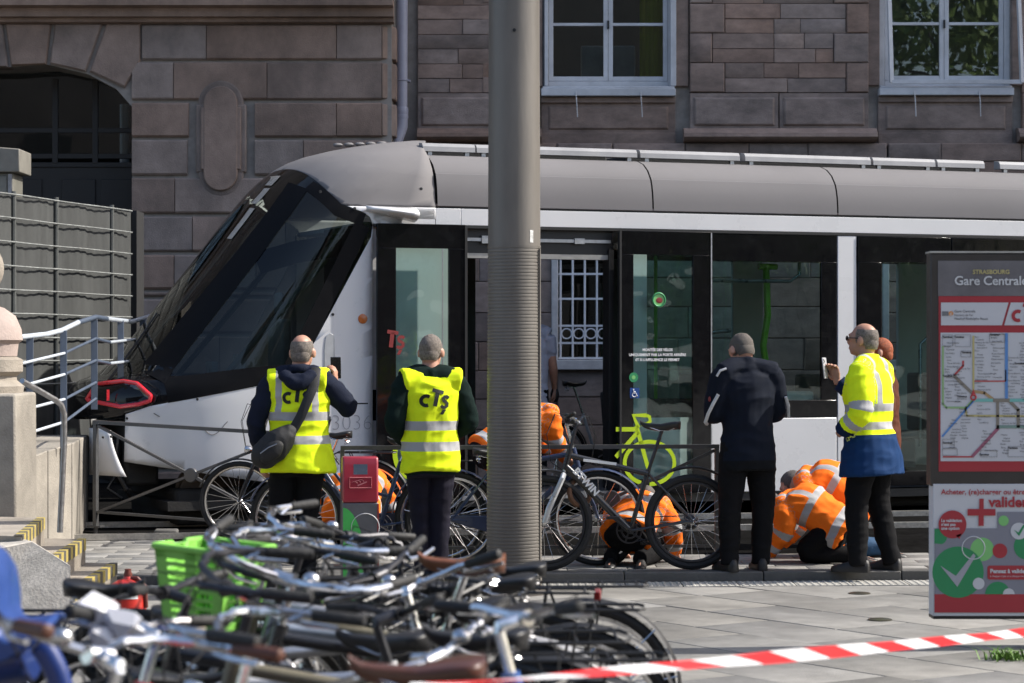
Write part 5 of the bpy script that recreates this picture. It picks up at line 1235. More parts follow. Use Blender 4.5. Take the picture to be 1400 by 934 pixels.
    if fenders is not None:
        def fend(c, a0, a1):
            m = MB(); rows = []
            for i in range(19):
                a = math.radians(a0+(a1-a0)*i/18); e = V(math.cos(a), 0, math.sin(a)); rows.append([c+e*(R+.012+.012*math.cos(q*PI/2))+V(0, q*.027, 0) for q in (-1, -.5, 0, .5, 1)])
            return m.grid(rows)
        m = fend(FA, 20, 170); m.build('mudguard', fenders, fr, angle=70); m = fend(RA, 5, 190); m.build('mudguard', fenders, o, angle=70)
        m = MB()
        for s in (-1, 1): m.tube([RA+V(0, s*.05, 0), RA+V(-R*.75, s*.028, R*.72)], .003, 4); m.tube([RA+V(0, s*.05, 0), RA+V(-R*1.0, s*.028, R*.2)], .003, 4)
        m.build('mudguard_stay', ALU, o)
    # cranks, chain
    cm = DALU if kind == 'mtb' else ALU; c = MB(); c.torus(BB+V(0, -.05, 0), .09, .006, 28, 6); c.torus(BB+V(0, -.05, 0), .055, .008, 20, 6)
    for i in range(5): a = i*2*PI/5; c.bar(BB+V(0, -.05, 0), BB+V(.09*math.cos(a), -.05, .09*math.sin(a)), .012, .006, (0, 1, 0))
    ca = .5 if kind != 'mtb' else -2.55
    d = V(math.cos(ca), 0, math.sin(ca)); c.bar(BB+V(0, -.07, 0), BB+V(0, -.075, 0)+d*.17, .014, .024, (0, 1, 0)); c.bar(BB+V(0, .07, 0), BB+V(0, .075, 0)-d*.17, .014, .024, (0, 1, 0)); c.build('crankset', cm, o)
    for s, e in ((-1, d), (1, -d)):
        m = MB(); q = BB+V(0, s*.125, 0)+e*.17; m.box(q, (.09, .075, .022)); m.build('pedal', BLACK, o, bevel=.004)
    m = MB()
    m.tube([BB+V(0, -.05, .092), RA+V(0, -.05, .045)], .004, 5); m.tube([BB+V(0, -.05, -.092), RA+V(0, -.05, -.045)], .004, 5); m.build('chain', DALU, o)
    if kind in ('city', 'step', 'low') and fenders is not None:
        m = MB().prism([(BB.x+.11, .25), (BB.x+.09, .35), (0, .375), (RA.x, .385), (RA.x-.04, .35), (RA.x, .335), (0, .20)], -.062, -.045); m.build('chain_guard', fenders, o, bevel=.006)
    # saddle: broad tail, slim nose
    m = MB(); m.tube([st-(st-BB).normalized()*.05, sp-V(0, 0, .035)], .0135, 10); m.build('seat_post', ALU if kind != 'mtb' else paint, o)
    rows = []; L = seat_len
    for i in range(13):
        t = i/12; xx = sp.x+L*.55-L*t; w = lerp([(0, .012), (.12, .02), (.4, .026), (.65, seat_w*.34), (.85, seat_w*.5), (.95, seat_w*.46), (1, seat_w*.25)], t); hgt = lerp([(0, .018), (.1, .0), (.5, -.008), (.8, .008), (1, .012)], t); dp = lerp([(0, .018), (.2, .035), (.6, .045), (1, .05)], t)
        rows.append([V(xx, w*math.cos(a*PI/8), sp.z+hgt+((.012*math.sin(a*PI/8)) if a <= 8 else dp*math.sin(a*PI/8))) for a in range(16)])
    m = MB().grid(rows, wrap=True); m.f += [tuple(range(16)), tuple(range(12*16, 13*16))]; m.mi += [0, 0]; m.build('saddle', saddle, o, angle=70)
    m = MB()
    for s in (-1, 1): m.tube([sp+V(L*.42, s*.012, -.012), sp+V(L*.1, s*.022, -.045), sp+V(-L*.15, s*.022, -.045), sp+V(-L*.35, s*.045, -.02)], .0035, 5)
    if saddle is BROWN or not suspension and kind != 'mtb':
        for s in (-1, 1): m.tube([sp+V(-L*.3+.02*math.sin(i*.9)*0, s*.045+.016*math.cos(i*1.25), -.085+.07*i/16+.0) + V(.016*math.sin(i*1.25), 0, 0) for i in range(17)], .0035, 4)
    m.build('saddle_rail', CHROME, o)
    if rack:
        m = MB(); zt = R*2+.075
        for s in (-1, 1):
            m.tube([V(-.16, s*.05, zt-.02), V(-.20, s*.06, zt), V(-.66, s*.06, zt), V(-.68, s*.03, zt)], .006, 6); m.tube([RA+V(0, s*.065, .02), V(-.50, s*.06, zt)], .005, 6); m.tube([RA+V(0, s*.065, .02), V(-.30, s*.06, zt)], .005, 6)
        for xx in (-.25, -.38, -.51, -.64): m.tube([V(xx, -.06, zt), V(xx, .06, zt)], .005, 6)
        m.build('rack', BLACK if rack is True else rack, o)
        if tail: m = MB().bb(-.70, -.675, -.04, .04, zt-.03, zt+.004); m.build('rear_lamp', REDR, o, bevel=.004)
    if kick: MB().tube([BB+V(-.06, .05, -.03), BB+V(-.03, .20, -.27)], .009, 6).build('kickstand', ALU, o)
    if basket is not None:
        bmat_, zt, bw, bd, bh_, wire = basket; bx0 = hc.x+.06; bk = empty('basket', parent=fr)
        def bpt(u_, v_, w): # u along depth, v across, w height fraction (tapered)
            k = .78+.22*w; return V(bx0+bd*.5+(u_-.5)*bd*k, (v_-.5)*bw*k, zt-bh_+bh_*w)
        if wire:
            m = MB(); n = 9
            for w in [i/6 for i in range(7)]: m.tube([bpt(0, 0, w), bpt(1, 0, w), bpt(1, 1, w), bpt(0, 1, w)], .0035 if w < 1 else .006, 4, closed=True)
            for i in range(n+1):
                t = i/n
                for a, b in (((t, 0), (t, 0)), ((t, 1), (t, 1)), ((0, t), (0, t)), ((1, t), (1, t))): m.tube([bpt(*a, 0), bpt(*b, 1)], .0025, 4, cap=False)
                m.tube([bpt(t, 0, 0), bpt(t, 1, 0)], .0025, 4, cap=False)
            m.build('wire_mesh', bmat_, bk)
        else:
            m = MB()
            def wallq(A, B, nrm):
                th_ = .006
                # solid bands and pierced slots
                for w0, w1, t0, t1 in ((0, .10, 0, 1), (.86, 1.0, 0, 1), (0, 1, 0, .16), (0, 1, .84, 1), (0, 1, .42, .58)):
                    P = [A(t0, w0), A(t1, w0), A(t1, w1), A(t0, w1)]; k = len(m.v); c = V(0, 0, 0)
                    m.add([p for p in P]+[p+nrm*th_ for p in P], [(0, 1, 2, 3), (7, 6, 5, 4), (0, 4, 5, 1), (1, 5, 6, 2), (2, 6, 7, 3), (3, 7, 4, 0)])
                for i in range(7):
                    w0 = .14+i*.105; P = [A(.15, w0), A(.85, w0), A(.85, w0+.055), A(.15, w0+.055)]
                    m.add([p for p in P]+[p+nrm*th_ for p in P], [(0, 1, 2, 3), (7, 6, 5, 4), (0, 4, 5, 1), (1, 5, 6, 2), (2, 6, 7, 3), (3, 7, 4, 0)])
            wallq(lambda t, w: bpt(t, 0, w), None, V(0, 1, 0)); wallq(lambda t, w: bpt(t, 1, w), None, V(0, -1, 0)); wallq(lambda t, w: bpt(0, t, w), None, V(1, 0, 0)); wallq(lambda t, w: bpt(1, t, w), None, V(-1, 0, 0))
            P = [bpt(0, 0, 0), bpt(1, 0, 0), bpt(1, 1, 0), bpt(0, 1, 0)]; m.add(P+[p+V(0, 0, .006) for p in P], [(0, 1, 2, 3), (7, 6, 5, 4)])
            m.build('pierced_side', bmat_, bk, bevel=.0015)
            r_ = MB(); r_.tube([bpt(0, 0, 1), bpt(1, 0, 1), bpt(1, .35, 1), bpt(1.0, .4, .9), bpt(1.0, .6, .9), bpt(1, .65, 1), bpt(1, 1, 1), bpt(0, 1, 1)], .011, 8, closed=True); r_.build('rim', bmat_, bk)
    return o
def BX(px, D): return (px-CX)/F*D
LBLU = mat('blue_frame', (.03, .10, .32), .35, coat=.4); DBLU = mat('dark_blue_frame', (.02, .035, .09), .3, coat=.5); SILV = mat('silver_frame', (.5, .5, .51), .3, .8)
REDF = mat('red_frame', (.45, .02, .02), .3, coat=.5); GRNF = mat('green_frame', (.02, .16, .07), .35, coat=.4); KAK = mat('khaki_frame', (.16, .14, .09), .4, coat=.3); WHT = mat('white_frame', (.65, .65, .66), .3, coat=.5)
GRP = 'bicycles parked side by side in the foreground'; GRF = 'bicycles along the steel barrier'
# along the barrier
mt = bicycle('black mountain bike with white lettering and silver fork leaning on the barrier, front wheel left', BX(862, 17.42), 17.42, KZ, PI+.10, .06, 'mtb', R=.345, fat=.026, sh=1.05, bar='flat', bh=1.08, fenders=None, lamp=False, suspension=True, forkm=mat('silver_fork', (.6, .61, .62), .3, .6), barm=DALU, seat_len=.29, seat_w=.15, rimm=DALU, group=GRF, kick=False, steer=-.12)
fm = MB(); 
def on_down(t, off): 
    A, B_ = V(.47, 0, .80), V(0, 0, .285); d = (B_-A).normalized(); up = V(-d.z, 0, d.x); return A+d*t, d, up
A, d_, up_ = on_down(.10, 0)
def bt(x, z): p = A+d_*x-up_*(z-.022); return V(p.x, .0295, p.z)
add_text(fm, 'BTWIN', .072, bt, bold=.003, space=1.05); fm.build('lettering', WHITEP, mt)
m = MB(); A0 = V(.35, .024, .80); m.bar((.34, .0285, .795), (.10, .0285, .765), .002, .02, (0, 0, 1)); m.build('frame_stripe', WHITEP, mt)
m = MB(); pts = [V(.62-.02+(.345+.035)*math.cos(a), 0, .345+(.345+.035)*math.sin(a)) for a in [math.radians(x) for x in range(60, 145, 6)]]
m.tube(pts, .02, 8, flat=.5); m.build('front_guard', mat('dark_grey_guard', (.06, .06, .065), .5), mt)
m = MB(); pts = [V(-.45+(.345+.05)*math.cos(a), 0, .345+(.345+.05)*math.sin(a)) for a in [math.radians(x) for x in range(70, 165, 6)]]; m.tube(pts, .022, 8, flat=.5); m.build('rear_guard', BLACK, mt)
m = MB(); m.torus((0, 0, 0), .10, .018, 22, 8); q = m.build('cable_lock', mat('rusty_lock', (.10, .045, .02), .8, bump=.5), mt); q.location = (.36, -.03, .56); q.rotation_euler = (.3, .5, .8); q.scale = (1.1, 1, .9)
bicycle('dark city bicycle with orange wheel reflector left of the man with the bag', BX(430, 20.0), 20.0, KZ, PI-.05, -.04, 'city', R=.335, fenders=BLACK, bar='flat', bh=1.10, rack=True, group=GRF, sh=.9, lamp='chrome', kick=False)
ob = MB().bb(-.02, .02, -.012, .012, -.05, .05); q = ob.build('orange_reflector', AMB); q.name = 'spoke_reflector'
q.parent = [c for c in bpy.data.objects if c.name.startswith('wheel') and c.parent and c.parent.parent and c.parent.parent.get('label', '').startswith('dark city bicycle')][-1]; q.location = (-.12, 0, -.18); q.rotation_euler = (0, .5, 0)
bicycle('dark blue step-through bicycle standing between the two men in yellow vests', BX(520, 17.9), 17.9, KZ, PI+.05, .05, 'step', paint=DBLU, fenders=DBLU, bar='flat', bh=1.10, group=GRF, barm=DALU, rack=True, lamp=True, sh=.92, kick=False)
bicycle('dark bicycle with blue-black mudguards showing its rear wheel beside the pole', BX(702, 17.75), 17.75, KZ, .06, .05, 'city', paint=DBLU, fenders=DBLU, R=.35, bar='flat', bh=1.06, group=GRF, sh=.85, kick=False, lamp=False)
vb = bicycle('hire bicycle with pale frame and black fabric bag, beyond the tram doorway', BX(815, 26.6), 26.6, .2, .25, 0, 'low', paint=WHT, R=.335, bar='swept', bh=1.05, sh=1.10, fenders=BLACK, lamp=False, kick=False)
m = MB().prism([(.05, .62), (.48, .62), (.50, .90), (.40, 1.04), (.02, 1.0)], -.12, -.06); m.build('frame_bag', BAGM, vb, bevel=.02)
m = MB(); add_text(m, 'vélhop', .12, lambda x, z: V(.10+x, -.123, .78+z), bold=.003); m.build('bag_lettering', WHITEP, vb); MB().bb(.16, .30, -.124, -.121, .89, .97).build('bag_mark', LIME, vb)
# foreground row, all pointing left
row = [
 # label, px of cranks at D, D, yaw, lean, kwargs
 ('black city bicycle with chromed bars, farthest of the foreground row', 640, 9.2, .03, -.05, dict(bar='flat', bh=.95, fenders=BLACK, rack=True, sh=.83, lamp='chrome', barm=DALU, bell=True)),
 ('bicycle with light orange-brown leather saddle left of the round pole', 540, 7.55, -.03, -.04, dict(saddle=mat('tan_leather', (.15, .05, .018), .4, var=.25, scale=20, coat=.3), sh=1.0, kind='city', fenders=BLACK, paint=KAK, bar='swept', bh=1.02, grip=GRIPK)),
 ('black bicycle with glossy black saddle against the foot of the pole', 612, 8.4, .02, -.06, dict(sh=.86, bar='swept', bh=1.0, fenders=BLACK, rack=True, lamp='chrome')),
 ('black roadster with pale rimmed rear wheel ending the row at right', 562, 8.9, .0, -.04, dict(sh=.80, fenders=BLACK, rack=True, tail=True, R=.35, bar='swept', bh=.94, lamp='chrome')),
 ('grey bicycle with two-tone rubber grips behind the green basket', 530, 8.0, .06, -.05, dict(sh=.88, paint=SILV, bar='flat', bh=1.0, fenders=mat('grey_guard', (.3, .3, .31), .4), lamp='chrome')),
 ('bicycle carrying the bright green plastic basket on its front', 560, 7.7, .16, -.20, dict(sh=.87, paint=mat('silver_blue', (.3, .34, .4), .35, .5), bar='swept', bh=.98, fenders=BLACK, basket=(mat('green_plastic', (.24, .60, .09), .5, var=.05, coat=.2), 1.04, .27, .27, .25, False), grip=GRIPK, rack=True)),
 ('black bicycle with wide padded saddle and clamp lamp in mid row', 590, 7.0, .05, -.05, dict(sh=.90, bar='swept', bh=1.02, fenders=BLACK, seat_w=.2, lamp='chrome', bell=True, rack=True)),
 ('khaki bicycle with brown grips right behind the nearest ones', 555, 6.3, .0, -.06, dict(sh=.92, paint=KAK, bar='swept', bh=1.04, grip=GRIPK, fenders=KAK, rack=STEEL, lamp='chrome', steer=.15)),
 ('blue bicycle with long silver quill stem, low in the foreground', 478, 5.65, PI+.5, -.04, dict(sh=.78, paint=LBLU, bar='flat', bh=1.0, fenders=LBLU, rack=STEEL, grip=GRIPK, stemm=ALU, steer=.15)),
 ('green hire bicycle with green wheel guard, nearest at the bottom edge', 590, 5.45, .02, -.05, dict(sh=.84, kind='low', paint=GRNF, bar='swept', bh=1.00, fenders=GRNF, grip=GRIPK)),
 ('red and black bicycle with brown grips and brown saddle, nearest of all', 428, 5.0, .04, -.05, dict(sh=1.0, paint=REDF, bar='swept', bh=1.03, grip=GRIPB, saddle=BROWN, seat_len=.28, fenders=BLACK, lamp='chrome', bell=True)),

 ('black bicycle turned the other way with dropped bars, deep in the row', 350, 9.05, PI-.05, .06, dict(bar='drop', bh=.94, barm=DALU, sh=.84, lamp=False, kind='mtb', paint=mat('grey_frame', (.08, .08, .085), .4))),
 ('old dark bicycle turned the other way with wire basket, mid row', 215, 8.2, PI+.04, .06, dict(steer=.2, bar='swept', bh=1.0, fenders=BLACK, sh=.86, basket=(BLACK, .9, .34, .26, .24, True), rack=True, kind='step')),

 ('thin black bicycle turned the other way with wire basket and chrome lamp', 330, 7.9, PI-.06, .05, dict(bar='flat', bh=.93, fenders=BLACK, sh=.80, basket=(BLACK, .9, .32, .24, .24, True), lamp='chrome', barm=DALU, kind='city')),
 ('silver framed bicycle turned the other way with bell and tall stem', 372, 7.25, PI+.08, .05, dict(bar='flat', bh=.95, paint=SILV, sh=.78, lamp='chrome', bell=True, kind='city')),
 ('white framed bicycle turned the other way with dark flat bar', 318, 6.65, PI-.03, .05, dict(bar='flat', bh=.93, paint=WHT, sh=.76, barm=DALU, kind='city', lamp='chrome')),
 ('dark blue bicycle turned the other way with wire basket, low in front', 352, 6.05, PI+.05, .05, dict(bar='flat', bh=.90, paint=DBLU, sh=.74, basket=(BLACK, .86, .30, .24, .22, True), kind='step', bell=True)),
 ('red framed bicycle squeezed in at left with turned flat bar', 440, 5.95, .10, -.05, dict(bar='flat', bh=.98, paint=REDF, sh=.80, kind='city', lamp='chrome', fenders=BLACK)),
 ('black mountain bike squeezed in at left with dark turned bar', 450, 6.9, -.08, -.05, dict(bar='flat', bh=.96, sh=.84, kind='mtb', barm=DALU, lamp=False)),
]
rb2 = random.Random(21)
for lab, px, D, yw, ln, kw in row:
    kw.setdefault('steer', rb2.uniform(-1.15, 1.15)); yw += rb2.uniform(-.07, .07)
    if rb2.random() < .4: kw.setdefault('barm', DALU)
    bo = bicycle(lab, BX(px, D), D, 0, PI+yw, ln, group=GRP, **kw)
    if 'green hire' in lab:
        m = MB(); c = V(-.45, -.0, .345); m.add([V(c.x+.34*math.cos(t), -.06, c.z+.34*math.sin(t)) for t in [PI*i/20-.1 for i in range(22)]]+[V(c.x+.34*math.cos(t), -.055, c.z+.34*math.sin(t)) for t in [PI*i/20-.1 for i in range(22)]], [tuple(range(22)), tuple(range(43, 21, -1))]+[(i, i+1, 23+i, 22+i) for i in range(21)])
        m.v = [(a, -b, c_) for a, b, c_ in m.v]; m.build('wheel_guard', mat('green_panel', (.03, .22, .09), .35, coat=.4), bo)
        m = MB(); m.torus((c.x, .062, c.z), .33, .012, 30, 6, a0=0, a1=PI); m.build('guard_edge', mat('pale_green', (.35, .6, .4), .4), bo)
        m = MB(); add_text(m, 'vélhop', .17, lambda x, z: V(c.x+.27-x, .063, c.z+.10+z), bold=.006); m.build('guard_lettering', WHITEP, bo)
# ---------------------------------------------------------------- pole, barrier, sign and other street furniture
pole = empty('round_pole', 'tall round dark grey pole with ribbed sleeve and a small white sticker', 'pole', at(703, 812, 16.45).xy.to_3d())
PM = mat('pole_paint', (.165, .15, .132), .42, .0, var=.14, scale=5, stretch=(1, 1, .2), bump=.1, dirt=.28, bscale=30); PR = mat('pole_sleeve', (.158, .144, .126), .45, .0, var=.16, scale=6, stretch=(1, 1, .2), dirt=.35)
s_ = F/16.45; zr = EYE-(337-HY)/s_; ps = empty('x') ; bpy.data.objects.remove(ps)
m = MB(); m.lathe([(.178, zr), (.168, 5.5), (.16, 9)], 64); m.build('shaft', PM, pole)
prof = []; z = 0.02
while z < zr-.002: prof += [(.190-.010*z/zr, z), (.190-.010*z/zr, z+.013), (.1865-.010*z/zr, z+.016), (.1865-.010*z/zr, z+.021)]; z += .0235
m = MB().lathe(prof, 64); m.build('ribbed_sleeve', PR, pole, angle=20)
m = MB().lathe([(.181, zr-.004), (.181, zr+.006)], 64); m.build('sleeve_edge', PM, pole)
m = MB().bb(-.006, .006, -.195, -.184, 0.02, zr-.02); q = m.build('sleeve_seam', PR, pole); q.rotation_euler = (0, 0, 1.15)
m = MB(); m.lathe([(.24, 0), (.24, .02), (.2, .03)], 48); m.build('base_ring', PM, pole)
zz = EYE-(325-HY)/s_; m = MB(); m.grid([[(.1795*math.sin(a), -.1795*math.cos(a), z) for a in [.72+.08*i/2 for i in range(-2, 3)]] for z in (zz-.04, zz+.045)]); m.build('sticker', mat('worn_sticker', (.6, .6, .58), .6, var=.5, scale=60), pole)
MB().lathe([(.012, -.182), (.012, -.17)], 10, (0, 0, EYE-(46-HY)/s_), axis='y').build('bolt_hole', BLACK, pole)
# barrier panels
GAL = mat('barrier_steel', (.12, .12, .122), .4, .5, var=.15, scale=10, dirt=.2)
def barrier(label, A, B, zA, zB, group, cross=True, h=.90, hub=True, posts=(1, 1), low=.13):
    d = Vector((B[0]-A[0], B[1]-A[1], 0)); L = d.length; yw = math.atan2(d.y, d.x); o = empty('barrier', label, 'barrier', (A[0], A[1], zA), yw, group); k = (zB-zA)
    def p(x, z): return V(x*L, 0, z+k*x)
    MB().bar(p(-.01, h), p(1.01, h), .055, .03).build('top_rail', GAL, o); MB().bar(p(0, low), p(1, low), .035, .022).build('bottom_rail', GAL, o)
    for i, x in enumerate((0, 1)):
        if posts[i]: MB().bar(p(x, 0 if not (i == 0 and zA > .1) else -.0), p(x, h-.016), .05, .03, (1, 0, 0)).build('post', GAL, o); MB().bb(x*L-.06, x*L+.06, -.05, .05, k*x, k*x+.012).build('foot_plate', GAL, o)
    if cross:
        for (x0, z0, x1, z1) in ((0, h-.03, 1, low), (0, low, 1, h-.03)):
            a, b = p(x0+.012, z0), p(x1-.012, z1); c = (a+b)/2; u = (b-a).normalized()
            MB().bar(a, c-u*.06, .032, .022).build('brace', GAL, o); MB().bar(c+u*.06, b, .032, .022).build('brace', GAL, o)
        c = p(.5, (h-.03+low)/2); MB().lathe([(.055, -.022), (.062, -.016), (.062, .016), (.055, .022)], 20, c, axis='y').build('hub', GAL, o, bevel=.003)
    return o
GB = 'steel crossed barriers between platform and track'
A = at(131, 700, 20.75); B = at(396, 700, 20.15)
bl = barrier('crossed steel barrier pushed askew in front of the tram nose', (A.x, A.y), (B.x, B.y), .14, .06, GB, h=.90)
MB().lathe([(.02, -.16), (.006, -.30)], 8, (0, 0, .16)).build('anchor_spike', GAL, bl)
A = at(468, 700, 17.72); B = at(690, 700, 17.86); barrier('steel barrier behind the second man in yellow vest', (A.x, A.y), (B.x, B.y), KZ, KZ, GB, h=.87, cross=False, posts=(1, 0))
A = at(692, 700, 17.87); B = at(980, 700, 18.0); barrier('crossed steel barrier behind the black mountain bike', (A.x, A.y), (B.x, B.y), KZ, KZ, GB, h=.87, posts=(0, 1))
# ticket validator
VR = mat('validator_red', (.30, .015, .03), .35, var=.06, coat=.4)
vd = empty('ticket_validator', 'dark red ticket validator with green patterned lower panel and card symbol', 'ticket machine', (BX(492, 15.6), 15.6, 0), .12)
k = F/15.6; vz = lambda py: EYE-(py-HY)/k
m = MB().prism([(-.09, vz(686)), (-.085, vz(668)), (-.075, vz(633)), (-.06, vz(624)), (.08, vz(624)), (.09, vz(632)), (.09, vz(686))], -.115, .115, fn=lambda a, b, c: (b, a, c)); m.build('head', VR, vd, bevel=.012)
def vf(x, z, off=.003): t = (z-vz(668))/(vz(633)-vz(668)); return V(x, -.085+.010*t-off-(.0 if z > vz(668) else (vz(668)-z)*.28), z)
m = MB().add([vf(-.045, vz(648), .001), vf(.045, vz(648), .001), vf(.045, vz(634), .001), vf(-.045, vz(634), .001)], [(0, 1, 2, 3)]); m.build('screen', mat('lcd', (.10, .13, .17), .25, coat=.5), vd)
m = MB().tube([vf(x, z) for x, z in ((-.07, vz(666)), (.07, vz(666)), (.07, vz(652)), (-.07, vz(652)))], .003, 5, closed=True)
for i in range(3): m.tube([vf(-.04+.02*math.cos(a)+.02*i, vz(660)+.012*math.sin(a)+.006*i) for a in (0, .6, 1.2, 1.8, 2.4)], .002, 4)
m.bar(vf(-.02, vz(663)), vf(.04, vz(658)), .003, .008); m.build('card_symbol', mat('pink_print', (.5, .15, .16), .5), vd)
m = MB().bb(-.115, .115, -.085, .085, 0.02, vz(686)-.002); m.build('column', mat('grey_panel', (.10, .10, .105), .4, coat=.3), vd, bevel=.008)
m = MB(); P = [(-.113, vz(820))]+[(-.113+.17*math.sin(t), vz(820)+.60*math.cos(t)+.0) for t in [PI/2*i/12 for i in range(13)]]; m.add([V(x, -.088, z) for x, z in P], [tuple(range(len(P)))]); m.build('green_leaf', mat('green_leaf_print', (.06, .42, .08), .4), vd)
m = MB(); m.torus((.03, -.087, vz(720)), .09, .003, 24, 4); m.torus((-.0, -.0875, vz(770)), .075, .02, 20, 4); m.build('curves', mat('pale_print', (.45, .45, .46), .5), vd)
MB().bb(.107, .118, -.087, -.07, .03, vz(688)).build('red_edge', REDP, vd); MB().bb(-.12, .12, -.09, .09, 0, .03).build('foot', BLACK, vd)
# stop sign with map
SD = 13.5; sg = empty('stop_sign', 'stop information panel Gare Centrale with tram map over a red and green poster', 'sign', (BX(1400, SD), SD, 0), -.0)
sx = lambda px: (px-1400)/F*SD; sz = lambda py: EYE-(py-HY)/F*SD
FRM = mat('sign_frame', (.06, .052, .046), .45, .3, var=.1); SGR = mat('sign_grey_print', (.16, .15, .155), .5); SWH = mat('sign_white_print', (.60, .60, .62), .5, var=.02); SRD = mat('sign_red_print', (.40, .035, .045), .5, var=.03)
SR_ = .70
m = MB(); m.bb(sx(1270), SR_, -.05, .09, sz(664), sz(347)); m.build('cabinet', FRM, sg, bevel=.006)
MB().bb(sx(1269), SR_, -.055, .095, sz(347)+.002, sz(344)).build('top_cap', mat('cap_alloy', (.5, .48, .44), .4, .5), sg)
def flat(name, px0, px1, py0, py1, mm, y=-.053): return MB().bb(sx(px0), px1 if px1 < 3 else sx(px1), y, y+.004, sz(py1), sz(py0)).build(name, mm, sg)
flat('header_print', 1280, SR_-.04, 357, 405, SGR); flat('red_print', 1281, SR_-.04, 405.3, 644, SRD, -.0525)
m = MB(); P = [(1284, 414), (1376, 414), (1367, 445), (1284, 445)]; m.add([V(sx(a), -.0555, sz(b)) for a, b in P], [(0, 1, 2, 3)])
P = [(1379, 414), (1470, 414), (1470, 445), (1370, 445)]; m.add([V(sx(a), -.0555, sz(b)) for a, b in P], [(0, 1, 2, 3)]); m.build('white_field', SWH, sg)
flat('map_sheet', 1283.5, SR_-.045, 455, 630, SWH, -.0555)
def stx(txt, size, px, py, mm, name='lettering', y=-.0585, **kw):
    m = MB(); add_text(m, txt, size, lambda a, b: V(sx(px)+a, y, sz(py)+b), **kw); return m.build(name, mm, sg)
YP = mat('yellow_print', (.55, .47, .2), .5); BKP = mat('ink_print', (.05, .05, .055), .6); SLT = mat('white_lettering', (.66, .66, .66), .5)
stx('STRASBOURG', .033, 1327, 375, YP, bold=.0009); stx('Gare Centrale', .071, 1302, 390, SLT, bold=.0012, space=.98)
stx('Gare Centrale', .020, 1302, 427.5, BKP); stx('Homme de Fer', .017, 1302, 432.5, BKP); stx('Neuhof Rodolphe Reuss', .019, 1302, 437.5, BKP)
flat('line_badge', 1285.5, 1294, 426, 432, mat('grey_badge', (.18, .18, .19), .5), -.058); m = MB(); disc(m, (sx(1297.5), -.0585, sz(429)), .013, 14); m.build('line_badge', mat('orange_badge', (.7, .25, .02), .5), sg); stx('C', .02, 1295.8, 431.3, SWH, y=-.0592, bold=.001)
m = MB(); cts(m, lambda a, b: V(sx(1381)+a, -.0585, sz(440)+b), .095); m.build('operator_logo', SRD, sg)
# network map: coloured lines, stops, small lettering
def mline(pts, mm, w=.011, y=-.0585):
    m = MB()
    for (a, b), (c, d) in zip(pts, pts[1:]):
        p, q = Vector((sx(a), sz(b))), Vector((sx(c), sz(d))); t = (q-p).normalized(); n_ = Vector((-t.y, t.x))*w/2; p = p-t*w*.3; q = q+t*w*.3
        m.add([V(p.x+n_.x, y, p.y+n_.y), V(p.x-n_.x, y, p.y-n_.y), V(q.x-n_.x, y, q.y-n_.y), V(q.x+n_.x, y, q.y+n_.y)], [(0, 1, 2, 3)])
    return m.build('map_line', mm, sg)
mc = lambda n_, c: mat('map_'+n_, c, .5, var=.03)
gl_, ye, bl_, rd_, tq, gy = mc('green', (.30, .48, .22)), mc('yellow', (.55, .47, .2)), mc('blue', (.12, .28, .6)), mc('red', (.5, .06, .06)), mc('turquoise', (.2, .5, .45)), mc('brown', (.25, .22, .18))
mline([(1286.5, 474), (1286.5, 552), (1291, 557), (1318, 557), (1327, 547)], gl_); mline([(1328, 460), (1328, 537)], ye); mline([(1317, 558), (1319, 568), (1440, 569)], ye); mline([(1286, 596), (1328, 548)], bl_); mline([(1373, 457), (1373, 545)], bl_, .017)
mline([(1314, 494), (1314, 500), (1302, 513)], rd_); mline([(1302, 514), (1327, 538)], gy, .017); mline([(1330, 535), (1343, 537), (1354, 545)], mc('tan', (.45, .3, .15)), .016); mline([(1330, 547), (1400, 547)], tq, .018, -.0588); mline([(1356, 547), (1376, 547)], gy, .019, -.059)
mline([(1361, 549), (1361, 585)], gy, .017); mline([(1376, 547), (1389, 560), (1389, 583)], gy, .018); mline([(1361, 583), (1420, 583)], mc('grey_green', (.2, .3, .26)), .017); mline([(1361, 586), (1327, 623)], mc('purple', (.35, .12, .18)), .018); mline([(1287, 624), (1326, 624)], rd_, .008); mline([(1330, 521), (1372, 521), (1372, 506)], rd_, .007); mline([(1420, 470), (1420, 560)], bl_, .014); mline([(1400, 500), (1440, 540)], gl_)
m = MB(); m.torus((sx(1328), -.059, sz(543)), .014, .005, 14, 4); m.build('here_marker', rd_, sg); m = MB().prism([(sx(1328)-.012, sz(539)), (sx(1328)+.012, sz(539)), (sx(1328), sz(532))], -.06, -.0585); m.build('here_arrow', rd_, sg)
tx_ = MB(); words_ = ['Gare', 'Musée', 'Hôpital', 'Les Halles', 'Laiterie', 'Porte Blanche', 'Université', 'Rotonde', 'Observatoire', 'Parc', 'Landsberg', 'Jean Jaurès', 'Lycée', 'Pont', 'Rives', 'Homme de Fer', 'Broglie', 'Wacken']
rr_ = random.Random(5)
for cx_, y0, y1 in ((1290, 470, 550), (1303, 505, 552), (1331, 462, 535), (1352, 458, 520), (1376, 490, 545), (1296, 575, 615), (1333, 555, 580), (1366, 552, 582), (1392, 470, 620), (1340, 590, 620), (1410, 470, 620), (1366, 595, 622), (1310, 560, 600)):
    y = y0
    while y < y1:
        wv, fv = text_mb(rr_.choice(words_), .0125)
        X0 = sx(cx_+rr_.uniform(-2, 3)); tx_.add([V(X0+a, -.0592, sz(y)+b) for a, b, _ in wv], fv); y += rr_.uniform(3.4, 5.2)
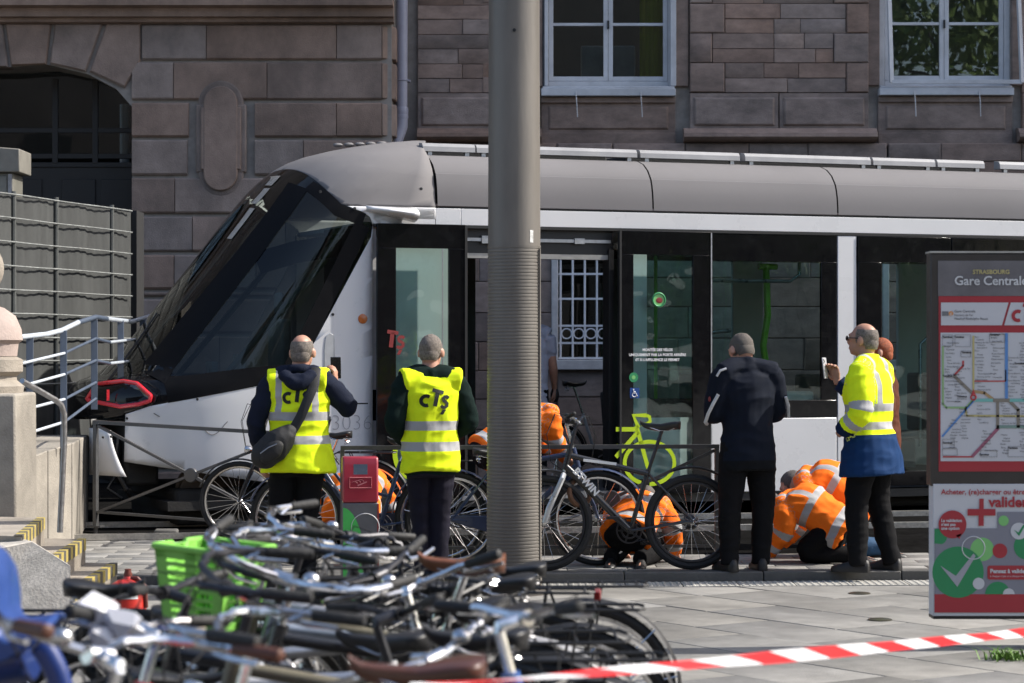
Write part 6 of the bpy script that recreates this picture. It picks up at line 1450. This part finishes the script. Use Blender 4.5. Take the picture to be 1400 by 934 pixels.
for a, b in ((1286, 462), (1302, 462), (1350, 459), (1312, 483), (1286, 515), (1306, 543), (1286, 606), (1336, 622), (1375, 613), (1384, 498)):
    wv, fv = text_mb('Terminus', .014, bold=.0008); tx_.add([V(sx(a)+p, -.0592, sz(b)+q) for p, q, _ in wv], fv)
o = tx_.build('map_lettering', BKP, sg); o['kind'] = 'stuff'
m = MB()
for a, b, c, d in ((1286, 458, 1300, 473), (1303, 458, 1324, 474), (1350, 457, 1371, 468), (1311, 480, 1324, 488), (1286, 600, 1302, 612), (1286, 613, 1306, 622), (1338, 615, 1360, 624), (1375, 610, 1400, 624)):
    for (p, q) in (((a, b), (c, b)), ((c, b), (c, d)), ((c, d), (a, d)), ((a, d), (a, b))): m.bar(V(sx(p[0]), -.0588, sz(p[1])), V(sx(q[0]), -.0588, sz(q[1])), .001, .0018, (0, 1, 0))
o = m.build('map_box', BKP, sg); o['kind'] = 'stuff'
# lower poster
PY = -.058
m = MB(); m.bb(sx(1273.5), SR_, -.054, .09, sz(841), sz(661)-.0); m.build('poster_board', mat('poster_white', (.60, .60, .62), .5, var=.02), sg, bevel=.003)
GRY = mat('poster_grey', (.24, .24, .28), .5, var=.02)
def poly(name, pts, mm, y=PY, c=0): return MB().add([V(sx(a), y-c*.0006, sz(b)) for a, b in pts], [tuple(range(len(pts)))]).build(name, mm, sg)
poly('grey_field', [(1275, 721.5), (1360.5, 721.5), (1360.5, 699), (1475, 699), (1475, 811), (1275, 811)], GRY)
poly('red_field', [(1275, 811), (1475, 811), (1475, 836), (1275, 836)], SRD)
MB().bb(sx(1273.5), SR_, -.056, .09, sz(845), sz(841)-.001).build('plinth', BLACK, sg)
def circ(name, cx_, cy_, r, mm, c=1, a0=0, a1=360):
    return poly(name, [(cx_+r*math.cos(math.radians(a0+(a1-a0)*i/32)), cy_+r*math.sin(math.radians(a0+(a1-a0)*i/32))) for i in range(33 if a1-a0 < 360 else 32)], mm, c=c)
circ('green_circle', 1283, 733, 16, GRN, 1, -45, 225) if False else poly('green_circle', [(1275, 722), (1287, 722)]+[(1283+9*math.cos(t), 733+10*math.sin(t)) for t in [-.9+.25*i for i in range(10)]]+[(1275, 742)], GRN, c=1)
circ('light_green_circle', 1340, 750, 16, GRL); m = MB(); m.torus((sx(1328), PY-.001, sz(748)), .063, .003, 28, 4); m.build('ring', SWH, sg)
circ('big_green_circle', 1307, 781, 35, GRN, 2)
P = [(1283, 772), (1300, 783.5), (1304, 786), (1328, 755.5), (1331, 759), (1306, 801)]; poly('check_mark', P, mat('check_grey', (.38, .38, .42), .5), c=4)
circ('red_circle', 1364, 752, 10, SRD, 3); circ('pale_circle', 1335, 796.5, 8, SWH, 4); circ('green_dot', 1369, 711, 7, GRL, 3); circ('white_disc', 1390, 725, 11.5, SWH, 4); poly('small_check', [(1383, 723), (1389, 727), (1396, 716), (1398, 718), (1390, 732)], GRN, c=6)
circ('green_circle', 1401, 746, 18, GRN, 2); circ('green_half_circle', 1361, 811, 17, GRN, 3, 180, 360); circ('white_half_circle', 1376, 811, 8, SWH, 4, 180, 360)
circ('speech_bubble', 1299.5, 716, 19, SRD, 3); poly('bubble_tail', [(1304, 731), (1312, 728), (1309, 736)], SRD, c=3)
pl_ = [(1336, 681), (1342, 681), (1342, 695), (1358, 695), (1358, 704), (1342, 704), (1342, 718), (1335, 718), (1335, 704), (1320, 704), (1320, 695), (1336, 695)]; poly('plus', pl_, SRD, c=3)
stx('Acheter, (re)charger ou être contrôlé', .040, 1284, 675, SRD, y=PY-.002, bold=.0008); stx('valider', .080, 1349, 692, SRD, y=PY-.002, bold=.0025, space=1.0)
for i, t in enumerate(('La validation', "n'est pas", 'une option')): stx(t, .023, 1284, 712.5+5.3*i, SWH, y=PY-.004, bold=.0008)
poly('red_banner', [(1347, 774), (1349, 772), (1475, 772), (1475, 791), (1349, 791), (1347, 789)], SRD, c=4); stx('Pensez à valider', .032, 1350.5, 782, SWH, y=PY-.005, bold=.0012); stx('à chaque trajet et à chaque montée', .015, 1350.5, 787.5, SWH, y=PY-.005)
for xx in (.10, .55): MB().bb(xx, xx+.1, -.02, .06, 0, sz(845)).build('leg', FRM, sg)
# red and white tape tied to a post just outside the picture
tm = bpy.data.materials.new('warning_tape'); tm.use_nodes = True; n, l = tm.node_tree.nodes, tm.node_tree.links; b_ = n['Principled BSDF']; b_.inputs['Roughness'].default_value = .35
a_ = n.new('ShaderNodeAttribute'); a_.attribute_name = 'along'; fr_ = n.new('ShaderNodeMath'); fr_.operation = 'FRACT'; l.new(a_.outputs['Fac'], fr_.inputs[0]); cr_ = n.new('ShaderNodeMath'); cr_.operation = 'GREATER_THAN'; cr_.inputs[1].default_value = .5; l.new(fr_.outputs[0], cr_.inputs[0])
mx_ = n.new('ShaderNodeMix'); mx_.data_type = 'RGBA'; mx_.inputs[6].default_value = (.72, .72, .74, 1); mx_.inputs[7].default_value = (.62, .02, .025, 1); l.new(cr_.outputs[0], mx_.inputs[0]); l.new(mx_.outputs[2], b_.inputs['Base Color'])
P0, P1 = at(560, 940, 4.6), at(1540, 848, 10.6); mb = MB(); al = []; rows = []
N = 120
for i in range(N+1):
    t = i/N; c = P0.lerp(P1, t); c.z -= .012*4*t*(1-t); tw = .35*math.sin(t*13)+.3+.2*math.sin(t*31)+.95*(1-t)**2
    up = V(0, math.sin(tw), math.cos(tw)); rows.append([c-up*.018, c-up*.006, c+up*.006, c+up*.018]); al += [c.x/.245+k*.14 for k in (-1.5, -.5, .5, 1.5)]
mb.grid(rows); o = mb.build('warning_tape', tm); at_ = o.data.attributes.new('along', 'FLOAT', 'POINT'); at_.data.foreach_set('value', al)
tag(o, 'red and white striped plastic warning tape stretched across the lower right', 'tape')
# small ground things
for px, py in ((1175, 812), (1203, 848)):
    D = EYE*F/(py-HY); o = MB().lathe([(.075, 0), (.075, .004), (.06, .008), (.0, .009)], 24, cap=False).build('ground_stud', mat('stud_bronze', (.12, .115, .09), .35, .7), loc=(BX(px, D), D, .0025))
    tag(o, 'flat round metal stud set in the paving, %s' % ('farther from the camera' if py < 830 else 'nearer to the camera'), 'ground stud')
GRS = mat('weed_leaf', (.10, .22, .02), .6, var=.3, scale=40); m = MB(); D = 12.95; rg2 = random.Random(3); c0 = V(BX(1378, D), D, 0)
for i in range(170):
    b = c0+V(rg2.gauss(0, .07), rg2.gauss(0, .05), 0); a = rg2.uniform(0, 2*PI); L = rg2.uniform(.03, .085); d = V(math.cos(a), math.sin(a), 0); w = V(-d.y, d.x, 0)*.004
    m.add([b-w, b+w, b+d*L*.4+V(0, 0, L*.6)+w*.8, b+d*L*.4+V(0, 0, L*.6)-w*.8, b+d*L+V(0, 0, L*.75)], [(0, 1, 2, 3), (3, 2, 4)])
o = m.build('grass_tuft', GRS, angle=180); tag(o, 'small bright green tuft of grass in a paving joint at lower right', 'grass', kind='stuff')
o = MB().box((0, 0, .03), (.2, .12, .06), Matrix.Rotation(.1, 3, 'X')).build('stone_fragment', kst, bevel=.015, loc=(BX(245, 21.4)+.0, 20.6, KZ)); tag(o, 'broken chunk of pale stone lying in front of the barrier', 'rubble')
# ---------------------------------------------------------------- left side: ramp wall, railings, steps, pier, screens
CON = mat('concrete_wall', (.33, .30, .255), .85, var=.2, scale=4, bump=.5, bscale=60, dirt=.5); SST = mat('pale_stone', (.34, .30, .25), .85, var=.18, scale=5, bump=.5, bscale=70, dirt=.45)
def wquad(name, label, cat, P, z0, z1, m, th=.25, bevel=.01):
    "wall along ground points P, top z1 (list), bottom z0"
    mb = MB(); n_ = len(P); N_ = []
    for i in range(n_):
        a = P[max(0, i-1)]; b = P[min(n_-1, i+1)]; d = (b-a).normalized(); N_.append(V(-d.y, d.x, 0)*th)
    rows = [[p+V(0, 0, z0) for p in P], [p+V(0, 0, z) for p, z in zip(P, z1)], [p+q+V(0, 0, z) for p, q, z in zip(P, N_, z1)], [p+q+V(0, 0, z0) for p, q in zip(P, N_)]]
    mb.grid(rows); mb.f += [(0, n_, 2*n_, 3*n_), (n_-1, 4*n_-1, 3*n_-1, 2*n_-1)]; mb.mi += [0, 0]
    o = mb.build(name, m, bevel=bevel); return tag(o, label, cat)
G0 = lambda px, D: V(BX(px, D), D, 0)
wtop = lambda py, D: EYE-(py-HY)/F*D
wl = empty('ramp_wall', 'pale concrete ramp wall at left under the blue railing, cracked where the tram hit it', 'wall')
pts_ = [(36, 19.0, 628), (66, 19.45, 616), (99, 19.9, 606)]
for (a, b) in zip(pts_, pts_[1:]):
    P = [G0(a[0]+.6, a[1]), G0(b[0]-.6, b[1])]; z = [wtop(a[2], a[1]), wtop(b[2], b[1])]; t = wquad('panel', None, None, P, 0, z, CON, th=1.1); t.parent = wl
P = [G0(100, 19.92), G0(121, 21.9)]; t = wquad('return_panel', None, None, P, 0, [wtop(606, 19.9), wtop(606, 19.9)], CON, th=1.6); t.parent = wl
m = MB(); m.tube([G0(86, 19.7)+V(0, -.02, wtop(690, 19.7)), G0(86, 19.7)+V(0, -.02, wtop(612, 19.7))], .02, 6); m.build('wall_pipe', mat('grey_pipe', (.3, .28, .26), .6), wl)
# blue-white railing
BLU = mat('railing_blue', (.085, .11, .155), .4, var=.1, coat=.3); RWH = mat('railing_white', (.55, .60, .66), .35, var=.05, coat=.4)
rl_ = empty('ramp_railing', 'blue and white tubular railing along the ramp, bent by the tram', 'railing')
tops = [(28, 461, 18.8), (64, 457, 19.3), (84, 452, 19.6), (107, 441, 20.0)]; mids = [(107, 441, 20.0), (131, 433.5, 20.4), (146, 436, 20.8)]; ends_ = [(146, 436, 20.8), (180, 440, 22.3), (214, 430, 23.6)]
tb_ = lambda L, r, m_, nm: MB().tube([at(*p) for p in L], r, 10).build(nm, m_, rl_)
tb_(tops, .021, RWH, 'handrail'); tb_(mids, .021, BLU, 'handrail'); tb_(ends_, .021, RWH, 'handrail')
for k_, (ya, yb, yc, yd) in enumerate(((497, 483, 463, 468), (528, 512, 493, 497), (561, 546, 523, 0), (595, 577, 545, 0))):
    tb_([(30, ya, 18.8), (88, yb, 19.6)], .012, RWH, 'rail'); tb_([(88, yb, 19.6), (131, yc, 20.4)], .012, BLU, 'rail')
    if yd: tb_([(131, yc, 20.4), (150, yd, 20.9)], .014, BLU, 'rail'); tb_([(150, yd, 20.9), (205, yd-6, 23.2)], .014, RWH, 'rail')
for px, D, y0, y1 in ((40, 19.0, 626, 459), (87, 19.6, 612, 452), (129, 20.4, 560, 437), (165, 21.6, 560, 438), (195, 22.8, 540, 437)):
    a, b = at(px, y0, D), at(px+(1 if px < 60 else 0), y1, D); MB().bar(a, b, .012, .055, (1, .3, 0)).build('baluster', BLU, rl_, bevel=.003)
# steel handrail of the steps
hr_ = MB().tube([at(30, 521, 17.6), at(55, 535, 17.8), at(76, 547, 17.95), at(84, 554, 18.0), at(88, 566, 18.02), at(88, 600, 18.02), at(82, 728, 18.02)], .022, 10).build('handrail', STEEL); tag(hr_, 'bent steel tube handrail at the head of the steps by the pier', 'handrail')
# steps with black and yellow nosings
YLW = mat('nosing_yellow', (.42, .33, .09), .7, var=.2, scale=20); BKN = mat('nosing_black', (.085, .08, .07), .7)
sp_ = empty('steps', 'stone steps with yellow and black striped edges', 'steps')
def step(L0, L1, back, zt):
    "tread between front edge points (px,py,D) and a back offset"
    a, b = V(*L0), V(*L1); a.z = b.z = zt; bk = V(*back); mb = MB(); P = [a, b, b+bk, a+bk]
    mb.add([p for p in P]+[V(p.x, p.y, -.02) for p in P], [(0, 1, 2, 3), (7, 6, 5, 4), (0, 4, 5, 1), (1, 5, 6, 2), (2, 6, 7, 3), (3, 7, 4, 0)]); mb.build('tread', SST, sp_, bevel=.004)
    L = (b-a).length; d = (b-a).normalized(); nn = V(d.y, -d.x, 0); n_ = max(2, int(L/.11)); up = V(0, 0, 1)
    if nn.dot(bk) > 0: nn = -nn
    for i in range(n_):
        p, q = a+d*(L*i/n_), a+d*(L*(i+1)/n_); o2 = MB().add([p+nn*.004+up*-.075, q+nn*.004+up*-.075, q+nn*.004+up*.004, p+nn*.004+up*.004, p-nn*.05+up*.004, q-nn*.05+up*.004], [(0, 1, 2, 3), (3, 2, 5, 4)]); o2.build('nosing', YLW if i % 2 else BKN, sp_)
def gp(px, py, z): D = (EYE-z)*F/(py-HY); return (BX(px, D), D, z)
step(gp(98, 808, .17), gp(160, 770, .17), (-1.0, .2, 0), .17)
step(gp(66, 768, .34), gp(117, 737, .34), (-1.0, .2, 0), .34)
step(gp(30, 733, .51), gp(61, 708, .51), (-.8, .3, 0), .51)
# pier with ball finial at the left edge
pr = empty('stone_pier', 'weathered stone pier with carved rounded cap at the left edge', 'pier', (BX(-28, 17.0), 17.0, 0)); q_ = lambda py: EYE-(py-HY)/F*17.0
m = MB().prism([(-.40, .0), (.34, 0), (.33, q_(537)), (-.40, q_(537))], -.36, .36); m.build('shaft', CON, pr, bevel=.02)
m = MB().lathe([(.30, q_(540)), (.31, q_(528)), (.26, q_(520)), (.255, q_(514))], 24); m.build('neck', SST, pr)
m = MB().lathe([(.26, q_(514)), (.30, q_(508)), (.30, q_(492)), (.25, q_(487))], 28); m.build('torus_moulding', SST, pr)
m = MB().lathe([(.26, q_(487)), (.27, q_(470)), (.30, q_(465)), (.29, q_(450)), (.25, q_(432)), (.17, q_(421)), (.10, q_(417))], 28); m.build('cap', mat('pinkish_stone', (.45, .36, .32), .85, var=.15, scale=5, bump=.4, dirt=.25), pr)
m = MB().sphere((0, 0, q_(367)), (.17, .17, .19), 24, 16); m.torus((.02, -.02, q_(372)), .155, .035, 24, 8, axis='x'); m.lathe([(.09, q_(420)), (.11, q_(395)), (.09, q_(390))], 20); m.build('finial', SST, pr)
# sloping stone block beside the steps
blk = MB(); D0 = 14.4
f_ = [at(-60, 760, D0), at(45, 740, D0+.4), at(97, 773, D0), at(97, 838, D0), at(-60, 850, D0)]
f_[3].z = f_[4].z = 0
blk.add(f_+[p+V(-.35, .75, 0) for p in f_], [(0, 1, 2, 3, 4), (9, 8, 7, 6, 5)]+[(i, 5+i, 5+(i+1) % 5, (i+1) % 5) for i in range(5)])
o = blk.build('stone_block', mat('light_granite', (.5, .465, .41), .85, var=.2, scale=30, bump=.4, dirt=.25), bevel=.01); tag(o, 'sloping pale granite end block in front of the steps', 'stone block')
# mesh fence with grey screen
SCR = mat('grey_screen_cloth', (.058, .061, .06), .8, var=.25, scale=6, stretch=(1, 1, .25), dirt=.2); WIR = mat('fence_wire', (.42, .44, .43), .4, .6)
mf = empty('mesh_fence', 'wire mesh fence covered with grey privacy screen at left', 'fence')
FD = lambda px: 23.0+(px-70)*.0205
def fp_(px, py, off=0): p = at(px, py, FD(px)); p.y += off; return p
tp_y = lambda px: 262+px*.14
m = MB()
m.grid([[fp_(px, y0 if k else tp_y(px)+3, 0)+V(-.02+.005*math.sin(px*.6)+.01*math.sin(px*.13), 0, 0) for px in range(-20, 186, 3)] for k, y0 in ((0, 0), (1, 380), (1, 600))]); m.build('screen_cloth', SCR, mf, angle=80)
for px, dx in ((19, 0), (77, 8), (153, 2)):
    MB().tube([fp_(px, tp_y(px)-3), fp_(px, 430), fp_(px, 600)], .022, 8).build('post', mat('fence_post', (.10, .105, .10), .5), mf)
for k in range(9):
    P = [fp_(px, 480-(480-tp_y(px)-2)*(1-k*.152)-.3*math.sin(px*.05+k), 0)+V(.02, 0, 0) for px in range(-20, 187, 9)]; MB().tube(P, .0085, 5).build('wire', WIR, mf)
dk = MB().bb(-.02, .03, 0, .5, 0, fp_(184, 288).z).build('fence_end', DARKIN, mf); dk.location = fp_(183, 0).xy.to_3d()
m = MB().bb(-1.2, 0, 0, .6, 0, 2.0)
kx = empty('utility_cabinet', 'pale beige cabinet with slanted cap showing at the upper left edge', 'cabinet', (BX(18, 22.5), 22.5, 0)); kz = lambda py: EYE-(py-HY)/F*22.5
MB().prism([(-1.0, kz(192)), (.07, kz(204)), (.07, kz(236)), (-1.0, kz(236))], -.05, .5).build('cap', mat('beige_cap', (.2, .19, .165), .6, dirt=.2), kx, bevel=.01)
MB().bb(-1.0, .0, .0, .45, 0, kz(236)-.003).build('body', mat('beige_body', (.17, .165, .14), .6, dirt=.2), kx, bevel=.01); MB().bb(-.5, -.06, -.01, 0, kz(275), kz(241)).build('door_panel', mat('beige_panel', (.2, .195, .17), .6), kx, bevel=.008); MB().bb(-.045, -.01, -.012, .0, 0, kz(238)).build('edge_strip', STEEL, kx)
# foreground left: child seat, gas bottle, white bag
BLS = mat('blue_plastic', (.018, .055, .22), .45, var=.12, scale=14, coat=.15)
cs = empty('child_seat', 'blue plastic child seat mounted on a bicycle at the lower left corner', 'child seat', (BX(-10, 5.6), 5.6, 0)); cz = lambda py: EYE-(py-HY)/F*5.6; sxx = lambda px: (px-4)/F*5.6
P = [(-60, 735), (-8, 738), (12, 750), (24, 768), (29, 795), (30, 822), (36, 838), (50, 845), (72, 842), (94, 837), (99, 842), (92, 852), (70, 862), (48, 872), (20, 880), (-20, 885), (-60, 885)]
m = MB(); NL = 9
rows = []
for i in range(NL):
    t = -1+2*i/(NL-1); k = 1-.10*t*t-.06*abs(t)**6; rows.append([V(sxx(x*k-6*(1-k)), .16*t, cz(y)-.035*t*t) for x, y in P])
m.grid(rows, wrap=True); m.f += [tuple(range(len(P))), tuple(range((NL-1)*len(P), NL*len(P)))]; m.mi += [0, 0]
o = m.build('seat_shell', BLS, cs, angle=50, bevel=.008)
B = Blob(); B.limb([V(sxx(-60), 0, cz(905)), V(sxx(60), 0, cz(890))], [(0, .09), (1, .07)], 'torso', flat=1.8, side=(0, 0, 1)); B.limb([V(sxx(85), -.13, cz(870)), V(sxx(110), -.13, cz(910)), V(sxx(120), -.13, cz(985))], [(0, .03), (1, .03)], 'torso'); link('leg_guard', B.remesh('leg_guard', .01, mat('dark_blue_plastic', (.008, .03, .16), .4, coat=.3), 6), cs)
gb = empty('fire_extinguisher', 'red fire extinguisher bottle with white label behind the parked bicycles', 'extinguisher', (BX(175, 13.9), 13.9, 0)); gz = lambda py: EYE-(py-HY)/F*13.9
m = MB().lathe([(.10, .0), (.105, .02), (.105, gz(806)), (.095, gz(798)), (.06, gz(793)), (.03, gz(791)), (.025, gz(788))], 28); m.build('bottle', mat('red_bottle', (.55, .03, .02), .35, var=.08, coat=.4), gb)
m = MB().lathe([(.022, gz(789)), (.026, gz(786)), (.018, gz(780)), (.02, gz(778))], 12); m.tube([V(.0, 0, gz(790)), V(.06, -.03, gz(790)), V(.105, -.04, gz(800)), V(.11, -.03, gz(830))], .012, 8); m.build('valve', mat('brown_valve', (.13, .03, .02), .5), gb)
m = MB().grid([[(.1065*math.sin(a), -.1065*math.cos(a), z) for a in [-.6+.12*i for i in range(12)]] for z in (gz(817), gz(808))]); m.build('label', WHITEP, gb)
wb = empty('plastic_bag', 'crumpled white plastic bag over a handlebar at lower left', 'bag', (BX(135, 5.7), 5.7, EYE-(835-HY)/F*5.7))
rb = random.Random(9); bm = bmesh.new()
for cc, rr2, n_ in (((0, 0, 0), .05, 16), ((.05, 0, -.02), .055, 16), ((.01, -.01, -.05), .04, 14), ((.085, .0, -.045), .03, 12), ((-.03, 0, -.03), .03, 12)):
    vs2 = [bm.verts.new(Vector(cc)+Vector((rb.gauss(0, 1), rb.gauss(0, 1), rb.gauss(0, .6))).normalized()*rr2*rb.uniform(.6, 1.25)) for _ in range(n_)]
    bmesh.ops.convex_hull(bm, input=vs2)
bmesh.ops.delete(bm, geom=[v for v in bm.verts if not v.link_faces], context='VERTS')
me = bpy.data.meshes.new('bag_film'); bm.to_mesh(me); bm.free(); me.materials.append(mat('white_film', (.75, .75, .78), .3, var=.05, coat=.3)); link('bag_film', me, wb)
# the side of the square behind the camera, seen only in reflections
ob_ = empty('added_opposite_building', 'dark building added across the square to darken reflections in the tram glass', 'building', (0, -26, 0)); OBM = mat('added_building_dark', (.07, .06, .055), .9, var=.3, scale=.6)  # unseen building, added and kept dark to tone down bright glass reflections
MB().bb(-60, 9, -8, 0, 0, 16).build('wall', OBM, ob_); MB().bb(9, 70, -8, 0, 0, 10).build('wing', OBM, ob_)
m = MB()
for i in range(-14, 15):
    for j in range(3): m.bb(i*4-.7, i*4+.7, -.1, .12, 1.0+j*3.1, 2.9+j*3.1)
o = m.build('window_row', DARKIN, ob_); o['kind'] = 'stuff'
LEAF = mat('tree_leaf', (.10, .16, .025), .6, var=.5, scale=3); BARK = mat('tree_bark', (.06, .05, .04), .9, bump=.5)
rg3 = random.Random(11)
for k, (x, y, h, r) in enumerate(((13.5, -17, 17, 4.2), (24, -12, 10, 3.4), (31, -6, 11, 3.6), (39, -1, 10, 3.4), (46, -14, 12, 4))):
    t = empty('plane_tree', ('tall green plane tree mirrored in the upper right window of the station', 'low broad plane tree nearest the tram, mirrored in its glass', 'plane tree second from the tram, mirrored in its glass', 'plane tree third from the tram, mirrored in its glass', 'tallest wide plane tree far across the square')[k], 'tree', (x, y, 0), 0, 'trees across the square')
    tb2 = MB().tube([(0, 0, 0), (.1, 0, h*.3), (-.05, .1, h*.55), (.1, 0, h*.85)], [.28, .2, .14, .04], 8)
    for i in range(7): a = i*.9; z = h*(.3+.07*i); tb2.tube([(0, 0, z), (r*.35*math.cos(a), r*.35*math.sin(a), z+.7), (r*.75*math.cos(a), r*.75*math.sin(a), z+1.2)], [.09, .06, .02], 6)
    tb2.build('trunk', BARK, t); m = MB(); cl = [(Vector((rg3.gauss(0, r*.45), rg3.gauss(0, r*.45), h*.62+rg3.gauss(0, h*.15))), rg3.uniform(.6, 1.2)) for _ in range(34 if k else 90)]
    for i in range(1500 if k else 5200):
        c, rr2 = rg3.choice(cl); p = c+Vector((rg3.gauss(0, 1), rg3.gauss(0, 1), rg3.gauss(0, 1))).normalized()*rr2*rg3.uniform(.5, 1); a = Vector((rg3.gauss(0, 1), rg3.gauss(0, 1), rg3.gauss(0, 1))).normalized()*.16; b = a.cross(Vector((rg3.gauss(0, 1), rg3.gauss(0, 1), 1))).normalized()*.13
        m.add([p-a, p+b, p+a, p-b], [(0, 1, 2, 3)])
    m.build('crown', LEAF, t, angle=180)
